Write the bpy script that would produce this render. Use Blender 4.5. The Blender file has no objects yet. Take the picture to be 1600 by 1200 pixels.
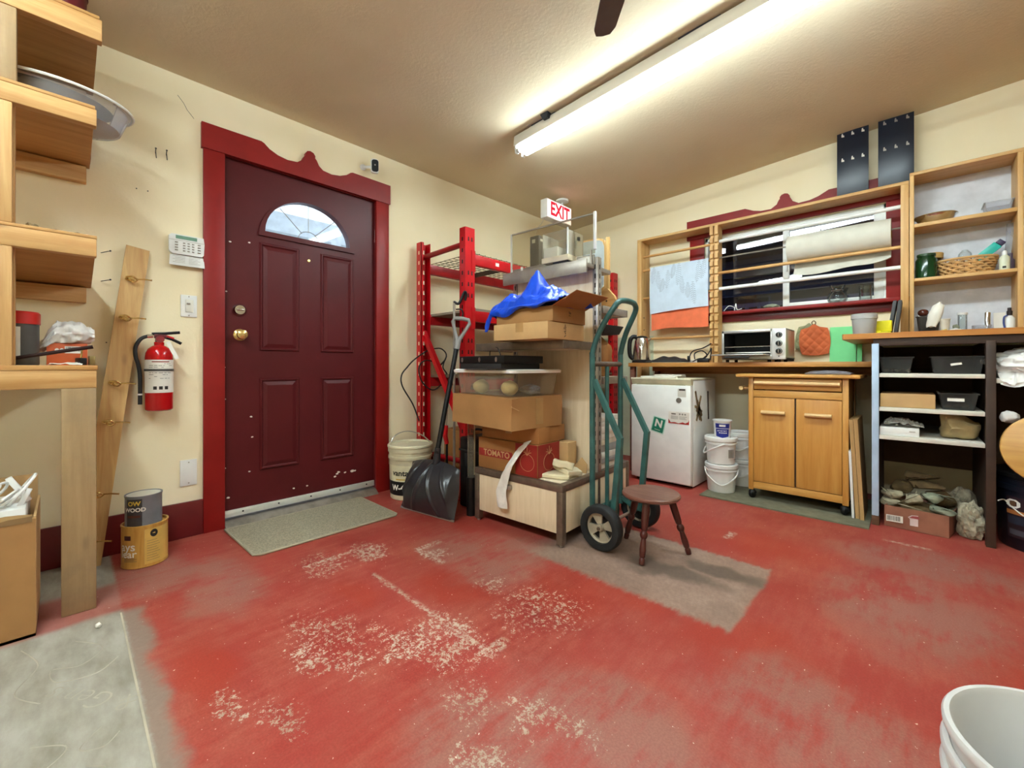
import bpy, bmesh, math, random
from mathutils import Vector, Matrix, noise as mnoise
from mathutils.geometry import tessellate_polygon
R = math.radians
PI = math.pi
sc = bpy.context.scene
C = sc.collection

# ------------------------------------------------------------------ camera, world, exposure
cam_d = bpy.data.cameras.new('camera')
cam = bpy.data.objects.new('camera', cam_d)
C.objects.link(cam)
cam.location = (0, 0, 0.907)
cam.rotation_euler = (R(90), 0, R(43.5))
cam_d.sensor_width = 36.0
cam_d.lens = 36.0 * 660.0 / 1600.0
cam_d.shift_y = -28.0 / 1600.0
cam_d.clip_start = 0.02
sc.camera = cam
sc.view_settings.view_transform = 'Standard'
sc.view_settings.look = 'None'
sc.view_settings.gamma = 1.0
sc.view_settings.use_curve_mapping = False
sc.view_settings.exposure = 1.44
LAMP = 30.0            # emission of the fluorescent tubes
wd = bpy.data.worlds.new('world')
sc.world = wd
wd.use_nodes = True
wd.node_tree.nodes['Background'].inputs[0].default_value = (0.72, 0.84, 1.0, 1)
wd.node_tree.nodes['Background'].inputs[1].default_value = 0.95

# ------------------------------------------------------------------ small helpers
def lin(c):
    if isinstance(c, str):
        c = c.lstrip('#')
        c = [int(c[i:i + 2], 16) / 255 for i in (0, 2, 4)]
    return tuple((x / 12.92 if x <= 0.04045 else ((x + 0.055) / 1.055) ** 2.4) for x in c[:3]) + (1.0,)

class NG:
    """tiny node-graph writer"""
    def __init__(s, name):
        s.m = bpy.data.materials.new(name)
        s.m.use_nodes = True
        s.t = s.m.node_tree
        s.b = s.t.nodes['Principled BSDF']
    def n(s, typ, **kw):
        x = s.t.nodes.new(typ)
        for k, v in kw.items():
            setattr(x, k, v)
        return x
    def put(s, sock, v):
        if hasattr(v, 'is_linked') or hasattr(v, 'links'):
            s.t.links.new(v, sock)
        elif isinstance(v, str):
            sock.default_value = lin(v)
        else:
            sock.default_value = v
    def coord(s, scale=(1, 1, 1), rot=(0, 0, 0), kind='Object'):
        tc = s.n('ShaderNodeTexCoord')
        mp = s.n('ShaderNodeMapping')
        s.t.links.new(tc.outputs[kind], mp.inputs['Vector'])
        mp.inputs['Scale'].default_value = scale
        mp.inputs['Rotation'].default_value = rot
        return mp.outputs['Vector']
    def noise(s, vec, scale, detail=4, rough=0.55, dist=0.0):
        x = s.n('ShaderNodeTexNoise')
        s.put(x.inputs['Vector'], vec)
        x.inputs['Scale'].default_value = scale
        x.inputs['Detail'].default_value = detail
        x.inputs['Roughness'].default_value = rough
        x.inputs['Distortion'].default_value = dist
        return x.outputs['Fac']
    def ramp(s, fac, stops):
        x = s.n('ShaderNodeValToRGB')
        s.put(x.inputs['Fac'], fac)
        e = x.color_ramp.elements
        while len(e) < len(stops):
            e.new(0.5)
        for el, (p, c) in zip(e, stops):
            el.position = p
            el.color = lin(c) if isinstance(c, str) else (c, c, c, 1)
        return x.outputs['Color']
    def mix(s, fac, a, b, mode='MIX'):
        x = s.n('ShaderNodeMix', data_type='RGBA', blend_type=mode)
        s.put(x.inputs[0], fac)
        s.put(x.inputs[6], a)
        s.put(x.inputs[7], b)
        return x.outputs[2]
    def math(s, op, a, b=0.0, c=0.0):
        x = s.n('ShaderNodeMath', operation=op)
        s.put(x.inputs[0], a)
        s.put(x.inputs[1], b)
        if op in ('MULTIPLY_ADD', 'COMPARE', 'SMOOTH_MIN'):
            s.put(x.inputs[2], c)
        return x.outputs[0]
    def step(s, v, a, b):
        """smooth 0..1 as v goes a..b"""
        x = s.n('ShaderNodeMapRange', interpolation_type='SMOOTHSTEP')
        s.put(x.inputs['Value'], v)
        x.inputs['From Min'].default_value = a
        x.inputs['From Max'].default_value = b
        return x.outputs['Result']
    def blob(s, vec, cx, cy, rx, ry):
        """1 at the centre of an ellipse on the floor plan, 0 at its edge"""
        mp = s.n('ShaderNodeMapping')
        s.put(mp.inputs['Vector'], vec)
        mp.inputs['Scale'].default_value = (1 / rx, 1 / ry, 0)
        mp.inputs['Location'].default_value = (-cx / rx, -cy / ry, 0)
        g = s.n('ShaderNodeTexGradient', gradient_type='SPHERICAL')
        s.put(g.inputs['Vector'], mp.outputs['Vector'])
        return g.outputs['Fac']
    def blobs(s, vec, lst):
        r = None
        for q in lst:
            b = s.blob(vec, *q)
            r = b if r is None else s.math('MAXIMUM', r, b)
        return r
    def xyz(s, vec):
        x = s.n('ShaderNodeSeparateXYZ')
        s.put(x.inputs[0], vec)
        return x.outputs
    def bump(s, h, strength=0.2, dist=0.01):
        x = s.n('ShaderNodeBump')
        s.put(x.inputs['Height'], h)
        x.inputs['Strength'].default_value = strength
        x.inputs['Distance'].default_value = dist
        s.t.links.new(x.outputs['Normal'], s.b.inputs['Normal'])
    def out(s, col, rough=0.5, metal=0.0, spec=0.5):
        s.put(s.b.inputs['Base Color'], col)
        s.put(s.b.inputs['Roughness'], rough)
        s.put(s.b.inputs['Metallic'], metal)
        s.b.inputs['Specular IOR Level'].default_value = spec
        return s.m

def plain(name, col, rough=0.5, metal=0.0, var=0.12, scale=9.0, bump=0.0, bscale=60.0, spec=0.5):
    """one colour with a soft procedural unevenness"""
    g = NG(name)
    v = g.coord()
    c = lin(col)
    dark = tuple(x * (1 - var) for x in c[:3]) + (1,)
    lite = tuple(min(1, x * (1 + var)) for x in c[:3]) + (1,)
    f = g.noise(v, scale, 5)
    f = g.step(f, 0.3, 0.7)
    if bump:
        g.bump(g.noise(v, bscale, 3), bump, 0.004)
    return g.out(g.mix(f, dark, lite), rough, metal, spec)

def wood(name, c1, c2, axis='y', rough=0.5, scale=1.0, knots=True, dirt=None):
    g = NG(name)
    st = {'x': (0.6, 9, 9), 'y': (9, 0.6, 9), 'z': (9, 9, 0.6)}[axis]
    v = g.coord(scale=tuple(a * scale for a in st))
    f = g.noise(v, 3.0, 6, 0.6, 0.6)
    fine = g.noise(v, 14.0, 3, 0.6)
    col = g.ramp(f, [(0.3, c1), (0.68, c2)])
    col = g.mix(g.math('MULTIPLY', g.step(fine, 0.45, 0.75), 0.35), col, c1)
    if knots:
        kv = g.coord(scale={'x': (3.2, 9, 9), 'y': (9, 3.2, 9), 'z': (9, 9, 3.2)}[axis])
        vo = g.n('ShaderNodeTexVoronoi')
        g.put(vo.inputs['Vector'], kv)
        vo.inputs['Scale'].default_value = 1.0
        k = g.step(vo.outputs['Distance'], 0.16, 0.05)
        dk = tuple(x * 0.35 for x in lin(c1)[:3]) + (1,)
        col = g.mix(g.math('MULTIPLY', k, 0.75), col, dk)
    if dirt:
        d = g.noise(g.coord(), 4.0, 6, 0.65)
        col = g.mix(g.math('MULTIPLY', g.step(d, 0.4, 0.75), 0.6), col, dirt)
    g.bump(f, 0.08, 0.003)
    return g.out(col, rough)

def emit(name, col, strength):
    g = NG(name)
    g.b.inputs['Emission Color'].default_value = lin(col)
    g.b.inputs['Emission Strength'].default_value = strength
    return g.out(col, 0.4)

def clear(name, col='#ffffff', rough=0.02, alpha=0.25, gloss=False, fres=0.55):
    """see-through plastic or glass: a mix of a transparent film and a glossy skin"""
    g = NG(name)
    t = g.n('ShaderNodeBsdfTransparent')
    g.put(t.inputs[0], col)
    mx = g.n('ShaderNodeMixShader')
    fr = g.n('ShaderNodeLayerWeight')
    fr.inputs['Blend'].default_value = 0.25
    f = g.math('MULTIPLY_ADD', fr.outputs['Fresnel'], fres, alpha)
    g.put(mx.inputs[0], f)
    g.t.links.new(t.outputs[0], mx.inputs[1])
    if gloss:
        gl_ = g.n('ShaderNodeBsdfGlossy')
        gl_.inputs['Roughness'].default_value = rough
        g.t.links.new(gl_.outputs[0], mx.inputs[2])
    else:
        g.t.links.new(g.b.outputs[0], mx.inputs[2])
    o = [n for n in g.t.nodes if n.type == 'OUTPUT_MATERIAL'][0]
    g.t.links.new(mx.outputs[0], o.inputs['Surface'])
    g.out(col, rough)
    return g.m

# ------------------------------------------------------------------ mesh builder
WM = {}

class MB:
    def __init__(s):
        s.bm = bmesh.new()
    def _add(s, verts, faces):
        vs = [s.bm.verts.new(v) for v in verts]
        for f in faces:
            try:
                s.bm.faces.new([vs[i] for i in f])
            except ValueError:
                pass
        return vs
    def hexa(s, p, bev=0.0, seg=2):
        """8 corners: bottom 4 ccw then top 4"""
        b = bmesh.new()
        vs = [b.verts.new(v) for v in p]
        for f in ((3, 2, 1, 0), (4, 5, 6, 7), (0, 1, 5, 4), (1, 2, 6, 5), (2, 3, 7, 6), (3, 0, 4, 7)):
            b.faces.new([vs[i] for i in f])
        if bev:
            bmesh.ops.bevel(b, geom=b.edges[:], offset=bev, segments=seg, affect='EDGES', profile=0.5)
        s.merge(b)
        return s
    def merge(s, b):
        b.verts.index_update()
        vs = [s.bm.verts.new(v.co) for v in b.verts]
        for f in b.faces:
            try:
                s.bm.faces.new([vs[v.index] for v in f.verts])
            except ValueError:
                pass
        b.free()
    def box(s, x0, x1, y0, y1, z0, z1, bev=0.0, seg=2):
        return s.hexa([(x0, y0, z0), (x1, y0, z0), (x1, y1, z0), (x0, y1, z0),
                       (x0, y0, z1), (x1, y0, z1), (x1, y1, z1), (x0, y1, z1)], bev, seg)
    def obox(s, c, size, rz=0.0, bev=0.0, M=None, seg=2):
        M = M or Matrix.Rotation(rz, 4, 'Z')
        c = Vector(c)
        a, b, h = [x / 2 for x in size]
        P = [(-a, -b, -h), (a, -b, -h), (a, b, -h), (-a, b, -h), (-a, -b, h), (a, -b, h), (a, b, h), (-a, b, h)]
        return s.hexa([c + (M @ Vector(p)) for p in P], bev, seg)
    def bar(s, p0, p1, w, t, up=(0, 0, 1), bev=0.0):
        """rectangular bar from p0 to p1, w across, t along up"""
        p0, p1 = Vector(p0), Vector(p1)
        d = (p1 - p0).normalized()
        u = Vector(up)
        sd = d.cross(u)
        if sd.length < 1e-5:
            sd = d.cross(Vector((1, 0, 0)))
        sd.normalize()
        u = sd.cross(d).normalized()
        a, b = sd * w / 2, u * t / 2
        return s.hexa([p0 - a - b, p0 + a - b, p1 + a - b, p1 - a - b, p0 - a + b, p0 + a + b, p1 + a + b, p1 - a + b], bev)
    def tube(s, pts, r, seg=8, closed=False, caps=True, flat=1.0):
        pts = [Vector(p) for p in pts]
        n = len(pts)
        rr = r if isinstance(r, (list, tuple)) else [r] * n
        rings = []
        prev = None
        for i, p in enumerate(pts):
            if closed:
                d = pts[(i + 1) % n] - pts[i - 1]
            else:
                d = pts[min(i + 1, n - 1)] - pts[max(i - 1, 0)]
            d = d.normalized() if d.length > 1e-9 else Vector((0, 0, 1))
            if prev is None:
                a = d.cross(Vector((0, 0, 1)))
                if a.length < 1e-3:
                    a = d.cross(Vector((1, 0, 0)))
                a.normalize()
            else:
                a = (prev - d * prev.dot(d))
                a = a.normalized() if a.length > 1e-6 else prev
            prev = a
            b = d.cross(a)
            rings.append([s.bm.verts.new(p + a * (rr[i] * math.cos(2 * PI * k / seg)) + b * (rr[i] * flat * math.sin(2 * PI * k / seg))) for k in range(seg)])
        m = n if closed else n - 1
        for i in range(m):
            A, B = rings[i], rings[(i + 1) % n]
            for k in range(seg):
                s.bm.faces.new((A[k], A[(k + 1) % seg], B[(k + 1) % seg], B[k]))
        if caps and not closed:
            s.bm.faces.new(rings[0][::-1])
            s.bm.faces.new(rings[-1])
        return s
    def lathe(s, prof, c=(0, 0, 0), seg=24, M=None, a0=0.0, a1=2 * PI, sx=1.0, sy=1.0):
        """prof: (r, z) list; axis z (turned by M)"""
        c = Vector(c)
        full = abs(a1 - a0 - 2 * PI) < 1e-6
        cnt = seg if full else seg + 1
        rings = []
        for r, z in prof:
            ring = []
            if r < 1e-6:
                v = Vector((0, 0, z))
                ring = [s.bm.verts.new(c + (M @ v if M else v))]
            else:
                for k in range(cnt):
                    a = a0 + (a1 - a0) * k / seg
                    v = Vector((r * math.cos(a) * sx, r * math.sin(a) * sy, z))
                    ring.append(s.bm.verts.new(c + (M @ v if M else v)))
            rings.append(ring)
        for A, B in zip(rings, rings[1:]):
            for k in range(seg if full else seg):
                k2 = (k + 1) % cnt if full else k + 1
                try:
                    if len(A) == 1 and len(B) == 1:
                        continue
                    if len(A) == 1:
                        s.bm.faces.new((A[0], B[k2], B[k]))
                    elif len(B) == 1:
                        s.bm.faces.new((A[k], A[k2], B[0]))
                    else:
                        s.bm.faces.new((A[k], A[k2], B[k2], B[k]))
                except ValueError:
                    pass
        return s
    def cyl(s, p0, p1, r0, r1=None, seg=16):
        p0, p1 = Vector(p0), Vector(p1)
        r1 = r0 if r1 is None else r1
        d = p1 - p0
        M = d.to_track_quat('Z', 'Y').to_matrix().to_4x4()
        return s.lathe([(0, 0), (r0, 0), (r1, d.length), (0, d.length)], p0, seg, M)
    def prism(s, outer, fn, t, holes=()):
        """flat plate: 2-D outline(s) mapped by fn(u, v, w), w from 0 to t"""
        loops = [list(outer)] + [list(h) for h in holes]
        tri = tessellate_polygon([[Vector((u, v, 0)) for u, v in lp] for lp in loops])
        allp = [p for lp in loops for p in lp]
        A = [s.bm.verts.new(fn(u, v, 0)) for u, v in allp]
        B = [s.bm.verts.new(fn(u, v, t)) for u, v in allp]
        for f in tri:
            for vs in (A, B):
                try:
                    s.bm.faces.new([vs[i] for i in f])
                except ValueError:
                    pass
        k = 0
        for lp in loops:
            m = len(lp)
            for i in range(m):
                j = (i + 1) % m
                try:
                    s.bm.faces.new((A[k + i], A[k + j], B[k + j], B[k + i]))
                except ValueError:
                    pass
            k += m
        return s
    def sheet(s, fn, nu, nv, t=0.0):
        """grid surface fn(u, v); with t a second skin t below it (along the grid normal)"""
        P = [[Vector(fn(i / nu, j / nv)) for j in range(nv + 1)] for i in range(nu + 1)]
        top = [[s.bm.verts.new(p) for p in row] for row in P]
        for i in range(nu):
            for j in range(nv):
                s.bm.faces.new((top[i][j], top[i + 1][j], top[i + 1][j + 1], top[i][j + 1]))
        if t:
            def nrm(i, j):
                a = P[min(i + 1, nu)][j] - P[max(i - 1, 0)][j]
                b = P[i][min(j + 1, nv)] - P[i][max(j - 1, 0)]
                n = a.cross(b)
                return n.normalized() if n.length > 1e-9 else Vector((0, 0, 1))
            bot = [[s.bm.verts.new(P[i][j] - nrm(i, j) * t) for j in range(nv + 1)] for i in range(nu + 1)]
            for i in range(nu):
                for j in range(nv):
                    s.bm.faces.new((bot[i][j + 1], bot[i + 1][j + 1], bot[i + 1][j], bot[i][j]))
            for i in range(nu):
                s.bm.faces.new((top[i][0], bot[i][0], bot[i + 1][0], top[i + 1][0]))
                s.bm.faces.new((top[i + 1][nv], bot[i + 1][nv], bot[i][nv], top[i][nv]))
            for j in range(nv):
                s.bm.faces.new((top[0][j + 1], bot[0][j + 1], bot[0][j], top[0][j]))
                s.bm.faces.new((top[nu][j], bot[nu][j], bot[nu][j + 1], top[nu][j + 1]))
        return s
    def blob(s, c, size, seed=0, amp=0.25, freq=1.6, sub=3, rz=0.0, flat=None, ridged=False):
        b = bmesh.new()
        bmesh.ops.create_icosphere(b, subdivisions=sub, radius=1.0)
        off = Vector((seed * 3.17, seed * 1.31, seed * 7.7))
        M = Matrix.Rotation(rz, 4, 'Z')
        c = Vector(c)
        for v in b.verts:
            n = v.co.normalized()
            h = mnoise.noise(n * freq + off)
            if ridged:
                h = 0.6 * h + 0.8 * (0.35 - abs(mnoise.noise(n * freq * 2.1 + off * 2)))
            else:
                h += 0.4 * mnoise.noise(n * freq * 2.7 + off)
            q = n * (1 + amp * h)
            q = Vector((q.x * size[0], q.y * size[1], q.z * size[2]))
            if flat is not None:
                q.z = max(q.z, -flat)
            v.co = c + M @ q
        s.merge(b)
        return s
    def pebble(s, c, size, seed=0, sub=2, rz=0.0):
        return s.blob(c, size, seed, 0.45, 1.1, sub, rz)
    def rock(s, c, size, seed=0, rz=0.0, n=16):
        rnd = random.Random(seed * 77 + 5)
        b = bmesh.new()
        for i in range(n):
            v = Vector((rnd.gauss(0, 1), rnd.gauss(0, 1), rnd.gauss(0, 1))).normalized() * rnd.uniform(.82, 1.05)
            b.verts.new(v)
        res = bmesh.ops.convex_hull(b, input=b.verts[:])
        bmesh.ops.delete(b, geom=[g for g in res['geom_interior'] if isinstance(g, bmesh.types.BMVert)], context='VERTS')
        bmesh.ops.bevel(b, geom=b.edges[:], offset=.10, segments=1, affect='EDGES', profile=.5)
        M = Matrix.Rotation(rz, 4, 'Z')
        for v in b.verts:
            q = v.co * (1 + .06 * mnoise.noise(v.co * 4 + Vector((seed, 0, 0))))
            v.co = Vector(c) + M @ Vector((q.x * size[0], q.y * size[1], q.z * size[2]))
        s.merge(b)
        return s
    def text(s, body, size, fn, depth=0.0008, align='CENTER', bold=0.0, sx=1.0):
        cu = bpy.data.curves.new('t', 'FONT')
        cu.body = body
        cu.size = size
        cu.align_x = align
        cu.align_y = 'CENTER'
        cu.offset = bold
        cu.resolution_u = 3
        o = bpy.data.objects.new('t', cu)
        C.objects.link(o)
        bpy.context.view_layer.update()
        me = bpy.data.meshes.new_from_object(o.evaluated_get(bpy.context.evaluated_depsgraph_get()))
        bpy.data.objects.remove(o)
        vs = [s.bm.verts.new(fn(v.co.x * sx, v.co.y, depth)) for v in me.vertices]
        for p in me.polygons:
            try:
                s.bm.faces.new([vs[i] for i in p.vertices])
            except ValueError:
                pass
        bpy.data.meshes.remove(me)
        return s
    def patch(s, fn, u0, u1, v0, v1, w=0.0006, nu=8, nv=1):
        """thin label laid on a surface mapping fn(u, v, w)"""
        return s.sheet(lambda a, b: fn(u0 + (u1 - u0) * a, v0 + (v1 - v0) * b, w), nu, nv)
    def build(s, name, m, parent=None, smooth=38, local=False, recalc=True, origin=None):
        bm = s.bm
        if recalc:
            bmesh.ops.recalc_face_normals(bm, faces=bm.faces[:])
        me = bpy.data.meshes.new(name)
        if parent is not None and not local:
            bm.transform(WM[parent.name].inverted())
        loc = Vector((0, 0, 0))
        if parent is None:
            if origin is None:
                xs = [v.co.x for v in bm.verts]; ys = [v.co.y for v in bm.verts]; zs = [v.co.z for v in bm.verts]
                loc = Vector(((min(xs) + max(xs)) / 2, (min(ys) + max(ys)) / 2, min(zs)))
            else:
                loc = Vector(origin)
            bm.transform(Matrix.Translation(-loc))
        bm.to_mesh(me)
        bm.free()
        me.materials.append(m)
        if smooth:
            for p in me.polygons:
                p.use_smooth = True
            me.set_sharp_from_angle(angle=R(smooth))
        o = bpy.data.objects.new(name, me)
        C.objects.link(o)
        o.location = loc
        if parent is not None:
            o.parent = parent
            WM[o.name] = WM[parent.name].copy()
        else:
            WM[o.name] = Matrix.Translation(loc)
        return o

def planar(o, normal, scale=1.0, rot=0.0, up=(0, 0, 1)):
    """u right, v up, w out of a plane seen from its normal side"""
    n = Vector(normal).normalized()
    u = Vector(up)
    r = u.cross(n).normalized()
    u = n.cross(r)
    o = Vector(o)
    c, s_ = math.cos(rot), math.sin(rot)
    return lambda a, b, w: o + r * (a * c - b * s_) + u * (a * s_ + b * c) + n * w

def around(c, r, ang, z=0.0, taper=0.0):
    """u runs around a vertical cylinder from angle ang; v is height above z"""
    cx, cy = c[0], c[1]
    def f(u, v, w):
        rr = r + taper * v + w
        a = ang + u / r
        return Vector((cx + rr * math.cos(a), cy + rr * math.sin(a), z + v))
    return f

def tag(o, label=None, cat=None, group=None, kind=None):
    if label: o['label'] = label
    if cat: o['category'] = cat
    if group: o['group'] = group
    if kind: o['kind'] = kind
    return o

def thing(name, label, cat, loc=(0, 0, 0), rz=0.0, group=None):
    o = bpy.data.objects.new(name, None)
    o.empty_display_size = 0.05
    C.objects.link(o)
    o.location = loc
    o.rotation_euler = (0, 0, rz)
    WM[o.name] = Matrix.Translation(Vector(loc)) @ Matrix.Rotation(rz, 4, 'Z')
    return tag(o, label, cat, group)

def kids(o):
    return [c for c in bpy.data.objects if c.parent == o]

def dup(root, loc, rz=None, label=None):
    r = root.copy()
    C.objects.link(r)
    r.location = loc
    if rz is not None:
        r.rotation_euler = (0, 0, rz)
    if label:
        r['label'] = label
    for ch in kids(root):
        c = ch.copy(); C.objects.link(c); c.parent = r
        for g in kids(ch):
            d = g.copy(); C.objects.link(d); d.parent = c
    return r

def bez(pts, n=8):
    """Catmull-Rom through points"""
    P = [Vector(p) for p in pts]
    out = []
    for i in range(len(P) - 1):
        a, b, c, d = P[max(i - 1, 0)], P[i], P[i + 1], P[min(i + 2, len(P) - 1)]
        for k in range(n):
            t = k / n
            out.append(0.5 * ((2 * b) + (c - a) * t + (2 * a - 5 * b + 4 * c - d) * t * t + (3 * b - a - 3 * c + d) * t ** 3))
    out.append(P[-1])
    return out

def nz(x, y, z=0.0):
    return mnoise.noise(Vector((x, y, z)))
# ------------------------------------------------------------------ materials
def mat_wall():
    g = NG('wall_paint')
    v = g.coord()
    f = g.noise(v, 2.2, 5)
    col = g.ramp(f, [(0.3, WALL0), (0.7, WALL1)])
    g.bump(g.noise(v, 70, 3, 0.5), 0.12, 0.004)
    return g.out(col, 0.75, 0, 0.3)

def mat_ceiling():
    g = NG('ceiling_texture')
    v = g.coord()
    col = g.ramp(g.noise(v, 1.2, 3), [(0.3, CEIL0), (0.7, CEIL1)])
    h = g.noise(v, 55, 3, 0.6)
    g.bump(g.step(h, 0.40, 0.66), 0.10, 0.004)
    return g.out(col, 0.85, 0, 0.2)

def mat_floor():
    g = NG('worn_red_floor')
    v = g.coord()
    x, y, _ = g.xyz(v)
    warp = g.n('ShaderNodeTexNoise')
    g.put(warp.inputs['Vector'], v)
    warp.inputs['Scale'].default_value = 6.0
    warp.inputs['Detail'].default_value = 5
    wv = g.n('ShaderNodeVectorMath', operation='MULTIPLY_ADD')
    g.put(wv.inputs[0], warp.outputs['Color'])
    wv.inputs[1].default_value = (.26, .26, 0)
    g.put(wv.inputs[2], v)
    vw0 = wv.outputs[0]
    off = g.n('ShaderNodeVectorMath', operation='SUBTRACT')
    g.put(off.inputs[0], vw0)
    off.inputs[1].default_value = (.13, .13, 0)
    vw = off.outputs[0]
    big = g.noise(v, 1.1, 4, 0.55)
    mid = g.noise(v, 3.6, 7, 0.66)
    fine = g.noise(v, 58, 6, 0.75)
    grit = g.noise(v, 170, 3, 0.6)
    streak = g.noise(g.coord(scale=(8, 1.6, 1)), 4.0, 6, 0.68)
    mul = lambda a, b_: g.math('MULTIPLY', a, b_)
    col = g.ramp(big, [(0.3, '#97372f'), (0.5, '#a5433b'), (0.7, '#a03a31')])
    # pale pink rubbing, streaky along the room
    rub = g.math('ADD', mul(mid, 0.6), mul(streak, 0.4))
    col = g.mix(mul(g.step(rub, 0.40, 0.66), 0.8), col, '#b0604f')
    orange = g.blobs(vw, [(-.83, 2.40, .5, .35), (-.58, 2.42, .4, .3), (-.9, 1.62, .55, .28), (-1.0, 1.36, .30, .22), (-.42, 1.52, .35, .25), (-.30, 1.46, .3, .2), (.15, 1.95, .45, .22), (-1.62, .80, .22, .14), (-1.38, 1.12, .26, .2), (-1.5, .28, .3, .1)])
    col = g.mix(mul(g.step(orange, 0.1, 0.7), 0.6), col, '#a83a2a')
    grey = g.blobs(vw, [(-1.60, 1.36, .32, .28), (-1.42, 1.52, .30, .25), (-1.35, 1.28, .25, .2), (-2.40, .30, .35, .28), (-2.1, .45, .4, .2), (0.0, 2.15, .35, .5), (-.2, 1.3, .35, .3), (-.55, .92, .4, .25), (-.75, .68, .3, .2), (.05, 2.7, .5, .3)])
    col = g.mix(mul(mul(g.step(grey, 0.05, 0.6), g.step(rub, 0.36, 0.56)), 0.8), col, '#9c6c60')
    # chipped paint
    cz = g.blobs(vw, [(-1.95, 1.0, .22, .17), (-1.96, .80, .25, .2), (-1.14, .87, .32, .20), (-1.06, .80, .25, .16), (-1.2, .75, .25, .12), (-1.68, 1.23, .12, .14), (-1.28, 1.19, .14, .12), (-.87, .76, .14, .12), (-.72, .68, .14, .10), (-.66, .84, .25, .14), (-1.18, .38, .2, .08), (-1.3, .3, .16, .07), (-1.0, 1.2, .3, .3), (-1.4, .6, .4, .2), (-.55, .62, .2, .12)])
    sp = g.math('ADD', g.math('ADD', mul(fine, 0.55), mul(grit, 0.25)), mul(streak, 0.20))
    thr = g.math('SUBTRACT', g.math('SUBTRACT', 0.645, mul(g.step(cz, 0.0, 0.75), 0.135)), mul(g.math('SUBTRACT', mid, 0.5), 0.12))
    chips = g.step(g.math('SUBTRACT', sp, thr), -0.01, 0.035)
    # straight scraped lines where boards once lay
    def seg(x0, x1, y0, y1):
        e = 0.018
        bx = mul(g.step(lx, x0 - e, x0 + e * .3), g.step(lx, x1 + e, x1 - e * .3))
        by = mul(g.step(ly, y0 - e, y0 + e * .3), g.step(ly, y1 + e, y1 - e * .3))
        return mul(bx, by)
    lx = g.math('ADD', x, mul(g.math('SUBTRACT', streak, 0.5), 0.05))
    ly = g.math('ADD', y, mul(g.math('SUBTRACT', fine, 0.5), 0.05))
    ln = seg(-1.71, -0.95, .918, .926)
    for q in ((-1.77, -1.57, 1.185, 1.205), (-1.79, -1.76, 1.19, 1.33), (-1.97, -1.84, .96, 1.05), (-2.00, -1.985, .74, 1.0), (-.99, -.96, .93, 1.0), (-.10, .06, 2.93, 2.945), (-.72, -.70, 2.40, 2.50)):
        ln = g.math('MAXIMUM', ln, seg(*q))
    chips = g.math('MAXIMUM', chips, mul(ln, g.step(fine, 0.44, 0.56)))
    col = g.mix(mul(chips, 0.85), col, g.mix(g.step(mid, .4, .6), '#b5a28c', '#cbbfac'))
    # fine grain and bright grit
    col = g.mix(mul(g.step(grit, 0.35, 0.62), 0.20), col, '#5e2620', 'MIX')
    dots = g.step(g.noise(v, 88, 2, 0.5), 0.725, 0.75)
    col = g.mix(mul(dots, 0.75), col, '#e8d8c6')
    # grey worn rectangle under the stool
    ex = g.math('ADD', x, mul(g.math('SUBTRACT', mid, 0.5), 0.07))
    ey = g.math('ADD', y, mul(g.math('SUBTRACT', streak, 0.5), 0.10))
    pf = mul(mul(g.step(ex, -1.46, -1.30), g.step(ex, -0.44, -0.46)), mul(g.step(ey, 1.53, 1.58), g.step(ey, 2.17, 2.14)))
    pc = g.ramp(g.math('ADD', mul(mid, .6), mul(fine, .4)), [(0.32, '#74655a'), (0.5, '#917b6c'), (0.68, '#ab9384')])
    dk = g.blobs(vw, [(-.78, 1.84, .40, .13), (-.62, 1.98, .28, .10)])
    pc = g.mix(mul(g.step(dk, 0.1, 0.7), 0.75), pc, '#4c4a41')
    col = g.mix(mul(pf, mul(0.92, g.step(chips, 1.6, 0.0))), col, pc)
    # bare pale concrete by the pine bench
    by = g.math('ADD', y, mul(g.math('SUBTRACT', fine, 0.5), 0.03))
    bare = g.step(by, 0.150, 0.134)
    c2 = g.noise(g.coord(scale=(1.2, 3, 1)), 4.5, 7, 0.62)
    conc = g.ramp(c2, [(0.30, '#868073'), (0.48, '#9b9589'), (0.66, '#aca79d')])
    edge = mul(g.step(g.math('ADD', y, mul(g.math('SUBTRACT', mid, 0.5), 0.16)), 0.215, 0.170), mul(0.85, g.step(ex, -2.16, -2.08)))
    col = g.mix(edge, col, g.mix(fine, '#7c7265', '#9a8d80'))
    strip = mul(mul(g.step(ex, -2.10, -2.16), g.step(ex, -2.45, -2.38)), 0.75)
    bare = mul(bare, g.math('SUBTRACT', 1.0, strip))
    col = g.mix(bare, col, conc)
    g.bump(g.math('ADD', mul(fine, 0.4), mul(bare, 0.4)), 0.12, 0.005)
    return g.out(col, g.math('MULTIPLY_ADD', chips, 0.25, 0.48), 0, 0.22)

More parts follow.
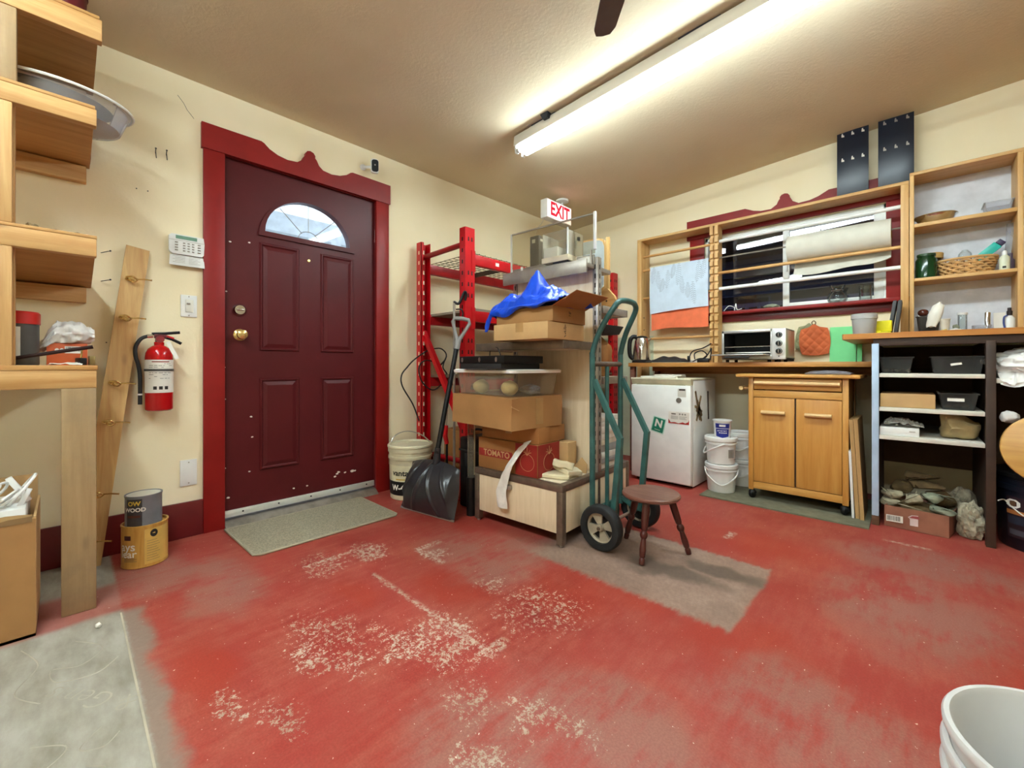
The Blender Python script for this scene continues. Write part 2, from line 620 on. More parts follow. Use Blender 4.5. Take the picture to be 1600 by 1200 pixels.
WALL0, WALL1 = '#f0e2bc', '#f6e9c9'
CEIL0, CEIL1 = '#d5c4a4', '#dfd0b2'
FL0, FL1, FL2 = '#9a3a34', '#ad4a40', '#b4503c'
FLPINK, FLCHIP = '#b98478', '#c3b09c'
M = {}
M['wall'] = mat_wall()
M['ceiling'] = mat_ceiling()
M['floor'] = mat_floor()
M['trim'] = plain('trim_paint', '#871612', 0.45, 0, 0.12, 5, spec=0.35)
M['trim2'] = plain('trim_paint_dark', '#651719', 0.35, 0, 0.1, 6)
M['door'] = plain('door_paint', '#521417', 0.42, 0, 0.10, 3, spec=0.28)
M['chip'] = plain('bare_chip', '#e6d9cc', 0.7)
M['alu'] = plain('aluminium', '#dcdcd4', 0.4, 0.3, 0.06)
M['thresh'] = plain('threshold_metal', '#8d8479', 0.45, 0.5, 0.25, 14)
M['brass'] = plain('brass', '#d6b878', 0.24, 0.85, 0.06)
M['chrome'] = plain('chrome', '#d6d6d4', 0.15, 1.0, 0.05)
M['steel'] = plain('steel', '#b8b4ac', 0.3, 0.9, 0.1)
M['white'] = plain('white_plastic', '#e9e9e6', 0.4, 0, 0.04)
M['white2'] = plain('white_enamel', '#f1f2ee', 0.35, 0, 0.04)
M['offwhite'] = plain('off_white', '#dcd8cc', 0.5, 0, 0.06)
M['black'] = plain('black_plastic', '#0c0c0d', 0.45, 0, 0.2, spec=0.35)
M['black2'] = plain('matt_black', '#1d1b1b', 0.7, 0, 0.2)
M['pail'] = plain('pail_white', '#cac8c6', 0.35, 0, 0.03)
M['rubber'] = plain('rubber', '#1b1d1f', 0.65, 0, 0.25, 20)
M['graphite'] = plain('graphite_plastic', '#2f2f33', 0.28, 0, 0.15)
M['pine'] = wood('pine', '#b07d42', '#d0a56c', 'y', 0.55)
M['pine_z'] = wood('pine_upright', '#b2834c', '#d0a76e', 'z', 0.55)
M['pine_x'] = wood('pine_across', '#b98449', '#dcb077', 'x', 0.55)
M['plank'] = wood('hook_plank', '#b3834a', '#d3ad72', 'z', 0.5)
M['dirty_pine'] = wood('dirty_pine', '#967750', '#ab8d66', 'z', 0.65, dirt='#7d6a52')
M['ply'] = wood('plywood', '#a97a42', '#c4945a', 'y', 0.6, knots=False)
M['rackwood'] = wood('rack_pine', '#c3924f', '#dcb478', 'x', 0.5, knots=False)
M['rackwood_z'] = wood('rack_pine_upright', '#c3924f', '#dfb87c', 'z', 0.5, knots=False)
M['bench'] = wood('bench_fir', '#a8692c', '#cf9a56', 'x', 0.4, knots=False)
M['bench2'] = wood('worktop_fir', '#a86424', '#c98a3e', 'x', 0.38, knots=False)
M['cart'] = wood('cart_beech', '#b87a30', '#d39d50', 'z', 0.42, 0.7, knots=False)
M['cart_x'] = wood('cart_beech_rail', '#bd8336', '#d8a55c', 'x', 0.42, 0.7, knots=False)
M['lam'] = wood('pale_laminate', '#dcc6a2', '#ecd9bb', 'z', 0.45, 1.6, knots=False)
M['lam_top'] = plain('pale_laminate_top', '#e6d9bd', 0.45)
M['bronze'] = plain('brushed_bronze_metal', '#7d6e60', 0.38, 0.6, 0.15, 20)
M['gmetal'] = plain('grey_metal', '#a39c92', 0.36, 0.6, 0.12, 15)
M['slot'] = plain('slot_dark', '#171310', 0.8)
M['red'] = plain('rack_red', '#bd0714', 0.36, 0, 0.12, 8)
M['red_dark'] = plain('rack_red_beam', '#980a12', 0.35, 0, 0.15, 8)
M['red_ext'] = plain('extinguisher_red', '#b40d12', 0.2, 0, 0.05)
M['wire'] = plain('wire_deck', '#8f8266', 0.4, 0.6)
M['card'] = plain('cardboard', '#a47747', 0.8, 0, 0.08, 6)
M['card2'] = plain('cardboard_pale', '#c09a68', 0.8, 0, 0.08, 6)
M['card3'] = plain('cardboard_brown', '#9b6835', 0.8, 0, 0.10, 6)
M['card_in'] = plain('cardboard_inside', '#8a6a44', 0.85)
M['tape'] = plain('packing_tape', '#a8814f', 0.35)
M['ink'] = plain('dark_ink', '#2d2620', 0.7)
M['inkred'] = plain('red_print', '#8e1d16', 0.6)
M['paper'] = plain('paper', '#ece8de', 0.8, 0, 0.05)
M['paper2'] = plain('kraft_paper', '#d3cfc0', 0.7, 0, 0.05)
M['tarp'] = plain('blue_tarp', '#0a48cc', 0.3, 0, 0.12, 7)
M['green_metal'] = plain('green_enamel', '#36635f', 0.4, 0.1, 0.25, 12)
M['green_worn'] = plain('worn_bar', '#77675a', 0.5, 0.4, 0.3, 14)
M['hub'] = plain('wheel_hub', '#a89c88', 0.5, 0.2, 0.15, 14)
M['stool'] = wood('stool_maple', '#5c3126', '#7d5242', 'x', 0.38, knots=False, dirt='#94796a')
M['stool_leg'] = plain('stool_leg_stain', '#4c1e18', 0.3, 0, 0.15)
M['mat'] = plain('door_mat', '#948b75', 0.95, 0, 0.28, 130, 0.5, 260)
M['mat_edge'] = plain('mat_binding', '#a0967f', 0.8)
M['mat2'] = plain('green_mat', '#6f6d58', 0.9, 0, 0.15, 20)
M['clear'] = clear('clear_plastic', '#f2f0ea', 0.1, 0.06)
M['frosted'] = clear('frosted_plastic', '#eef0f0', 0.35, 0.38)
M['clear_dim'] = clear('cloudy_plastic', '#ececee', 0.25, 0.13)
M['win_glass'] = clear('window_glass', '#c9cdd8', 0.012, 0.05, True)
M['bin'] = clear('smoky_bin', '#c4c2be', 0.2, 0.05)
M['glass'] = clear('glass', '#f4f8f8', 0.02, 0.03, True)
M['tub_white'] = plain('tub_lid_white', '#f0efec', 0.35, 0, 0.03)
M['bag'] = plain('white_bag', '#e8e5e1', 0.4, 0, 0.06)
M['orange'] = plain('orange_card', '#c85a2a', 0.6, 0, 0.1)
M['bluegrey'] = plain('blue_grey_paint', '#afc6df', 0.4, 0, 0.06)
M['darkbrown'] = plain('dark_brown_board', '#3b281c', 0.6, 0, 0.2)
M['cabinet_in'] = plain('brown_back_board', '#5a3d26', 0.75, 0, 0.15)
M['palegreen'] = plain('pale_green_wall', '#c9d2b4', 0.6, 0, 0.05)
M['green_board'] = plain('mint_board', '#74d58a', 0.6, 0, 0.05)
M['orange_cloth'] = plain('orange_cloth', '#f0784e', 0.85, 0, 0.08, 14, 0.3, 220)
M['navy'] = plain('navy_panel', '#121c2b', 0.32, 0, 0.1)
M['stone'] = plain('pale_rock', '#a89f85', 0.85, 0, 0.3, 22, 0.6, 60)
M['stone2'] = plain('grey_green_rock', '#8b907a', 0.8, 0, 0.35, 18, 0.6, 50)
M['stone3'] = plain('brown_rock', '#75603f', 0.85, 0, 0.35, 18, 0.6, 50)
M['rubble'] = plain('chalky_rubble', '#a79d86', 0.9, 0, 0.35, 25, 1.0, 40)
M['lightbox'] = plain('fixture_white', '#d9d4c8', 0.45, 0, 0.03)
M['dark_gap'] = plain('dark_bracket', '#2b2a2c', 0.6)
M['tube'] = emit('tube_glow', '#e7f9ff', LAMP * 0.78)
M['tube2'] = emit('tube_glow_rear', '#e7f9ff', LAMP * 1.2)
M['exit_face'] = emit('exit_face', '#fbe3e2', 0.55)
M['exit_red'] = emit('exit_letters', '#b00c28', 0.5)
# ------------------------------------------------------------------ the room
XA, YB = -2.80, 3.93
XR, YF = 2.3, -2.3
def ceil_z(x): return 2.437 + 0.055 * (x + 2.8)

MB().box(XA - 0.15, XR + 0.15, YF - 0.15, YB + 0.15, -0.12, 0.0).build('floor', M['floor'], origin=(0, 0, 0))
tag(bpy.data.objects['floor'], 'worn red painted concrete floor with a bare pale slab by the bench', kind='structure')
b = MB()
x0, x1, y0, y1 = XA - 0.15, XR + 0.15, YF - 0.15, YB + 0.15
b.hexa([(x0, y0, ceil_z(x0)), (x1, y0, ceil_z(x1)), (x1, y1, ceil_z(x1)), (x0, y1, ceil_z(x0)),
        (x0, y0, ceil_z(x0) + .1), (x1, y0, ceil_z(x1) + .1), (x1, y1, ceil_z(x1) + .1), (x0, y1, ceil_z(x0) + .1)])
tag(b.build('ceiling', M['ceiling'], origin=(0, 0, 0)), 'sloping textured tan ceiling', kind='structure')

# wall with the door (hole for the door), plate in the y-z plane
def plx(x): return lambda u, v, w: Vector((x - w, u, v))
def ply(y): return lambda u, v, w: Vector((u, y + w, v))
D0, D1, DZ = 0.603, 1.527, 2.092
ZT = ceil_z(XA) + 0.06
wl = MB().prism([(YF, 0), (D0, 0), (D0, DZ), (D1, DZ), (D1, 0), (YB, 0), (YB, ZT), (YF, ZT)], plx(XA), 0.14).build('wall_left', M['wall'], origin=(XA, 0, 0))
tag(wl, 'cream painted wall with the dark red door', kind='structure')
W0, W1, WZ0, WZ1 = -1.35, -0.135, 1.37, 2.045
ht = lambda x: ceil_z(x) + 0.05
wb = MB().prism([(XA - .14, 0), (XR, 0), (XR, ht(XR)), (XA - .14, ht(XA - .14))], ply(YB), 0.14,
                holes=[[(W0, WZ0), (W1, WZ0), (W1, WZ1), (W0, WZ1)]]).build('wall_back', M['wall'], origin=(0, YB, 0))
tag(wb, 'cream painted wall with the window above the benches', kind='structure')
tag(MB().box(XR, XR + .12, YF, YB, 0, ceil_z(XR) + .05).build('wall_right', M['wall']), kind='structure')
tag(MB().prism([(XA - .14, 0), (XR, 0), (XR, ht(XR)), (XA - .14, ht(XA - .14))], ply(YF - 0.12), 0.12).build('wall_front', M['wall']), kind='structure')
# pale green lower wall board left of the bench
tag(MB().box(-2.8, -1.83, YB - 0.008, YB, 0, 1.20).build('trim_3', M['palegreen']), 'pale green board over the lower part of the wall', kind='structure')
# baseboards
tag(MB().box(XA, XA + .016, YF, 0.508, 0, 0.187, 0.003).build('baseboard_left', M['trim2']), 'dark red baseboard', kind='structure')
tag(MB().box(XA, XA + .016, 1.622, YB, 0, 0.187, 0.003).build('baseboard_left.001', M['trim2']), 'dark red baseboard', kind='structure')

# door casing with scrolled header
t1 = thing('trim_1', 'dark red door casing with a scrolled header', None, (XA, 1.06, 0))
tag(t1, kind='structure')
fx = lambda u, v, w: Vector((XA + w, u, v))
MB().box(XA, XA + .02, 0.508, 0.607, 0, 2.09, 0.002).build('casing', M['trim'], t1)
MB().box(XA, XA + .02, 1.523, 1.622, 0, 2.09, 0.002).build('casing', M['trim'], t1)
scroll = [(0.786, 2.228), (0.801, 2.222), (0.83, 2.197), (0.876, 2.177), (0.93, 2.168), (0.986, 2.175), (1.012, 2.196), (1.026, 2.225), (1.036, 2.236), (1.035, 2.250), (1.046, 2.266), (1.065, 2.272)]
sc_r = [(2.13 - u, v) for u, v in reversed(scroll[:-1])]
hdr = [(0.499, 2.089), (0.499, 2.226)] + scroll + sc_r + [(1.631, 2.226), (1.631, 2.089)]
MB().prism(hdr, fx, 0.026).build('header', M['trim'], t1, smooth=25)

# door: slab with half-round light, raised panels
dr = thing('door_1', 'dark maroon panelled entry door with a half-round window', None, (XA, 1.065, 0))
tag(dr, kind='structure')
DX = XA - 0.018          # face of the slab
fd = lambda u, v, w: Vector((DX - 0.044 + w, u, v))
def halfround(cy, z0, ry, rz, n=20):
    return [(cy - ry, z0)] + [(cy - ry * math.cos(PI * k / n), z0 + rz * math.sin(PI * k / n)) for k in range(1, n)] + [(cy + ry, z0)]
LC = 1.0775
lite = halfround(LC, 1.715, 0.262, 0.232)
MB().prism([(0.608, 0.052), (1.522, 0.052), (1.522, 2.085), (0.608, 2.085)], fd, 0.044, holes=[lite]).build('door_slab', M['door'], dr, smooth=20)
# frame round the light
MB().prism(halfround(LC, 1.685, 0.296, 0.266), lambda u, v, w: Vector((DX + w, u, v)), 0.012, holes=[lite]).build('light_frame', M['door'], dr, smooth=25)
MB().prism(lite, lambda u, v, w: Vector((DX - 0.03 + w, u, v)), 0.006).build('pane', M['glass'], dr)
mu = MB()
for a in (48, 90, 132):
    p0 = (DX - 0.022, LC - 0.06 * math.cos(R(a)), 1.715 + 0.055 * math.sin(R(a)))
    p1 = (DX - 0.022, LC - 0.256 * math.cos(R(a)), 1.715 + 0.226 * math.sin(R(a)))
    mu.tube([p0, p1], 0.0022, 6)
mu.tube([(DX - 0.022, LC - 0.064 * math.cos(PI * k / 12), 1.717 + 0.058 * math.sin(PI * k / 12)) for k in range(13)], 0.0022, 6)
mu.build('leaded_came', M['gmetal'], dr)
def raised(u0, u1, v0, v1):
    b = MB()
    # groove ring and raised field as a stepped frustum
    def ring(i, w): return [(u0 + i, v0 + i, w), (u1 - i, v0 + i, w), (u1 - i, v1 - i, w), (u0 + i, v1 - i, w)]
    rs = [ring(0, 0.0005), ring(0.006, 0.009), ring(0.012, 0.009), ring(0.020, 0.001), ring(0.042, 0.008)]
    vs = [[b.bm.verts.new((DX + w, u, v)) for u, v, w in r_] for r_ in rs]
    for A, B in zip(vs, vs[1:]):
        for k in range(4):
            b.bm.faces.new((A[k], A[(k + 1) % 4], B[(k + 1) % 4], B[k]))
    b.bm.faces.new(vs[-1])
    b.build('panel', M['door'], dr, smooth=0)
for u0, u1 in ((0.787, 1.012), (1.144, 1.369)):
    raised(u0, u1, 0.998, 1.645)
    raised(u0, u1, 0.288, 0.834)
k = MB().lathe([(0, 0), (0.034, 0), (0.034, 0.004), (0.026, 0.010), (0.012, 0.014), (0.011, 0.030), (0.022, 0.036), (0.028, 0.048), (0.026, 0.060), (0.014, 0.066), (0, 0.067)], (DX, 0.687, 1.087), 20, Matrix.Rotation(PI / 2, 4, 'Y'))
k.build('door_knob', M['brass'], dr)
k = MB().lathe([(0, 0), (0.036, 0), (0.035, 0.008), (0.029, 0.014), (0.026, 0.020), (0, 0.021)], (DX, 0.684, 1.23), 20, Matrix.Rotation(PI / 2, 4, 'Y'))
k.obox((DX + 0.026, 0.684, 1.23), (0.014, 0.034, 0.009), 0, 0.002)
k.build('deadbolt', M['chrome'], dr)
MB().lathe([(0, 0), (0.010, 0), (0.010, 0.004), (0.006, 0.005), (0, 0.003)], (DX, 1.07, 1.583), 14, Matrix.Rotation(PI / 2, 4, 'Y')).build('peephole', M['brass'], dr)
sw = MB().box(DX, DX + 0.012, 0.609, 1.520, 0.050, 0.088, 0.002).build('door_sweep', M['alu'], dr)
sr = MB()
for i in range(5):
    sr.cyl((DX + 0.012, 0.70 + i * 0.19, 0.071), (DX + 0.0145, 0.70 + i * 0.19, 0.071), 0.005, seg=8)
sr.build('screw', M['black'], sw)
MB().hexa([(XA - .12, 0.606, 0), (XA + .05, 0.606, 0), (XA + .05, 1.524, 0), (XA - .12, 1.524, 0),
           (XA - .12, 0.606, 0.045), (XA + .012, 0.606, 0.030), (XA + .012, 1.524, 0.030), (XA - .12, 1.524, 0.045)]).build('threshold', M['thresh'], dr)
for z in (1.84, 1.075, 0.31):
    MB().cyl((DX + 0.008, 1.526, z - .045), (DX + 0.008, 1.526, z + .045), 0.006, seg=10).build('hinge', M['trim2'], dr)
chp = MB()
random.seed(4)
for (u, v, s) in [(0.64, 1.615, 5), (0.735, 1.63, 5), (0.615, .72, 4), (0.615, .33, 4), (0.63, .16, 6), (0.745, .61, 5), (0.75, .49, 5), (0.735, .29, 5), (0.98, .14, 5), (1.06, .14, 5),
                  (1.24, .165, 6), (1.255, .18, 6), (1.265, .19, 7), (1.31, .18, 6), (1.36, .18, 10), (1.38, .18, 6), (0.62, 1.33, 4), (0.612, .9, 4)]:
    r = s * 0.0008
    n = 7
    pts = [(u + r * (1 + .5 * random.random()) * math.cos(2 * PI * i / n) * 1.4, v + r * (1 + .5 * random.random()) * math.sin(2 * PI * i / n)) for i in range(n)]
    chp.prism(pts, lambda a, c_, w: Vector((DX + 0.0004 + w, a, c_)), 0.0004)
o = chp.build('paint_chip', M['chip'], dr); tag(o, kind='stuff')
# jamb lining so no gap shows round the slab
jm = MB()
jm.box(XA - .14, XA, 0.597, 0.606, 0, 2.092); jm.box(XA - .14, XA, 1.524, 1.533, 0, 2.092); jm.box(XA - .14, XA, 0.597, 1.533, 2.086, 2.096)
jm.build('jamb', M['trim2'], dr)

# window and its trim
t2 = thing('trim_2', 'dark red window casing with a scrolled header', None, (-0.75, YB, 1.3))
tag(t2, kind='structure')
fw_ = lambda u, v, w: Vector((u, YB - w, v))
MB().box(-1.475, -1.350, YB - .02, YB, 1.36, 2.06, .002).build('casing', M['trim'], t2)
MB().box(-0.135, -0.030, YB - .02, YB, 1.36, 2.06, .002).build('casing', M['trim'], t2)
ws = [(-1.018, 2.222), (-0.99, 2.208), (-0.955, 2.19), (-0.90, 2.175), (-0.83, 2.172), (-0.79, 2.198), (-0.776, 2.228), (-0.768, 2.238), (-0.768, 2.252), (-0.757, 2.266), (-0.736, 2.272)]
ws_r = [(-1.472 - u, v) for u, v in reversed(ws[:-1])]
MB().prism([(-1.50, 2.05), (-1.50, 2.222)] + ws + ws_r + [(-0.01, 2.222), (-0.01, 2.05)], fw_, 0.026).build('header', M['trim'], t2, smooth=25)
MB().box(-1.50, -0.01, YB - .085, YB, 1.345, 1.372, .004).build('sill', M['trim'], t2)
MB().box(-1.47, -0.05, YB - .022, YB, 1.285, 1.345, .003).build('apron', M['trim2'], t2)
w1 = thing('window_1', 'white sliding window with dark glass', None, (-0.75, YB, 1.37))
tag(w1, kind='structure')
fr = MB()
fr.box(W0, W1, YB + .02, YB + .10, 2.015, WZ1); fr.box(W0, W0 + .02, YB + .02, YB + .10, WZ0, WZ1); fr.box(W1 - .012, W1, YB + .02, YB + .10, WZ0, WZ1); fr.box(W0, W1, YB + .02, YB + .10, WZ0, WZ0 + .012)
fr.build('window_frame', M['white2'], w1)
s1 = MB()
s1.box(-.757, -.712, YB + .022, YB + .05, WZ0 + .012, 2.015, .003); s1.box(-.201, -.147, YB + .022, YB + .05, WZ0 + .012, 2.015, .003)
s1.box(-.712, -.201, YB + .022, YB + .05, WZ0 + .012, WZ0 + .040, .003); s1.box(-.712, -.201, YB + .022, YB + .05, 1.985, 2.015, .003)
s1.build('sash', M['white2'], w1)
MB().box(-.712, -.201, YB + .034, YB + .038, WZ0 + .04, 1.985).build('pane', M['win_glass'], w1)
MB().box(W0 + .02, -.757, YB + .064, YB + .068, WZ0 + .012, 2.015).build('pane', M['win_glass'], w1)
MB().box(-.735, -.722, YB + .012, YB + .022, 1.66, 1.72, .003).build('latch', M['white'], w1)
# added dark box behind the window blocks the sky; siding and railing inside
tag(MB().box(-3.2, 1.6, 5.6, 5.7, -0.2, 3.0).build('wall_back.001', plain('dark_box_wall', '#211f28', 0.8)), kind='structure')
tag(MB().box(-3.2, 1.6, YB + .15, 5.6, 2.45, 2.55).build('ceiling.001', plain('dark_box_roof', '#332f36', 0.8)), kind='structure')
tag(MB().box(-3.25, -3.15, YB + .15, 5.6, -.2, 2.5).build('wall_back.002', M['black2']), kind='structure')  # unseen black side, closes the added box against daylight
tag(MB().box(1.55, 1.65, YB + .15, 5.6, -.2, 2.5).build('wall_back.003', M['black2']), kind='structure')
pr_ = thing('porch_railing', 'grey porch railing of thin bars seen through the dark window', 'railing', (-0.9, 5.2, 0))
MB().box(-2.6, 1.0, 5.18, 5.22, 1.56, 1.60).build('top_rail', plain('railing_paint', '#6b6888', 0.6), pr_)
MB().box(-2.6, 1.0, 5.18, 5.22, 0.9, 0.94).build('bottom_rail', bpy.data.materials['railing_paint'], pr_)
for i in range(30):
    xx = -2.55 + i * 0.12
    MB().box(xx, xx + .03, 5.185, 5.215, .94, 1.56).build('baluster', bpy.data.materials['railing_paint'], pr_)
for i in range(4):
    z = 1.75 + i * .11
    MB().box(-2.0, -0.2, 5.55, 5.60, z, z + .095, .004).build('siding_board', plain('siding', '#3a4058', 0.7) if i == 0 else bpy.data.materials['siding'], bpy.data.objects['wall_back.001'])
# porch outside the door
pc = thing('porch_canopy', 'white porch beams seen through the half-round door window', 'canopy', (-4.2, 1.0, 0))
wp = plain('porch_white', '#d5dce6', 0.7)
for i, (y, w) in enumerate(((0.3, .12), (0.95, .12), (1.62, .12))):
    MB().bar((-3.2, y + .35, 2.35), (-6.0, y, 3.05), w, .1).build('beam', wp, pc)
MB().box(-5.2, -5.1, -1.5, 4.0, 2.4, 2.62).build('fascia', wp, pc)
MB().box(-5.2, -5.1, 2.2, 2.32, 0, 2.4).build('post', wp, pc)
tag(MB().box(-9, XA - .16, -4, 7, -.25, -.12).build('floor.001', plain('outside_ground', '#8c8c88', 0.9)), kind='structure')

# ------------------------------------------------------------------ ceiling fixtures
def strip_light(name, label, x0, x1, yc, tubes, group, glow='tube'):
    t = thing(name, label, 'light', ((x0 + x1) / 2, yc, ceil_z((x0 + x1) / 2) - .09), 0, group)
    def q(x, y, dz): return (x, y, ceil_z(x) - dz)
    b = MB()
    b.hexa([q(x0, yc - .062, .082), q(x1, yc - .062, .082), q(x1, yc + .062, .082), q(x0, yc + .062, .082),
            q(x0, yc - .055, .012), q(x1, yc - .055, .012), q(x1, yc + .055, .012), q(x0, yc + .055, .012)], .004)
    body = b.build('housing', M['lightbox'], t)
    g_ = MB()
    for xm in (x0 + .25, (x0 + x1) / 2, x1 - .25):
        g_.obox(q(xm, yc, .006), (.2, .10, .012))
    g_.build('bracket', M['dark_gap'], t)
    xm = (x0 + x1) / 2
    for yy in tubes:
        for a, c_ in ((x0 + .015, xm - .003), (xm + .003, x1 - .015)):
            MB().tube([q(a + (.02 if a < xm - .1 else .004), yy, .108), q(c_ - (.004 if a < xm - .1 else .02), yy, .108)], .0165, 12).build('tube', M[glow], t)
            for e in ((a,) if a < xm - .1 else (c_ - .02,)):
                MB().tube([q(e, yy, .108), q(e + .02, yy, .108)], .017, 12).build('end_cap', M['alu'], t)
    for e in (x0, x1 - .012):
        s_ = MB()
        for yy in tubes:
            s_.hexa([q(e, yy - .012, .125), q(e + .012, yy - .012, .125), q(e + .012, yy + .012, .125), q(e, yy + .012, .125),
                     q(e, yy - .016, .08), q(e + .012, yy - .016, .08), q(e + .012, yy + .016, .08), q(e, yy + .016, .08)])
        s_.build('lamp_holder', M['white'], t)
    return t
strip_light('strip_light', 'long white fluorescent strip light on the ceiling over the benches', -1.97, 0.47, 2.15, (2.118, 2.182), 'fluorescent strip lights')
strip_light('strip_light', 'long fluorescent strip light on the ceiling behind the camera', -2.0, 0.44, -0.45, (-.482, -.418), 'fluorescent strip lights', 'tube2')
MB().hexa([(-1.70, 2.07, ceil_z(-1.7) - .03), (-1.66, 2.07, ceil_z(-1.7) - .03), (-1.66, 2.095, ceil_z(-1.7) - .03), (-1.70, 2.095, ceil_z(-1.7) - .03),
           (-1.71, 2.06, ceil_z(-1.7)), (-1.65, 2.06, ceil_z(-1.7)), (-1.65, 2.095, ceil_z(-1.7)), (-1.71, 2.095, ceil_z(-1.7))]).build('clip', M['navy'], bpy.data.objects['strip_light'])

# ceiling fan: only a blade tip reaches into view
fan = thing('ceiling_fan', 'dark brown ceiling fan with one blade tip at the top edge', 'fan', (-0.53, 1.12, 2.24))
fb = plain('fan_blade', '#5d4c44', 0.5, 0, 0.15)
MB().lathe([(0, 0), (.05, .0), (.085, .03), (.085, .10), (.04, .125), (.012, .13), (.012, .33), (0, .33)], (-0.53, 1.12, 2.24), 20).build('motor', fb, fan)
for k in range(5):
    a = R(133.5 + 72 * k)
    d = Vector((math.cos(a), math.sin(a), 0)); s_ = Vector((-d.y, d.x, 0))
    c0 = Vector((-0.53, 1.12, 2.31))
    pts = [(.15, -.035), (.42, -.05), (.58, -.045), (.615, -.03), (.62, 0), (.615, .03), (.58, .045), (.42, .05), (.15, .035)]
    MB().prism(pts, lambda u, v, w: c0 + d * u + s_ * v + Vector((0, 0, w - v * .18)), .008).build('blade', fb, fan)
    MB().bar(c0 + d * .07, c0 + d * .2, .03, .006).build('blade_arm', M['bronze'], fan)

# exit sign
ex = thing('exit_sign', 'white lit exit sign with red letters hung below the ceiling corner', 'sign', (-2.35, 3.10, 2.24))
EX = -2.35
MB().box(EX - .075, EX, 2.925, 3.295, 2.232, 2.400, .006).build('housing', M['white'], ex)
MB().box(EX, EX + .003, 2.935, 3.285, 2.24, 2.392).build('face', M['exit_face'], ex)
MB().text('EXIT', .165, planar((EX, 3.115, 2.315), (1, 0, 0)), .0042, bold=.0055, sx=.85).build('lettering', M['exit_red'], ex, smooth=0)
MB().lathe([(0, 0), (.012, 0), (.012, .035), (.06, .045), (.06, .062), (0, .062)], (EX - .037, 3.20, 2.40), 16).build('mount', M['white'], ex)
MB().tube(bez([(-2.36, 2.93, 2.25), (-2.45, 2.98, 2.215), (-2.6, 3.1, 2.23), (-2.72, 3.2, 2.21), (-2.79, 3.24, 2.13), (-2.795, 3.25, 2.0)]), .003, 6).build('cable', M['offwhite'], ex)
# ------------------------------------------------------------------ left: wooden rack against the door wall
rk = thing('wooden_shelf_rack', 'rough pine shelf rack with bench built against the wall at the left', 'shelf', (-2.5, -0.6, 0))
YL = -1.7
XF = -2.22
def rail(z0, z1, y1=0.077, x=XF, t=0.038, m='pine', n='rail'):
    MB().box(x - t, x, YL, y1, z0, z1, .003).build(n, M[m], rk)
rail(0.826, 0.892)
rail(1.316, 1.383)
rail(1.806, 1.868)
rail(2.131, 2.211, 0.092)
MB().box(XA, XF + .002, YL, 0.080, 0.892, 0.910, .002).build('bench_top', M['pine'], rk)
# shelf boards fall a little towards the wall
for z, zb, y1 in ((1.383, 1.285, 0.078), (1.868, 1.842, 0.073), (2.211, 2.19, 0.085)):
    b = MB()
    b.hexa([(XA + .004, YL, zb - .014), (XF + .001, YL, z), (XF + .001, y1, z), (XA + .004, y1, zb - .014),
            (XA + .004, YL, zb), (XF + .001, YL, z + .012), (XF + .001, y1, z + .012), (XA + .004, y1, zb)], .002)
    b.build('shelf_board', M['ply'], rk)
for z0, z1 in ((0.82, 0.89), (1.198, 1.268), (1.752, 1.826), (2.09, 2.172)):
    MB().box(XA, XA + .038, YL, 0.062, z0, z1, .003).build('ledger', M['pine'], rk)
MB().box(XF - .038, XF, -0.0145, 0.0765, 0, 0.826, .004).build('leg', M['dirty_pine'], rk)
MB().box(XF - .038, XF, -1.6, -1.51, 0, 0.826, .004).build('leg', M['dirty_pine'], rk)
for y0 in (-0.213, -1.5):
    MB().box(XF - .076, XF - .038, y0, y0 + .089, 0.91, ceil_z(XF) - .005, .004).build('post', M['pine_z'], rk)
MB().box(XF - .038, XF - .002, -0.205, -0.128, 0.91, 1.316, .004).build('post_cleat', M['pine_z'], rk)
MB().box(XF - .038, XF - .002, -0.205, -0.128, 1.395, 1.806, .004).build('post_cleat', M['pine_z'], rk)
MB().box(XF - .038, XF - .002, -0.195, -0.118, 1.88, 2.131, .004).build('post_cleat', M['dirty_pine'], rk)

# stones and scraps on the middle shelf edge
tag(MB().pebble((-2.30, -0.085, 1.405), (.03, .017, .016), 3).build('pebble', M['stone3']), 'small dark round stone on the middle pine shelf', 'stone')
tag(MB().pebble((-2.27, -0.028, 1.397), (.02, .024, .009), 5).build('pebble', M['black2']), 'flat dark chip lying at the centre of the middle pine shelf', 'stone')
tag(MB().pebble((-2.27, 0.028, 1.397), (.018, .02, .008), 8).build('pebble', M['stone3']), 'thin brown chip near the open end of the middle pine shelf', 'stone')
tag(MB().pebble((-2.30, -0.015, 1.401), (.012, .010, .009), 11).build('pebble', M['stone3']), 'tiny brown pebble behind the flat chip on the middle pine shelf', 'stone')

# white tubs on the upper shelf, nested
tt = thing('plastic_tray', 'translucent white oval tray sticking out over the end of the upper pine shelf', 'tray', (-2.47, -0.02, 1.882))
pr = [(0, 0.0), (.12, 0.0), (.150, .010), (.172, .085), (.182, .088), (.185, .094), (.178, .096), (.168, .090), (.146, .014), (.118, .006), (0, .006)]
MB().lathe(pr, (-2.47, -0.02, 1.882), 40, None, sx=.95, sy=1.2).build('basin', M['clear_dim'], tt)
MB().tube([(-2.47 + .183 * .95 * math.cos(2 * PI * k / 40), -0.02 + .183 * 1.2 * math.sin(2 * PI * k / 40), 1.975) for k in range(40)], .0055, 6, True).build('rim', M['white'], tt)
tag(MB().lathe([(0, 0), (.10, 0), (.125, .012), (.150, .05), (.156, .052), (.152, .056), (.120, .018), (0, .008)], (-2.46, -0.05, 1.905), 32, None, sx=.95, sy=1.2).build('plastic_dish', M['bin']), 'cloudy plastic dish lying inside the oval tray on the upper pine shelf', 'dish')
rb = thing('red_tub', 'dark red tub on the top pine shelf under the ceiling', 'tub', (-2.33, .02, 2.223))
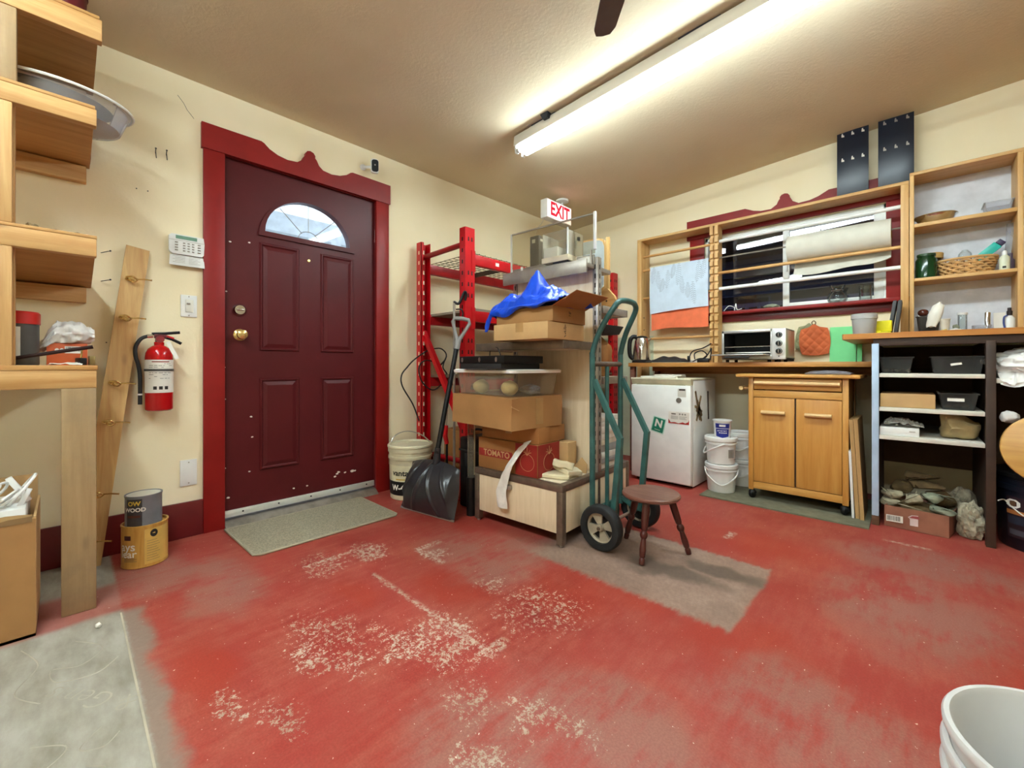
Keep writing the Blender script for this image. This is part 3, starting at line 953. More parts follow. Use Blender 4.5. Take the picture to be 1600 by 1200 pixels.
MB().lathe([(0, 0), (.05, 0), (.055, .10), (.058, .10), (.058, .11), (0, .11)], (-2.33, .0, 2.223), 24).build('body', plain('dark_red_plastic', '#5d1016', .35), rb)
MB().tube([(-2.33 + .058 * math.cos(2 * PI * k / 24), .0 + .058 * math.sin(2 * PI * k / 24), 2.235) for k in range(24)], .004, 6, True).build('rim', bpy.data.materials['dark_red_plastic'], rb)
tag(MB().box(-2.79, -2.70, 0.0, 0.075, 1.846, 1.99, .004).build('wood_block', M['darkbrown']), 'dark brown wood block at the wall on the upper pine shelf', 'block')

# bench top things
cn = thing('canister', 'grey canister with a bright red lid on the pine bench', 'canister', (-2.40, -0.125, 0.910))
MB().lathe([(0, 0), (.052, 0), (.054, .004), (.054, .155), (0, .155)], (-2.40, -0.125, 0.910), 28).build('body', plain('canister_grey', '#4a4744', .5), cn)
MB().patch(around((-2.40, -.125), .054, R(3)), -.040, .006, .935, 1.05, .001, 8).build('paper_label', M['offwhite'], cn)
MB().lathe([(0, 0), (.057, 0), (.057, .040), (.052, .046), (0, .046)], (-2.40, -.125, 1.062), 28).build('lid', plain('lid_red', '#c01e14', .4), cn)
ob = thing('orange_box', 'orange carton with a barcode under the white plastic bag', 'box', (-2.54, 0, .910))
MB().box(-2.63, -2.45, -.055, .058, .910, .998, .002).build('carton', M['orange'], ob)
bc = MB()
random.seed(2)
f_ = planar((-2.4495, .018, .972), (1, 0, 0))
MB().patch(f_, -.024, .024, -.014, .014, .0004, 1).build('barcode_label', M['paper'], ob)
u = -.021
while u < .02:
    w_ = random.choice((.0008, .0012, .002))
    bc.patch(f_, u, u + w_, -.006, .012, .0008, 1); u += w_ + random.choice((.0009, .0014))
tag(bc.build('barcode', M['ink'], ob), kind='stuff')
cc = MB()
for a in (-.045, -.032): cc.prism([(.006 * math.cos(2 * PI * i / 12), .008 * math.sin(2 * PI * i / 12)) for i in range(12)], lambda u, v, w: f_(u + a, v - .002, w + .0005), .0004)
tag(cc.build('printed_mark', M['paper'], ob), kind='stuff')
bg = MB()
def bagf(u, v):
    a = 2 * PI * u
    t = v
    y = -.075 + .155 * t
    r = .012 + .055 * math.sin(PI * min(1, max(0, (t * .93 + .02)))) ** .8
    n = nz(6 * t, 2 * math.cos(a), 2 * math.sin(a)) * .022 + nz(18 * t, 5 * math.cos(a), 5 * math.sin(a)) * .008
    cz = 1.035 - .055 * max(0, .3 - t) * 3.3
    return (-2.50 + (r * 1.1 + n) * math.cos(a) + .05 * max(0, .3 - t), y, max(.999 if t > .25 else .94, cz + (r * .72 + n) * math.sin(a)))
bg.sheet(bagf, 36, 26)
tag(bg.build('plastic_bag', M['bag'], smooth=60), 'crumpled white plastic bag on top of the orange carton', 'bag')
tag(MB().tube([(-2.33, -.19, .921), (-2.315, .070, .982)], [.0065, .007], 8).build('dark_rod', plain('dark_rod', '#2a1613', .7, spec=.2)), 'thin dark wooden stick slanting up in front of the orange carton', 'stick')
tag(MB().sheet(lambda u, v: (-2.30 - .10 * v, -.05 + .09 * u + .01 * v, .9115 + .012 * abs(nz(u * 3, v * 3)) + .012 * u * v), 8, 8, .0006).build('crumpled_paper', M['paper']), 'crumpled white paper slip on the pine bench edge', 'paper')
sc_ = thing('scrap_clamp', 'small black and brass clamp beside the paper slip on the pine bench', 'tool', (-2.36, .045, .911))
MB().obox((-2.36, .038, .925), (.05, .02, .028), .3, .003).build('jaw', M['black'], sc_)
MB().obox((-2.37, .068, .929), (.04, .018, .036), .1, .003).build('body', plain('dull_olive_metal', '#8c7a4c', .45, .5), sc_)
MB().cyl((-2.36, .038, .938), (-2.36, .041, .975), .003, seg=8).build('screw', M['brass'], sc_)

# hook plank leaning on the wall
pk = thing('hook_plank', 'tall pine plank with brass coat hooks leaning against the cream wall', 'plank', (-2.70, 0.12, 0))
top = Vector((-2.782, .241, 1.485)); bot = Vector((-2.700, .062, 0.0))
pd = (top - bot).normalized()
pn = Vector((1, 0, 0)); pn = (pn - pd * pn.dot(pd)).normalized()
pside = pd.cross(pn).normalized()
if pside.y < 0: pside = -pside
hw = .044
def pkf(u, v, w): return bot + pside * u + pd * v + pn * w
L_ = (top - bot).length
MB().prism([(-hw, 0), (hw, 0), (hw, L_), (-hw, L_ + .004)], pkf, .020).build('board', M['plank'], pk)
for z in (1.325, 1.135, .825, .645, .325, .120):
    v = z / pd.z
    h = MB()
    h.prism([(.018 * math.cos(2 * PI * i / 16) - .012, .009 * math.sin(2 * PI * i / 16)) for i in range(16)], lambda a, b_, w: pkf(a, v + b_, .020 + w), .004)
    h.tube(bez([pkf(-.02, v, .022), pkf(-.026, v + .004, .045), pkf(-.006, v + .008, .058), pkf(.012, v, .055), pkf(.034, v + .002, .070), pkf(.062, v + .001, .088)], 6), [.0045] * 18 + [.0035] * 12 + [.0045], 8)
    h.tube(bez([pkf(-.012, v - .002, .022), pkf(-.008, v - .012, .04), pkf(.004, v - .014, .05), pkf(.014, v - .004, .055)], 5), .004, 8)
    h.build('coat_hook', M['brass'], pk)

# carton with white cables on the floor
cb = thing('cardboard_box', 'open cardboard box of white cables under the pine bench', 'box', (-2.32, -.30, 0))
MB().box(-2.500, -2.140, -.55, -.072, 0, .010).build('bottom', M['card'], cb)
MB().box(-2.146, -2.140, -.55, -.072, 0, .395).build('front_panel', M['card'], cb)
MB().box(-2.500, -2.146, -.078, -.072, 0, .40).build('side_panel', M['card2'], cb)
MB().box(-2.500, -2.146, -.55, -.544, 0, .40).build('side_panel', M['card'], cb)
MB().box(-2.500, -2.494, -.544, -.078, 0, .485).build('back_panel', M['card2'], cb)
tag(MB().sheet(lambda u, v: (-2.158 - .0, -.50 + .42 * u, .35 + .06 * v + .012 * nz(u * 5, 1.7)), 14, 2, .003).build('carton_flap', M['card2'], cb))
MB().sheet(lambda u, v: (-2.1385, -.50 + .42 * u, .385 + v * (.018 + .014 * nz(u * 7, 3.1))), 16, 1, .0008).build('torn_edge', M['card_in'], cb)
wbx = MB(); wbx.box(-2.42, -2.165, -.52, -.095, .012, .430, .004)
tag(wbx.build('white_carton', M['white']), 'white inner carton standing inside the cardboard box of cables', 'box')
random.seed(11)
cablec = thing('white_cable', 'tangle of white cable loops on top of the white carton', 'cable', (-2.28, -.25, .432))
for i in range(7):
    cy = -.105 - .022 * i + random.uniform(-.01, .01); cx = -2.24 + random.uniform(-.06, .05)
    r1 = random.uniform(.04, .085)
    tl = random.uniform(-.7, .7)
    pts = [(cx + r1 * math.cos(a) * math.cos(tl), cy + r1 * math.cos(a) * math.sin(tl) * .6 + .03 * math.sin(a), .436 + r1 * .55 * (1 + math.sin(a))) for a in [2 * PI * k / 20 for k in range(20)]]
    MB().tube(pts, .0045, 6, True).build('loop', M['white'], cablec)
MB().obox((-2.25, -.115, .48), (.016, .016, .10), 0, .002, M=Matrix.Rotation(.5, 4, 'X')).build('cable_end', M['white'], cablec)
MB().obox((-2.22, -.10, .455), (.014, .014, .06), 0, .002, M=Matrix.Rotation(-.4, 4, 'X')).build('cable_end', M['white'], cablec)

# paint cans
yc = thing('varnish_can', 'large yellow woodgrain varnish can on the floor by the baseboard', 'can', (-2.585, .25, 0))
CY = (-2.585, .25)
MB().lathe([(0, .0), (.080, 0), (.084, .004), (.083, .008), (.083, .180), (.085, .184), (.085, .190), (.078, .190), (.076, .180), (0, .180)], (*CY, 0), 36).build('body', wood('varnish_print', '#b67a2a', '#dcae58', 'z', .35, 1.0, knots=False), yc)
f_ = around(CY, .0835, R(-8))
MB().patch(f_, .0005, .0015, .015, .172, .0006, 1).build('print_seam', M['card2'], yc)
MB().patch(f_, .0015, .115, .015, .172, .0003, 12).build('side_panel', plain('can_yellow', '#d8b05c', .4), yc)
MB().patch(f_, -.078, -.048, .130, .150, .0007, 4).build('dark_badge', plain('badge_maroon', '#4a1820', .4), yc)
MB().text('ays', .052, lambda u, v, w: f_(u - .062, .100 + v, w), .0012, bold=.0006).build('lettering', M['paper'], yc, smooth=0)
MB().text('lear', .046, lambda u, v, w: f_(u - .060, .068 + v, w), .0012, bold=.0006).build('lettering', M['paper'], yc, smooth=0)
tl = MB()
for i in range(4): tl.patch(f_, -.080, -.025 - .008 * (i % 2), .035 + .005 * i, .0366 + .005 * i, .0009, 5)
for i in range(9): tl.patch(f_, .010, .058 - .006 * (i % 3), .030 + .011 * i, .0315 + .011 * i, .0009, 5)
tag(tl.build('fine_print', M['bronze'], yc), kind='stuff')
MB().prism([(.014 * math.cos(2 * PI * i / 18), .017 * math.sin(2 * PI * i / 18)) for i in range(18)], lambda u, v, w: f_(.035 + u, .150 + v, .0008 + w), .0005).build('seal', M['black2'], yc)
gc = thing('stain_can', 'smaller grey wood stain can standing on the yellow can', 'can', (-2.58, .245, .181))
CG = (-2.58, .245)
MB().lathe([(0, .0), (.064, 0), (.067, .003), (.066, .007), (.066, .130), (.068, .134), (.068, .140), (.062, .140), (.060, .133), (0, .132)], (*CG, .181), 32).build('body', plain('can_grey', '#7c8188', .35, .2, .15), gc)
f_ = around(CG, .0665, R(-12), .181)
MB().lathe([(0, .134), (.060, .134), (.061, .138), (0, .137)], (*CG, .181), 30).build('lid', M['alu'], gc)
MB().patch(f_, -.060, .002, .008, .128, .0005, 10).build('dark_label', plain('can_label_dark', '#3a3638', .4, 0, .3, 30), gc)
MB().text('OW', .026, lambda u, v, w: f_(u - .028, .108 + v, w), .0012, bold=.001).build('lettering', plain('can_yellow_print', '#d8b540', .4), gc, smooth=0)
MB().text('WOOD', .024, lambda u, v, w: f_(u - .026, .080 + v, w), .0012, bold=.0008).build('lettering', M['paper'], gc, smooth=0)
MB().patch(f_, -.055, -.004, .046, .056, .0010, 6).build('label_band', plain('can_brown_print', '#5a2a1c', .4), gc)

# fire extinguisher
fe = thing('fire_extinguisher', 'red fire extinguisher with a white label hung on the cream wall', 'extinguisher', (-2.728, .317, .686))
CE = (-2.728, .317)
MB().lathe([(0, .0), (.046, 0), (.054, .006), (.0555, .014), (.0555, .262), (.053, .285), (.044, .306), (.028, .320), (.020, .324), (.020, .340), (0, .340)], (*CE, .686), 36).build('cylinder', M['red_ext'], fe)
f_ = around(CE, .0558, R(0), .686)
lab = MB().patch(f_, -.083, .083, .090, .252, .0005, 20).build('label', M['paper'], fe)
fp = MB()
random.seed(5)
for i in range(9):
    v = .232 - i * .009
    if .195 < v < .205: continue
    u = -.048
    while u < .045:
        w_ = random.uniform(.006, .02)
        if random.random() < .7: fp.patch(f_, u, u + w_, v, v + .0018, .0012, 2)
        u += w_ + .004
for u0 in (-.022, .000, .022): fp.patch(f_, u0 - .007, u0 + .007, .106, .122, .0012, 2)
tag(fp.build('fine_print', M['ink'], fe), kind='stuff')
MB().patch(f_, -.035, .035, .240, .245, .0012, 6).build('red_line', M['inkred'], fe)
MB().lathe([(.0560, .196), (.0580, .196), (.0580, .207), (.0560, .207)], (*CE, .686), 36).build('strap', plain('strap_grey', '#5f6160', .4, .6), fe)
MB().box(XA, -2.782, .29, .344, .86, .92).build('wall_bracket', M['black'], fe)
va = MB()
va.cyl((CE[0], CE[1], 1.020), (CE[0], CE[1], 1.052), .016, seg=14)
va.obox((CE[0], CE[1] + .004, 1.055), (.022, .048, .020), 0, .003)
va.build('valve', plain('valve_dark_red', '#5f2024', .35, .3), fe)
MB().lathe([(0, 0), (.017, 0), (.017, .008), (0, .009)], (CE[0] + .012, CE[1] + .002, 1.040), 18, Matrix.Rotation(PI / 2, 4, 'Y')).build('gauge', plain('gauge_red', '#8a2f36', .3, .3), fe)
MB().tube([(CE[0], CE[1] - .028, 1.066), (CE[0], CE[1] + .02, 1.070), (CE[0], CE[1] + .082, 1.079)], .0055, 8, flat=1.3).build('carry_handle', M['black'], fe)
MB().tube([(CE[0], CE[1] + .012, 1.054), (CE[0], CE[1] + .05, 1.043), (CE[0], CE[1] + .088, 1.022)], .0055, 8, flat=1.3).build('squeeze_lever', M['black'], fe)
MB().tube([(CE[0], CE[1] + .02, 1.060), (CE[0], CE[1] + .058, 1.046)], .006, 8).build('pull_pin', M['red'], fe)
MB().cyl((CE[0], CE[1] - .024, 1.056), (CE[0], CE[1] - .046, 1.054), .010, seg=12).build('hose_nut', M['chrome'], fe)
MB().tube(bez([(CE[0], CE[1] - .040, 1.055), (CE[0], CE[1] - .068, 1.040), (CE[0], CE[1] - .088, 1.000), (CE[0], CE[1] - .088, .955), (CE[0], CE[1] - .078, .91), (CE[0], CE[1] - .072, .85), (CE[0], CE[1] - .072, .72)], 8), .0085, 10).build('hose', M['rubber'], fe)
MB().lathe([(.0085, 0), (.0105, 0), (.0105, .008), (.0085, .008)], (CE[0], CE[1] - .072, .765), 12).build('hose_clip', M['white'], fe)
MB().sheet(lambda u, v: (CE[0] + .060 + .004 * v, CE[1] + .018 + .036 * v + .016 * u, 1.025 - .085 * v + .006 * u), 2, 4, .0008).build('tag', M['paper'], fe)

# keypad, switch, blank plate, camera, nails
kp = thing('alarm_keypad', 'white alarm keypad with a flipped-down cover beside the door casing', 'keypad', (XA, .437, 1.43))
MB().prism([(.362, 1.510), (.366, 1.500), (.378, 1.492), (.500, 1.492), (.509, 1.502), (.512, 1.560), (.508, 1.594), (.372, 1.594), (.362, 1.585)], fx, .024).build('body', M['white'], kp)
MB().prism([(.362, 1.432), (.512, 1.432), (.510, 1.488), (.366, 1.488)], lambda u, v, w: Vector((XA + .010 + w + (1.49 - v) * .25, u, v)), .005).build('cover', M['white'], kp)
MB().patch(planar((XA + .0245, .437, 1.579), (1, 0, 0)), -.048, .042, -.008, .010, .0006, 1).build('display', plain('lcd_green', '#6f9a84', .3), kp)
MB().box(XA + .024, XA + .0255, .362, .512, 1.563, 1.5642).build('seam', M['gmetal'], kp)
for r_ in range(4):
    for c_ in range(5):
        if c_ == 0 or c_ == 4: w_ = .013
        else: w_ = .010
        yy = .392 + [0, .032, .051, .070, .096][c_]
        zz = 1.552 - r_ * .0135
        MB().box(XA + .024, XA + .027, yy - w_ / 2, yy + w_ / 2, zz - .003, zz + .003, .0008, 1).build('button', M['gmetal'], kp)
fp = MB()
for i in range(5):
    fp.patch(planar((XA + .027 + .0065, .437, 1.478 - i * .008), (1, 0, .25)), -.062 + .01 * (i % 2), -.01, 0, .0016, .0006, 1)
    fp.patch(planar((XA + .027 + .0065, .437, 1.478 - i * .008), (1, 0, .25)), .005, .055 - .012 * (i % 2), 0, .0016, .0006, 1)
tag(fp.build('fine_print', M['gmetal'], kp), kind='stuff')
ls = thing('light_switch', 'white dimmer light switch on the wall below the keypad', 'switch', (XA, .4465, 1.17))
MB().box(XA, XA + .007, .412, .482, 1.168, 1.284, .002).build('plate', M['white'], ls)
MB().box(XA + .007, XA + .011, .432, .466, 1.193, 1.260, .002).build('rocker', M['offwhite'], ls)
MB().box(XA + .011, XA + .016, .437, .452, 1.235, 1.243, .001).build('slider', M['gmetal'], ls)
for z in (1.276, 1.176): MB().cyl((XA + .007, .447, z), (XA + .0085, .447, z), .003, seg=8).build('screw', M['gmetal'], ls)
bp = thing('blank_plate', 'white blank cover plate low on the wall beside the door casing', 'plate', (XA, .445, .272))
MB().box(XA, XA + .007, .409, .482, .272, .409, .002).build('plate', M['white'], bp)
for z in (.395, .286): MB().cyl((XA + .007, .446, z), (XA + .0085, .446, z), .0035, seg=8).build('screw', M['gmetal'], bp)
sc2 = thing('security_camera', 'small white security camera with a black face above the door casing', 'camera', (-2.73, 1.49, 2.25))
dcam = (Vector((0, 0, .907)) - Vector((-2.73, 1.49, 2.30))); dcam.z *= .35; dcam.normalize()
up_ = Vector((0, 0, 1)); rr_ = up_.cross(dcam).normalized(); uu_ = dcam.cross(rr_)
def scf(u, v, w): return Vector((-2.74, 1.487, 2.302)) + rr_ * u + uu_ * v + dcam * w
def rrect(a, b_, r_, n=5):
    out = []
    for cx, cy, s0 in ((a - r_, b_ - r_, 0), (-a + r_, b_ - r_, 90), (-a + r_, -b_ + r_, 180), (a - r_, -b_ + r_, 270)):
        for k in range(n + 1):
            t_ = R(s0 + 90 * k / n); out.append((cx + r_ * math.cos(t_), cy + r_ * math.sin(t_)))
    return out
MB().prism(rrect(.027, .045, .018), scf, .040).build('body', M['white'], sc2)
MB().prism(rrect(.0225, .040, .016), lambda u, v, w: scf(u + .003, v, w + .040), .003).build('face', M['black'], sc2)
MB().cyl(scf(.003, .005, .043), scf(.003, .005, .0445), .005, seg=12).build('lens', M['gmetal'], sc2)
MB().tube([scf(-.005, 0, .0), (-2.775, 1.445, 2.30), (XA, 1.43, 2.30)], .010, 10).build('mount_arm', M['white'], sc2)
MB().lathe([(0, 0), (.022, 0), (.020, .010), (0, .011)], (XA, 1.43, 2.30), 16, Matrix.Rotation(PI / 2, 4, 'Y')).build('mount_base', M['white'], sc2)
NL = [(.311, 1.985, 'nail in the cream wall, left of the pair near the door header'), (.354, 1.990, 'nail in the cream wall, right of the pair near the door header'),
      (.140, 1.446, 'long nail sticking out level with the middle pine shelf edge'), (.140, 1.311, 'long nail sticking out below the middle pine shelf edge')]
for i, (y, z, lb) in enumerate(NL):
    n_ = MB()
    if i < 2:
        n_.cyl((XA - .005, y, z + .006), (XA + .03, y - .002, z + .02), .0018, seg=6); n_.cyl((XA + .03, y - .002, z + .02), (XA + .032, y - .002, z + .021), .004, seg=8)
        n_.cyl((XA + .001, y, z + .02), (XA + .004, y + .003, z - .018), .0018, seg=6)
    else:
        n_.cyl((XA - .005, y - .03, z), (XA + .075, y, z), .0016, seg=6); n_.cyl((XA + .075, y, z), (XA + .077, y, z), .004, seg=8)
    tag(n_.build('nail', M['dark_gap']), lb, 'nail')
holes = MB()
for y, z in ((.238, 1.79), (.281, 1.79), (.13, 1.02), (.16, .56)):
    holes.cyl((XA - .001, y, z), (XA + .0006, y, z), .003, seg=8)
tag(holes.build('nail_hole', M['slot'], wl), kind='stuff')
ck = MB().tube([(XA + .0003, .47, 2.235), (XA + .0003, .44, 2.27), (XA + .0003, .425, 2.30), (XA + .0003, .40, 2.33)], .0012, 4)
ck.build('hairline_crack', M['bronze'], wl)

# door mat
dm = thing('door_mat', 'worn grey green mat on the red floor in front of the door', 'mat', (-2.5, .99, 0))
mc = [(-2.742, .597), (-2.742, 1.387), (-2.285, 1.385), (-2.266, 1.370), (-2.262, .64), (-2.285, .612)]
MB().prism(mc, lambda u, v, w: Vector((u, v, .001 + w)), .009).build('pile', M['mat'], dm)
MB().tube([(u, v, .006) for u, v in mc], .0065, 6, True).build('binding', M['mat_edge'], dm)
# scratched writing in the bare slab and a white crumb
fl = bpy.data.objects['floor']
scr = MB()
ff = planar((-1.62, .035, .0012), (0, 0, 1), rot=R(180), up=(0, 1, 0))
scr.text('& Gems', .085, planar((-1.63, .045, .0005), (0, 0, 1), up=(.75, -1, 0)), .0006, bold=-.0015)
for pts in ([(-2.0, .02), (-1.9, .08), (-1.83, .03), (-1.86, -.03), (-1.78, -.02), (-1.75, .06), (-1.80, .11)],
            [(-1.52, -.06), (-1.46, .0), (-1.40, -.05), (-1.36, -.12), (-1.30, -.05)],
            [(-1.48, .06), (-1.43, .02), (-1.40, .06), (-1.43, .09)], [(-1.36, .03), (-1.32, .06), (-1.29, .02)],
            [(-2.06, -.10), (-1.92, -.06), (-1.80, -.10), (-1.70, -.05)]):
    scr.tube(bez([(x, y, .0002) for x, y in pts], 8), .0017, 4)
tag(scr.build('scratched_lettering', plain('scratch', '#aca496', .9), fl), kind='stuff')
tag(MB().pebble((-2.05, .075, .008), (.012, .009, .009), 2).build('white_crumb', M['paper']), 'small white plaster crumb on the pale floor slab', 'crumb')
# control joint of the slab: thin raised lip
MB().box(-2.11, -.9, .134, .139, 0, .0016).build('slab_joint', plain('joint_line', '#b5ab98', .9), fl)
# ------------------------------------------------------------------ red pallet rack in the corner
rr = thing('pallet_rack', 'tall red steel pallet rack with a wire deck along the door wall in the corner', 'rack', (-2.46, 2.82, 0))
FX, RX = -2.17, -2.71
FA, FBk = 1.875, 3.80      # near and far frames (y)
def upright(x, y, top):
    u = MB()
    # c-section post, 84 mm wide, 60 deep
    u.box(x - .030, x + .030, y - .042, y - .038, .006, top); u.box(x - .030, x + .030, y + .038, y + .042, .006, top)
    s_ = 1 if x > -2.4 else -1
    u.box(x + s_ * .026, x + s_ * .030, y - .038, y + .038, .006, top)
    u.box(x - .030, x - .026, y - .042, y - .018, .006, top) if s_ > 0 else u.box(x + .026, x + .030, y - .042, y - .018, .006, top)
    u.box(x - .045, x + .045, y - .055, y + .055, 0, .006)
    o = u.build('upright', M['red'], rr)
    h = MB()
    z = .15
    while z < top - .03:
        for yy in ((-.014, .016) if x > -2.4 else (-.020,)):
            if x > -2.4 and y < 2 and any(a - .06 < z + .014 < b_ + .03 for a, b_ in ((1.600, 1.672), (1.212, 1.286), (.74, .81))): continue
            h.prism([(yy - .006, z), (yy + .006, z), (yy + .004, z + .028), (yy - .004, z + .028)], lambda a, b_, w: Vector((x + .0302 + w, y + a, b_)), .0008)
        h.box(x - .006, x + .006, y - .0428, y - .0421, z, z + .026)
        z += .0762
    tag(h.build('slots', M['slot'] if x > -2.4 else M['wall'], o), kind='stuff')
    return o
for x in (FX - .03, RX):
    for y in (FA, FBk):
        upright(x, y, 1.842)
for y in (FA, FBk):
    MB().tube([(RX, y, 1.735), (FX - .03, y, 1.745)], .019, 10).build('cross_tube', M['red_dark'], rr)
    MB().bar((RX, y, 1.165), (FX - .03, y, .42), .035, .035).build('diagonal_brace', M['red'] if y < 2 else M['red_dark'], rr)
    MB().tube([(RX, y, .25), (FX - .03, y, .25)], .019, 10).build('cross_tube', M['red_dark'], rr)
def beam(x, z0, z1, mk):
    b = MB(); b.box(x - .02, x + .02, FA + .042, FBk - .042, z0, z1, .003)
    o = b.build('beam', mk, rr)
    return o
for z0, z1 in ((1.600, 1.672), (1.212, 1.286), (.74, .81)):
    o = beam(FX - .025, z0, z1, M['red'])
    for y in (FA + .0425, FBk - .0485): MB().box(FX - .05, FX + .0, y, y + .006, z0 - .05, z1 + .02).build('beam_end_plate', M['red'], o)
    MB().box(FX + .0004, FX + .004, FA + .012, FA + .042, z0 - .05, z1 + .02).build('beam_hook_plate', M['red'], o)
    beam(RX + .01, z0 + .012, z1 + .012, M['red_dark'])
for z, y0, y1 in ((1.637, 2.12, 2.155), (1.25, 3.55, 3.585)):
    MB().box(FX - .006, FX - .0035, y0, y1, z - .012, z + .012).build('white_tag', M['paper'], rr)
wd_ = MB()
y = FA + .06
while y < FBk - .05:
    wd_.tube([(RX, y, 1.690), (FX - .03, y, 1.690)], .0026, 4); y += .055
for k in range(10):
    xx = RX + .02 + k * .054
    wd_.tube([(xx, FA + .05, 1.686), (xx, FBk - .05, 1.686)], .0026, 4)
tag(wd_.build('wire_deck', M['wire'], rr), kind='stuff')
for yb in (2.35, 3.05):
    MB().box(RX, FX - .03, yb, yb + .035, 1.655, 1.683).build('deck_channel', M['darkbrown'], rr)
MB().box(RX - .01, FX - .01, FA + .05, FBk - .05, 1.287, 1.303).build('shelf_board', plain('dusty_board', '#8e8070', .8, 0, .15), rr)
MB().box(RX - .01, FX - .01, FA + .05, FBk - .05, .822, .842).build('shelf_board', plain('dusty_board_brown', '#77604a', .8, 0, .2), rr)

# cord on the rack
def rx(a): return [(-2.66, y, z) for y, z in a]
tag(MB().tube(bez(rx([(1.80, .50), (1.746, .628), (1.66, .76), (1.652, .84), (1.70, .90), (1.76, .955), (1.864, 1.018), (1.95, 1.042), (2.007, 1.04), (2.05, 1.005), (2.044, .962), (2.0, .92), (1.96, .89), (2.03, .94), (2.055, .985), (2.02, .90), (2.06, .83), (1.97, .74), (1.90, .73), (1.82, .80), (1.80, .90), (1.86, .95), (1.97, .93)]), 6), .005, 6).build('extension_cord', M['black2']),
    'black extension cord looped over the near upright of the red rack', 'cord')
gb = thing('litter_picker', 'grey litter picker with a black grip standing against the red rack', 'tool', (-2.215, 1.775, 0))
MB().tube([(-2.215, 1.775, .01), (-2.215, 1.775, 1.34)], .0085, 8).build('pole', M['gmetal'], gb)
MB().tube(bez([(-2.215, 1.772, 1.335), (-2.195, 1.80, 1.325), (-2.17, 1.825, 1.40), (-2.165, 1.838, 1.385), (-2.175, 1.835, 1.345)], 5), .009, 8).build('grip', M['black'], gb)
MB().tube(bez([(-2.21, 1.785, 1.285), (-2.19, 1.815, 1.285), (-2.185, 1.825, 1.262), (-2.185, 1.82, 1.24)], 5), .005, 6).build('trigger', M['black'], gb)

# motor oil pail
ba = thing('oil_pail', 'off white motor oil pail with a wire handle beside the door casing', 'bucket', (-2.565, 1.665, 0))
CB = (-2.565, 1.665)
dirt = plain('dirty_cream', '#d3c8a8', .5, 0, .12, 7)
MB().lathe([(0, 0), (.132, 0), (.136, .004), (.143, .27), (.150, .272), (.150, .290), (.145, .293), (.146, .318), (.152, .320), (.152, .345), (.148, .350), (.140, .352), (0, .352)], (*CB, 0), 40).build('body', dirt, ba)
MB().lathe([(.140, .352), (.156, .350), (.156, .362), (.150, .368), (.138, .366), (.134, .358), (0, .358)], (*CB, 0), 40).build('lid', plain('cream_lid', '#ddd6b8', .5, 0, .08), ba)
ang = math.atan2(-CB[1], -CB[0])
f_ = around(CB, .1365, ang, 0, .026)
MB().patch(f_, -.20, .20, .035, .128, .0012, 30).build('black_band', M['black'], ba)
MB().patch(f_, -.20, .20, .128, .236, .0012, 30).build('label', plain('oil_label', '#ded5b4', .5), ba)
MB().text("vanta", .054, lambda u, v, w: f_(u - .070, .185 + v, w), .0024, bold=.0012).build('lettering', M['black'], ba, smooth=0)
MB().text("W-40", .050, lambda u, v, w: f_(u - .076, .085 + v, w), .0024, bold=.0020).build('lettering', M['paper'], ba, smooth=0)
MB().patch(f_, -.10, .04, .139, .147, .0020, 10).build('gold_line', plain('gold_print', '#c9a94a', .4), ba)
d_ = Vector((.688, -.725, 0)); s_ = Vector((.725, .688, 0))
c0 = Vector((*CB, .30))
MB().tube(bez([c0 + s_ * .15 + d_ * .0, c0 + s_ * .135 - d_ * .05 + Vector((0, 0, .05)), c0 + s_ * .06 - d_ * .08 + Vector((0, 0, .11)), c0 - s_ * .05 - d_ * .09 + Vector((0, 0, .135)), c0 - s_ * .13 - d_ * .04 + Vector((0, 0, .10)), c0 - s_ * .15 + Vector((0, 0, .0))], 7), .004, 6).build('wire_handle', M['steel'], ba)

# snow shovel
sh = thing('snow_shovel', 'black snow shovel with a ribbed grey scoop leaning against the red rack', 'shovel', (-2.14, 1.55, 0))
BL = Vector((-2.375, 1.475, .004)); BR = Vector((-1.925, 1.545, .004))
ex_ = (BR - BL).normalized(); lean = Vector((-.02, .10, .33)).normalized()
out_ = ex_.cross(lean).normalized()
if out_.dot(Vector((.688, -.725, 0))) < 0: out_ = -out_
Wd = (BR - BL).length; Hh = .325
def scoop(u, v):
    a = (u - .5) * 2
    h = Hh * v * (1 - .10 * a * a * v)
    bow = .085 * math.sin(PI * min(1, v * .98)) ** .85 * (1 - .55 * abs(a) ** 3)
    rib = .013 * max(0, math.cos((a * (3.0 + 1.6 * v) + (1.5 - 1.5 * v) * (1 if a < .05 else -1)) * PI)) ** 6 * math.sin(PI * min(1, v * .95 + .05)) ** .5 if abs(a) < .84 else 0
    taper = 1 - .10 * v
    return BL + ex_ * (Wd * (.5 + a * .5 * taper)) + lean * h + out_ * (bow + rib + .006 - .05 * max(0, abs(a) - .84) / .16 * math.sin(PI * min(1, v)))
MB().sheet(scoop, 120, 28, .004).build('scoop', M['graphite'], sh, smooth=50)
MB().sheet(lambda u, v: scoop(u, .0) + lean * (.012 * v - .003) + out_ * .003, 20, 1, .004).build('wear_strip', M['steel'], sh)
g0 = Vector((-2.12, 1.555, .22)); g1 = Vector((-2.135, 1.60, .47)); g2 = Vector((-2.135, 1.735, 1.045))
MB().tube([scoop(.53, .97) + out_ * .0 + Vector((0, 0, -.04)), g1 + (g2 - g1) * -.12], [.026, .019], 12).build('socket', M['graphite'], sh)
MB().tube([g1 - (g2 - g1) * .18, g2], .0155, 12).build('shaft', M['black'], sh)
gv = (g2 - g1).normalized(); gs = (Vector((.75, .66, 0)) - gv * Vector((.75, .66, 0)).dot(gv)).normalized()
dg = plain('grip_grey', '#7f7a76', .4, 0, .1)
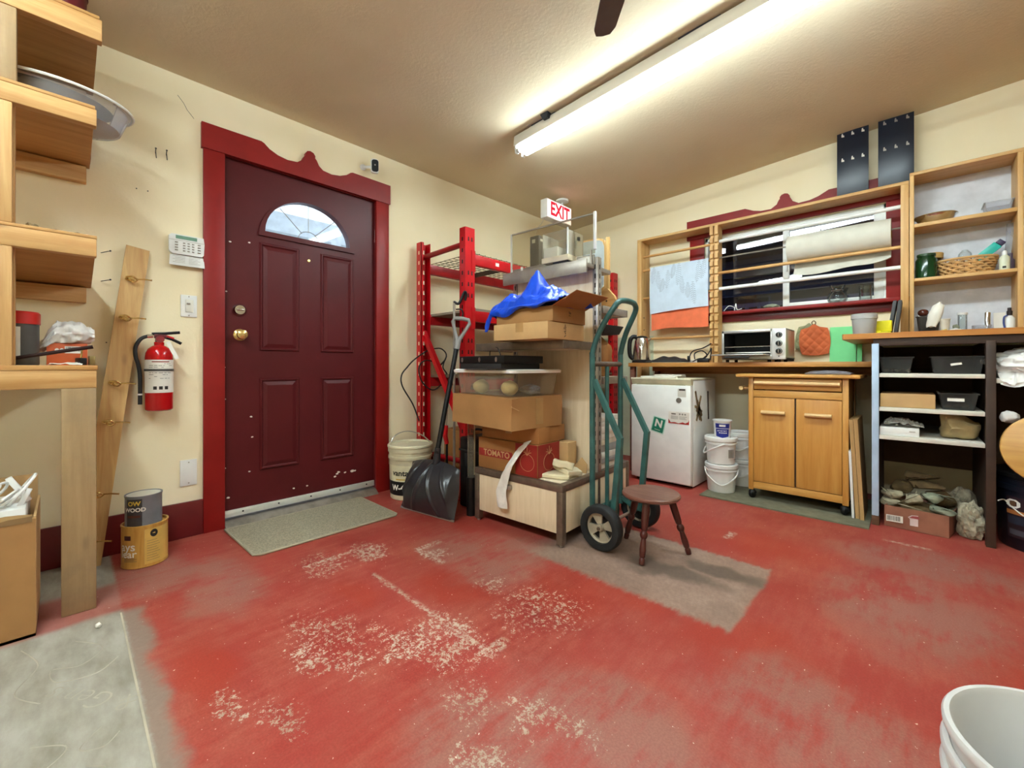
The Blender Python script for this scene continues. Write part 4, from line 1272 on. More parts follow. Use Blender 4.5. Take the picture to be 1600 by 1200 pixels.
MB().tube([g2 - gv * .03, g2 + gv * .03], .021, 12).build('collar', dg, sh)
MB().tube([g2 + gv * .02, g2 + gv * .075 - gs * .026, g2 + gv * .15 - gs * .056, g2 + gv * .172 - gs * .045, g2 + gv * .176, g2 + gv * .172 + gs * .045, g2 + gv * .15 + gs * .056, g2 + gv * .075 + gs * .026, g2 + gv * .02], [.016, .012, .012, .013, .014, .013, .012, .012, .016], 10).build('d_grip', dg, sh)

# dark things standing on the floor behind the shovel
tag(MB().box(-2.62, -2.30, 2.00, 2.34, 0, .43, .004).build('cardboard_box', M['card3']), 'brown cardboard box on the floor under the red rack', 'box')
bk = thing('tool_case', 'black plastic tool case standing behind the snow shovel', 'case', (-2.06, 1.83, 0))
MB().box(-2.14, -1.945, 1.76, 1.96, 0, .45, .012).build('body', M['black'], bk)
MB().box(-2.145, -1.94, 1.755, 1.965, .36, .372, .003).build('rim', M['black2'], bk)
MB().box(-2.08, -2.0, 1.750, 1.758, .27, .35, .003).build('latch', M['black2'], bk)
MB().tube(bez([(-2.10, 1.85, .45), (-2.09, 1.85, .49), (-2.0, 1.85, .49), (-1.99, 1.85, .45)], 5), .008, 8).build('carry_handle', M['black'], bk)
rt_ = thing('red_handled_tool', 'small tool with a red handle hanging point down behind the snow shovel shaft', 'tool', (-2.21, 1.70, .28))
MB().tube([(-2.21, 1.71, .40), (-2.215, 1.70, .45), (-2.21, 1.705, .52)], [.014, .017, .013], 10).build('handle', M['red'], rt_)
MB().tube([(-2.21, 1.705, .52), (-2.205, 1.71, .62)], .005, 8).build('shank', M['steel'], rt_)
MB().tube([(-2.21, 1.71, .0), (-2.21, 1.71, .40)], .008, 8).build('lower_rod', M['black'], rt_)
sl = thing('plastic_sleeve', 'clear rolled plastic sleeve standing between the shovel and the display unit', 'sleeve', (-1.965, 1.70, 0))
MB().sheet(lambda u, v: (-1.955 + .026 * math.cos(2 * PI * u) * (1 + .1 * nz(3 * u, 2 * v)), 1.70 + .022 * math.sin(2 * PI * u), .22 + .35 * v + .02 * math.sin(2 * PI * u)), 20, 6).build('film', clear('film', '#e6dcc8', .1, .08), sl)
MB().lathe([(0, 0), (.03, 0), (.03, .23), (0, .23)], (-1.955, 1.70, 0), 16).build('core', M['black'], sl)

# ------------------------------------------------------------------ display gondola in the middle
GR = R(2.8)
gd = thing('display_unit', 'free-standing display unit with a pale wood base and bronze metal frame', 'shelf', (-1.589, 2.05, 0), GR)
def gbox(n, m, *a, bev=.0, par=gd):
    return MB().box(*a, bev).build(n, M[m], par, local=True)
HX, HY = .31, .375
for sx in (-1, 1):
    for sy in (-1, 1):
        x0 = sx * HX - (.036 if sx > 0 else 0); y0 = sy * HY - (.036 if sy > 0 else 0)
        l = gbox('leg', 'bronze', x0, x0 + .036, y0, y0 + .036, .012, .275, bev=.002)
        MB().lathe([(0, 0), (.010, 0), (.010, .008), (.006, .012), (0, .012)], (x0 + .018, y0 + .018, 0), 10).build('levelling_foot', M['steel'], l, local=True)
for sy in (-1, 1):
    y0 = sy * HY - (.036 if sy > 0 else 0)
    gbox('frame_bar', 'bronze', -HX, HX, y0, y0 + .036, .275, .311, bev=.002)
for sx in (-1, 1):
    x0 = sx * HX - (.036 if sx > 0 else 0)
    gbox('frame_bar', 'bronze', x0, x0 + .036, -HY + .036, HY - .036, .275, .311, bev=.002)
gbox('base_top', 'lam_top', -HX + .036, HX - .036, -HY + .036, HY - .036, .285, .309)
fr_ = gbox('drawer_front', 'lam', -HX + .037, HX - .037, -HY + .004, -HY + .024, .066, .274, bev=.001)
gbox('finger_pull', 'gmetal', -.10, -.02, -HY - .020, -HY + .004, .232, .254, bev=.002, par=fr_)
gbox('drawer_front', 'lam', -HX + .037, HX - .037, HY - .024, HY - .004, .066, .274, bev=.001)
for sx in (-1, 1):
    x0 = HX - .024 if sx > 0 else -HX + .004
    gbox('side_panel', 'lam', x0, x0 + .020, -HY + .037, -.012, .066, .274, bev=.001)
    gbox('side_panel', 'lam', x0, x0 + .020, .012, HY - .037, .066, .274, bev=.001)
    gbox('side_post', 'bronze', x0, x0 + .022, -.012, .012, .012, .274)
gbox('base_panel', 'darkbrown', -HX + .02, HX - .02, -HY + .03, HY - .03, .06, .07)
gbox('back_board', 'lam', -HX + .03, HX - .03, -.016, .016, .311, 1.40)
for sx in (-1, 1):
    x0 = HX - .032 if sx > 0 else -HX
    p = gbox('upright', 'gmetal', x0, x0 + .032, -.022, .022, .311, 1.520, bev=.002)
    s_ = MB()
    z = .36
    while z < 1.49:
        s_.box(x0 + .0322 if sx > 0 else x0 - .0008, x0 + .033 if sx > 0 else x0 - .0002, -.0035, .0035, z, z + .026)
        s_.box(x0 + .0125, x0 + .0195, -.0232, -.0222, z, z + .026)
        z += .052
    tag(s_.build('slots', M['slot'], p, local=True), kind='stuff')
# near shelf, far shelves, top shelf
def shelf(z0, z1, ya, yb, n='shelf'):
    o = gbox(n, 'lam_top', -HX + .03, HX - .03, ya + .018, yb - .004, z0 + .004, z1)
    gbox('shelf_edge', 'bronze' if ya < 0 else 'gmetal', -HX, HX, (ya if ya < 0 else yb - .018), (ya + .018 if ya < 0 else yb), z0, z1 + .002, bev=.002, par=o)
    for sx in (-1, 1):
        x0 = HX - .018 if sx > 0 else -HX
        gbox('shelf_edge', 'bronze' if ya < 0 else 'gmetal', x0, x0 + .018, ya + (.018 if ya < 0 else .03), yb - (.03 if ya < 0 else .018), z0, z1 + .002, bev=.002, par=o)
    return o
shelf(.995, 1.036, -.365, -.018)
shelf(1.212, 1.252, .018, .355)
shelf(.803, .843, .018, .355)
gbox('top_board', 'lam', -HX + .03, HX - .03, -.016, .016, 1.40, 1.452)
t_ = gbox('top_shelf', 'gmetal', -HX - .012, HX - .02, -.10, .17, 1.452, 1.476, bev=.002)
gbox('front_channel', 'gmetal', -HX - .012, HX - .02, -.112, -.10, 1.420, 1.496, bev=.002, par=t_)
gbox('rear_channel', 'gmetal', -HX, HX - .02, -.03, -.018, 1.476, 1.535, bev=.002, par=t_)

# acrylic guard on top
gl = thing('clear_guard', 'clear acrylic guard panel with white metal edges on top of the display unit', 'panel', (-1.589, 2.05, 1.476), GR)
MB().box(-.305, .305, -.044, -.040, 1.535 - 1.476, 1.757 - 1.476).build('sheet', clear('guard_glass', '#e9e4d8', .03, .03), gl, local=True)
MB().box(-.31, .31, -.046, -.037, .278, .286).build('top_edge', M['gmetal'], gl, local=True)
MB().box(-.312, -.303, -.048, -.036, .0, .286).build('end_edge', M['alu'], gl, local=True)
MB().box(.296, .312, -.050, -.034, .080, .292, .004).build('end_edge', M['white'], gl, local=True)
MB().cyl((-.22, -.044, .0), (-.22, -.044, .06), .008, seg=10).build('foot', M['white'], gl, local=True)
MB().cyl((.28, -.044, .0), (.28, -.044, .08), .006, seg=10).build('foot', M['gmetal'], gl, local=True)
g_ = thing('grey_box', 'dark grey upright box with white price stickers on top of the display unit', 'box', (-1.725, 2.045, 1.476), GR)
MB().box(-.035, .035, -.025, .08, 0, .248, .003).build('body', plain('box_grey', '#6b6258', .6), g_, local=True)
MB().patch(planar((-.004, -.0255, .215), (0, -1, 0)), -.014, .012, -.012, .012, .0006, 1).build('sticker', M['paper'], g_, local=True)
MB().patch(planar((.0355, .02, .220), (1, 0, 0)), -.03, .02, -.008, .008, .0006, 1).build('sticker', M['paper'], g_, local=True)
ab = thing('acrylic_box', 'clear acrylic display box on a beige tray on top of the display unit', 'box', (-1.49, 2.02, 1.478), GR)
MB().box(-.105, .080, -.085, .090, .030, .062, .002).build('tray', plain('beige_tray', '#cdbfa4', .5), ab, local=True)
MB().box(-.03, .07, -.075, .02, .0, .030).build('block', M['black2'], ab, local=True)
a_ = MB()
for (x0, x1, y0, y1) in ((-.10, .075, -.08, -.077), (-.10, .075, .084, .087), (-.10, -.097, -.08, .087), (.072, .075, -.08, .087)): a_.box(x0, x1, y0, y1, .062, .205)
a_.build('walls', M['clear'], ab, local=True)
MB().box(.070, .077, -.082, -.075, .062, .212).build('corner_edge', M['white'], ab, local=True)
MB().box(-.096, .0, -.074, .080, .0622, .120).build('white_card', M['white'], ab, local=True)
gw = MB().lathe([(0, 0), (.028, 0), (.032, .02), (.034, .06), (.031, .06), (.028, .02), (0, .006)], (-1.45, 2.03, 1.569), 18)
tag(gw.build('glass_cup', M['glass']), 'small glass cup inside the clear acrylic box on the display unit', 'cup')
tag(MB().obox((-1.435, 2.05, 1.65), (.06, .022, .020), .5, .004).build('black_clip', M['black']) , 'black clip resting on the glass cup inside the acrylic box', 'clip')
# oval framed board and things on the far side
ov = thing('oval_board', 'pale blue board with a rounded wooden frame behind the display unit', 'board', (-1.45, 2.28, 1.254))
oo = [(-1.60, 1.254), (-1.373, 1.254), (-1.373, 1.60), (-1.376, 1.655), (-1.39, 1.69), (-1.415, 1.705), (-1.46, 1.712), (-1.60, 1.716)]
oi = [(-1.588, 1.266), (-1.386, 1.40), (-1.386, 1.60), (-1.388, 1.65), (-1.40, 1.68), (-1.42, 1.693), (-1.46, 1.700), (-1.588, 1.704)]
MB().prism(oo, lambda u, v, w: Vector((u, 2.28 + .10 * (v - 1.25) * .3 + w, v)), .018).build('frame', M['rackwood_z'], ov)
MB().prism(oi, lambda u, v, w: Vector((u, 2.276 + .10 * (v - 1.25) * .3 + w, v)), .006).build('panel', plain('pale_blue', '#b9c4cc', .35), ov)
MB().box(-1.373, -1.352, 2.285, 2.305, 1.254, 1.70, .002).build('batten', M['rackwood_z'], ov)
hs = thing('wooden_house', 'small wooden house shape board on the far shelf of the display unit', 'board', (-1.336, 2.245, 1.254))
MB().prism([(-1.405, 1.254), (-1.271, 1.254), (-1.271, 1.290), (-1.283, 1.322), (-1.332, 1.374), (-1.346, 1.376), (-1.405, 1.330)], lambda u, v, w: Vector((u, 2.235 + w, v)), .02).build('board', M['pine_x'], hs)
MB().cyl((-1.336, 2.231, 1.298), (-1.336, 2.236, 1.298), .005, seg=10).build('dowel_hole', M['darkbrown'], hs)
sk = MB().blob((-1.41, 2.26, .965), (.085, .085, .125), 4, .22, 1.5, 3, flat=.121)
tag(sk.build('paper_sack', M['card3']), 'brown paper sack on the lower far shelf of the display unit', 'sack')
dk = thing('dark_tray', 'dark flared tray on top of the brown paper sack on the display unit', 'tray', (-1.40, 2.26, 1.1))
MB().hexa([(-1.49, 2.17, 1.100), (-1.315, 2.17, 1.100), (-1.315, 2.35, 1.100), (-1.49, 2.35, 1.100), (-1.51, 2.15, 1.160), (-1.295, 2.15, 1.150), (-1.295, 2.37, 1.150), (-1.51, 2.37, 1.160)], .004).build('tray_body', M['black2'], dk)
random.seed(9)
z = .311
for i in range(9):
    h_ = random.uniform(.022, .042)
    c_ = random.choice(('#dcd8d0', '#c6c2bc', '#e8e4da', '#9b9a98', '#d2c9b4'))
    o = MB().obox((-1.40 + random.uniform(-.006, .006), 2.22 + random.uniform(-.006, .006), z + h_ / 2), (.19, .23, h_ - .001), GR + random.uniform(-.06, .06), .002).build('paper_stack', plain('paper_%d' % i, c_, .7))
    tag(o, ['lowest', 'second', 'third', 'fourth', 'fifth', 'sixth', 'seventh', 'eighth', 'topmost'][i] + ' pale paper pack in the stack on the far side of the display base', 'paper', 'paper packs stacked on the far side of the display base')
    z += h_

# ------------------------------------------------------------------ load on the near side of the gondola
def carton(name, label, cx, cy, z0, wx, wy, h, rz, m, seam=True):
    t = thing(name, label, 'box', (cx, cy, z0), rz)
    MB().box(-wx / 2, wx / 2, -wy / 2, wy / 2, 0, h, .004).build('body', M[m], t, local=True)
    if seam:
        MB().box(-wx / 2, wx / 2, -.025, .025, h, h + .0008).build('tape', M['tape'], t, local=True)
        MB().box(-.024, .024, -wy / 2 - .0008, -wy / 2, h * .45, h).build('tape', M['tape'], t, local=True)
    return t
c3 = carton('flat_carton', 'pale flat cardboard carton lying on the metal edged shelf, lower of two', -1.432, 1.716, 1.0385, .351, .326, .083, GR, 'card2')
scb = MB()
random.seed(3)
def scribble(f_, n, w_, h_):
    for i in range(n):
        u = -w_ / 2 + w_ * i / n
        pts = [f_(u + random.uniform(0, w_ / n * 1.4), random.uniform(-h_ / 2, h_ / 2), .0008) for _ in range(4)]
        scb.tube(bez(pts, 4), .0011, 4)
f_ = planar((.351 / 2 + .0004, -.02, .042), (1, 0, 0), rot=PI / 2)
scribble(f_, 6, .06, .022)
tag(scb.build('handwriting', M['ink'], c3, local=True), kind='stuff')
c4 = carton('flat_carton', 'flat cardboard carton with a raised flap under the blue tarp, upper of two', -1.435, 1.735, 1.1232, .365, .30, .076, GR, 'card', False)
scb = MB(); f_ = planar((.1825 + .0004, .0, .040), (1, 0, 0), rot=PI / 2); scribble(f_, 3, .03, .02)
tag(scb.build('handwriting', M['ink'], c4, local=True), kind='stuff')
MB().sheet(lambda u, v: (.182 + .135 * u, -.150 + .30 * v, .0775 + .056 * u + .004 * nz(3 * u, 3 * v)), 4, 6, .003).build('flap', M['card3'], c4, local=True)
tp = MB()
def tarpf(u, v):
    x = -1.675 + .485 * u
    zl = 1.110 + .04 * min(1, u / .1) + .055 * min(1, u / .8) + .012 * math.sin(15 * u)
    wr = .012 * nz(9 * u, 5 * v, 4) + .016 * (abs(nz(7 * u + 3 * v, 6 * v - 2 * u, 9)) - .25) + .010 * (abs(nz(16 * u - 7 * v, 11 * v, 5)) - .25)
    if v < .28:
        k = v / .28
        y = 1.562 - .014 * math.sin(PI * k) + .5 * min(wr, .01)
        z = zl + (1.212 - zl) * k
        if u > .86: y += .0
    else:
        k = (v - .28) / .72
        y = 1.570 + .29 * k
        lump = .030 * math.sin(PI * min(1, k * 1.2 + .1)) * (.6 + .8 * abs(nz(6 * u, 4 * k, 2)))
        peak = .145 * math.exp(-((u - .50 - .10 * k) / .085) ** 2) * math.exp(-((k - .40) / .30) ** 2)
        peak += .065 * math.exp(-((u - .74) / .11) ** 2) * math.exp(-((k - .4) / .3) ** 2) + .05 * math.exp(-((u - .27) / .12) ** 2) * math.exp(-((k - .3) / .3) ** 2)
        z = 1.212 + lump + peak + abs(wr) * 1.4 + .035 * u * k
        if k > .85: z = 1.207 + (z - 1.207) * (1 - (k - .85) / .15)
    if u < .09:
        z -= (.09 - u) * .9 * (.6 + .4 * v)
        z = max(z, 1.09)
    return (x, y, z)
tp.sheet(tarpf, 90, 56, .003)
tag(tp.build('blue_tarp', M['tarp'], smooth=22), 'crumpled bright blue tarp draped over the flat cartons', 'tarp')

# stack on the base
tb = thing('tomato_carton', 'cardboard tomato carton with red printed corner on the display base', 'box', (-1.66, 1.80, .311), GR)
bx = .44; by = .205; h = .176
MB().box(-bx / 2, bx / 2, -by / 2, by / 2, 0, h, .003).build('body', M['card3'], tb, local=True)
MB().patch(planar((bx / 2 - .075, -by / 2 - .0005, h / 2), (0, -1, 0)), -.078, .073, -h / 2 + .003, h / 2 - .002, .0005, 1).build('red_panel', M['inkred'], tb, local=True)
MB().patch(planar((bx / 2 + .0005, 0, h / 2), (1, 0, 0)), -by / 2 + .002, by / 2 - .002, -h / 2 + .003, h / 2 - .002, .0005, 1).build('red_panel', M['inkred'], tb, local=True)
pt = MB()
def outline(f_, r_):
    pts = [f_(r_ * math.cos(t), r_ * .95 * math.sin(t) - .012, .0012) for t in [2 * PI * k / 24 for k in range(24)]]
    pt.tube(pts, .0012, 4, True)
    for a, l in ((60, .04), (90, .05), (120, .04), (35, .035), (145, .035)):
        pt.tube(bez([f_(0, r_ * .8 - .012, .0012), f_(.5 * l * math.cos(R(a)), r_ * .8 + .4 * l - .012, .0012), f_(l * math.cos(R(a)), r_ * .8 + l * math.sin(R(a)) * .9 - .012, .0012)], 4), .0016, 4)
outline(planar((bx / 2 - .07, -by / 2 - .0006, h / 2), (0, -1, 0)), .048)
outline(planar((bx / 2 + .0006, 0, h / 2), (1, 0, 0)), .050)
tag(pt.build('tomato_print', plain('tan_print', '#c49466', .7), tb, local=True), kind='stuff')
MB().patch(planar((-.06, -by / 2 - .0005, h / 2 + .005), (0, -1, 0)), -.155, .105, -.022, .022, .0005, 1).build('red_band', M['inkred'], tb, local=True)
MB().text('TOMATO', .047, planar((-.075, -by / 2 - .0008, h / 2 + .005), (0, -1, 0)), .0009, bold=.001).build('lettering', M['card2'], tb, local=True, smooth=0)
tag(MB().obox((-1.425, 1.955, .311 + .085), (.07, .09, .17), GR, .003).build('narrow_carton', M['card2']), 'narrow tan carton at the right end of the tomato carton', 'box')
c2 = carton('brown_carton', 'brown carton with a dented corner between the tomato carton and the big box', -1.655, 1.835, .4885, .42, .25, .088, GR, 'card3')
RT = R(-5)
c1 = thing('large_carton', 'large dented brown cardboard box holding up the clear tub', 'box', (-1.466 - .264 * .996 + .19 * .087, 1.54 + .264 * .087 + .19 * .996, .578), RT)
W_, D_ = .528, .38
cr = MB()
def crf(u, v, s):
    pass
b_ = bmesh.new()
bmesh.ops.create_cube(b_, size=1.0)
bmesh.ops.subdivide_edges(b_, edges=b_.edges[:], cuts=10, use_grid_fill=True)
for v in b_.verts:
    q = v.co.copy()
    x, y, z = q.x * W_, q.y * D_, (q.z + .5) * .168
    corner = math.exp(-(((x - W_ / 2) / .06) ** 2 + ((y + D_ / 2) / .06) ** 2))
    dent = corner * (.020 * math.sin(z / .168 * PI) - .008)
    x -= dent; y += dent
    sag = .004 * nz(x * 9, y * 9, z * 9)
    v.co = (x + sag, y + sag, z - .006 * corner * (1 if z > .1 else 0))
cr.merge(b_)
cr.build('body', M['card'], c1, local=True, smooth=50)
MB().box(W_ / 2 + .003, W_ / 2 + .0045, -.02, .035, .02, .158).build('tape', M['tape'], c1, local=True)
MB().tube([(W_ / 2 - .012, -D_ / 2 + .012, .166), (W_ / 2 - .004, -D_ / 2 + .006, .12), (W_ / 2 + .003, -D_ / 2 + .05, .10)], .0022, 4).build('crease', M['card2'], c1, local=True)

tc = (c1.location.x, c1.location.y)
tub = thing('storage_tub', 'clear storage tub with a white lid on the large dented box', 'tub', (tc[0], tc[1], .748), RT)
b_ = MB()
def rr_box(a, b2, r_, z): return [(x, y, z) for x, y in rrect(a, b2, r_, 4)]
def loft(mb, rings, cap0=True, cap1=True):
    vs = [[mb.bm.verts.new(p) for p in r_] for r_ in rings]
    n = len(vs[0])
    for A, B in zip(vs, vs[1:]):
        for k in range(n): mb.bm.faces.new((A[k], A[(k + 1) % n], B[(k + 1) % n], B[k]))
    if cap0: mb.bm.faces.new(vs[0][::-1])
    if cap1: mb.bm.faces.new(vs[-1])
    return mb
loft(b_, [rr_box(.240, .165, .03, 0), rr_box(.258, .182, .035, .118), rr_box(.266, .190, .035, .120), rr_box(.266, .190, .035, .126), rr_box(.254, .178, .034, .124), rr_box(.237, .162, .03, .003)], True, True)
b_.build('basin', clear('tub_clear', '#f1ece0', .12, .05, fres=.2), tub, local=True)
loft(MB(), [rr_box(.270, .194, .036, .122), rr_box(.272, .196, .036, .136), rr_box(.262, .186, .034, .142), rr_box(.250, .174, .03, .142), rr_box(.246, .17, .03, .137)]).build('lid', M['tub_white'], tub, local=True)
for i, x in enumerate((-.09, .16)):
    tag(MB().blob((tc[0] + x * .996 - .01, tc[1] - .11 - x * .087, .790), (.048, .045, .040), 20 + i, .1).build('yarn_ball', plain('cream_yarn', '#dccfa0', .9, 0, .1, 30, .5, 120) if i == 0 else bpy.data.materials['cream_yarn']),
        ['left', 'right'][i] + ' cream ball lying inside the clear storage tub', 'ball')
for i, x in enumerate((-.20, .05, .21)):
    tag(MB().blob((tc[0] + x, tc[1] - .02, .782), (.05, .06, .028), 30 + i, .3).build('pale_bundle', M['clear_dim']), ['left', 'middle', 'right'][i] + ' crumpled clear bag inside the storage tub', 'bag')
kb = thing('black_case', 'flat black case with three oval locks on the white tub lid', 'case', (-1.66, 1.655, .891), RT)
MB().box(-.195, .195, -.14, .14, .030, .070, .004).build('upper_shell', M['black'], kb, local=True)
MB().box(-.190, .170, -.138, .138, 0, .030, .003).build('lower_shell', M['black2'], kb, local=True)
for x in (-.165, -.005, .135):
    MB().prism([(x + .008 * math.cos(2 * PI * i / 14), .050 + .013 * math.sin(2 * PI * i / 14)) for i in range(14)], lambda u, v, w: Vector((u, -.1402 - w, v)), .003).build('oval_lock', M['steel'], kb, local=True)
MB().tube(bez([(-.12, .02, .07), (-.11, .02, .11), (-.05, .02, .12), (-.02, .02, .07)], 6), .003, 6).build('cord', M['black'], kb, local=True)

# hanging white strip and paper bags
ws_ = MB()
GRm = Matrix.Translation((-1.589, 2.05, 0)) @ Matrix.Rotation(GR, 4, 'Z')
def strip(u, v):
    # v: along the strip, from the carton corner over the base edge and down the drawer front
    P = [(.045, -.27, .50), (.055, -.335, .495), (.02, -.365, .44), (-.025, -.392, .36), (-.045, -.398, .31), (-.075, -.402, .22), (-.065, -.400, .13)]
    t = v * (len(P) - 1); i = min(int(t), len(P) - 2); f = t - i
    p = Vector(P[i]).lerp(Vector(P[i + 1]), f)
    w = .052 + .014 * v + .009 * math.sin(9 * v)
    q = Vector((p.x + (u - .5) * w * 1.0, p.y - .010 * math.sin(u * PI) * (1 + math.sin(14 * v)) * .5 - .004 * nz(4 * u, 12 * v), p.z + (u - .5) * .03 * (1 - v)))
    return GRm @ q
ws_.sheet(strip, 8, 40, .002)
tag(ws_.build('white_strip', plain('white_cloth', '#e9e4dc', .85, 0, .1, 20), smooth=60), 'crumpled white cloth strip hanging over the pale drawer front', 'cloth')
for i, (x, y, z, s, rz, lb) in enumerate(((.19, -.235, .322, (.10, .075, .010), .3, 'lowest folded cream paper bag on the corner of the display base'),
                                          (.215, -.18, .343, (.088, .07, .012), -.3, 'middle folded cream paper bag on the corner of the display base'),
                                          (.20, -.20, .372, (.075, .06, .018), .5, 'topmost folded cream paper bag on the corner of the display base'))):
    b_ = MB()
    p = GRm @ Vector((x, y, z))
    nn = 9
    b_.obox(p, (s[0] * 1.5, s[1] * 1.5, s[2] * 2), GR + rz, .004, M=Matrix.Rotation(GR + rz, 4, 'Z') @ Matrix.Rotation(.10 * (i), 4, 'Y') @ Matrix.Rotation(-.08 * i, 4, 'X'))
    bmesh.ops.subdivide_edges(b_.bm, edges=b_.bm.edges[:], cuts=2, use_grid_fill=True)
    for v in b_.bm.verts:
        n_ = nz(v.co.x * 22, v.co.y * 22, i * 3.3 + v.co.z * 10)
        v.co += Vector((.008 * nz(v.co.y * 20, i), .008 * n_, .008 * n_))
    tag(b_.build('paper_bag', plain('cream_paper', '#dccfae', .8, 0, .08) if i == 0 else bpy.data.materials['cream_paper']), lb, 'bag')
tag(MB().prism([(-.05, 0), (.04, 0), (.045, .05), (.01, .085), (-.04, .03)], lambda u, v, w: GRm @ Vector((.235 + u, -.085 + w, .3125 + v)), .004).build('kraft_tag', M['card2']), 'pointed kraft paper piece behind the cream paper bags', 'paper')

# ------------------------------------------------------------------ hand truck
hk = thing('hand_truck', 'green hand truck with black wheels parked against the display unit', 'hand truck', (-1.16, 2.02, 0))
y1, y2 = 1.875, 2.165
def frame_side(y): return [(-1.205, y, .10), (-1.205, y, .96), (-1.20, y, .995)]
top = bez([(-1.205, y1, .13), (-1.205, y1, .90), (-1.203, y1, .98), (-1.165, y1 + .01, 1.09), (-1.10, y1 + .03, 1.20), (-1.085, y1 + .06, 1.235), (-1.08, y1 + .11, 1.245),
           (-1.08, y2 - .11, 1.245), (-1.085, y2 - .06, 1.235), (-1.10, y2 - .03, 1.20), (-1.165, y2 - .01, 1.09), (-1.203, y2, .98), (-1.205, y2, .90), (-1.205, y2, .13)], 6)
MB().tube(top, .0145, 12).build('tube_frame', M['green_metal'], hk)
MB().tube([(-1.205, y1, .918), (-1.205, y2, .918)], .0135, 12).build('cross_bar', M['green_worn'], hk)
MB().tube([(-1.205, (y1 + y2) / 2, .905), (-1.205, (y1 + y2) / 2, .12)], .0115, 10).build('centre_tube', M['green_metal'], hk)
for y in (y1, y2):
    MB().bar((-1.195, y, .835), (-1.045, y, .545), .024, .024).build('strut', M['green_metal'], hk)
    MB().bar((-1.045, y, .555), (-1.085, y, .115), .026, .026).build('strut', M['green_metal'], hk)
MB().tube([(-1.115, 1.79, .112), (-1.115, 2.25, .112)], .009, 10).build('axle', M['steel'], hk)
MB().bar((-1.205, y1, .17), (-1.10, y1, .115), .02, .02).build('axle_bracket', M['green_metal'], hk)
MB().bar((-1.205, y2, .17), (-1.10, y2, .115), .02, .02).build('axle_bracket', M['green_metal'], hk)
MB().box(-1.226, -1.212, y1 + .0, y2 - .0, .03, .16, .002).build('back_plate', M['green_metal'], hk)
MB().box(-1.252, -1.205, y1 - .01, y2 + .01, .006, .014, .001).build('toe_plate', M['green_metal'], hk)
def wheel(yc, sgn):
    Mx = Matrix.Rotation(-PI / 2 if sgn > 0 else PI / 2, 4, 'X')
    c = (-1.115, yc, .112)
    t = MB().lathe([(.074, -.026), (.098, -.030), (.106, -.026), (.112, -.012), (.112, .012), (.106, .026), (.098, .030), (.074, .026), (.074, -.026)], c, 40, Mx)
    o = t.build('tyre', M['rubber'], hk)
    h = MB()
    h.lathe([(.064, .004), (.076, .010), (.076, -.018), (.064, -.012), (.064, .004)], c, 40, Mx)
    h.lathe([(0, .022), (.014, .022), (.020, .010), (.020, -.010), (0, -.014)], c, 20, Mx)
    for k in range(4):
        a = R(20 + 90 * k)
        pts = [(.018, -.013), (.066, -.030), (.066, .030), (.018, .013)]
        h.prism(pts, lambda u, v, w: Vector(c) + Mx @ Vector((u * math.cos(a) - v * math.sin(a), u * math.sin(a) + v * math.cos(a), w - .006)), .012)
    h.build('hub', M['hub'], o)
    MB().lathe([(0, -.012), (.070, -.012), (.070, -.010), (0, -.010)], c, 24, Mx).build('hub_back', M['slot'], o)
    MB().lathe([(0, .022), (.008, .022), (.008, .032), (0, .033)], c, 12, Mx).build('axle_nut', M['bronze'], o)
wheel(1.815, -1)
wheel(2.225, 1)

# ------------------------------------------------------------------ stool
so = thing('wooden_stool', 'small dark brown three-legged wooden stool with turned legs', 'stool', (-.925, 1.955, 0))
cs = Vector((-.925, 1.958, 0))
seat = MB().lathe([(0, .268), (.100, .268), (.128, .272), (.136, .280), (.136, .288), (.130, .294), (.105, .293), (0, .289)], cs, 44)
seat.build('seat', M['stool'], so)
for fx_, fy_ in ((-.895, 1.800), (-.782, 2.062), (-1.096, 2.028)):
    foot = Vector((fx_, fy_, 0.003)); tp_ = cs.lerp(foot, .52); tp_.z = .270
    ax = foot - tp_
    L = ax.length
    prof = [(0, 0), (.017, 0), (.0175, .06), (.0165, .10), (.0150, .125), (.0110, .132), (.0165, .140), (.0180, .152), (.0150, .162), (.0110, .168), (.0130, .185), (.0155, .215), (.0140, .243), (.0100, .250), (.0130, .256), (.0135, .268), (.0125, .28), (0, .28)]
    k = L / .28
    Mx = ax.to_track_quat('Z', 'Y').to_matrix().to_4x4()
    MB().lathe([(r_, z * k) for r_, z in prof], tp_, 16, Mx).build('leg', M['stool_leg'], so)
# ------------------------------------------------------------------ fridge
fg = thing('mini_fridge', 'small white bar fridge under the left end of the long bench', 'fridge', (-1.41, 3.40, 0))
MB().box(-1.646, -1.174, 3.185, 3.66, .012, .800, .006).build('body', M['white2'], fg)
d_ = MB(); d_.box(-1.646, -1.174, 3.130, 3.180, .030, .762, .008)
door = d_.build('door', M['white2'], fg)
MB().hexa([(-1.646, 3.145, .764), (-1.174, 3.145, .764), (-1.174, 3.18, .764), (-1.646, 3.18, .764), (-1.646, 3.128, .806), (-1.174, 3.128, .806), (-1.174, 3.18, .806), (-1.646, 3.18, .806)], .004).build('handle_lip', plain('fridge_cream', '#dcd6b4', .4), door)
MB().box(-1.60, -1.22, 3.140, 3.15, .757, .767).build('finger_groove', plain('groove_tan', '#a39b7c', .5), door)
MB().box(-1.648, -1.172, 3.128, 3.665, .800, .815, .004).build('top', plain('fridge_top', '#ded9bd', .4), fg)
MB().box(-1.63, -1.19, 3.20, 3.64, 0, .014).build('plinth', M['black'], fg)
MB().lathe([(0, 0), (.020, 0), (.019, .004), (0, .005)], (-1.262, 3.130, .652), 20, Matrix.Rotation(PI / 2, 4, 'X')).build('badge', M['gmetal'], door)
mg = thing('n_magnet', 'green square card with a white letter on the white fridge door', 'magnet', (-1.418, 3.125, .39))
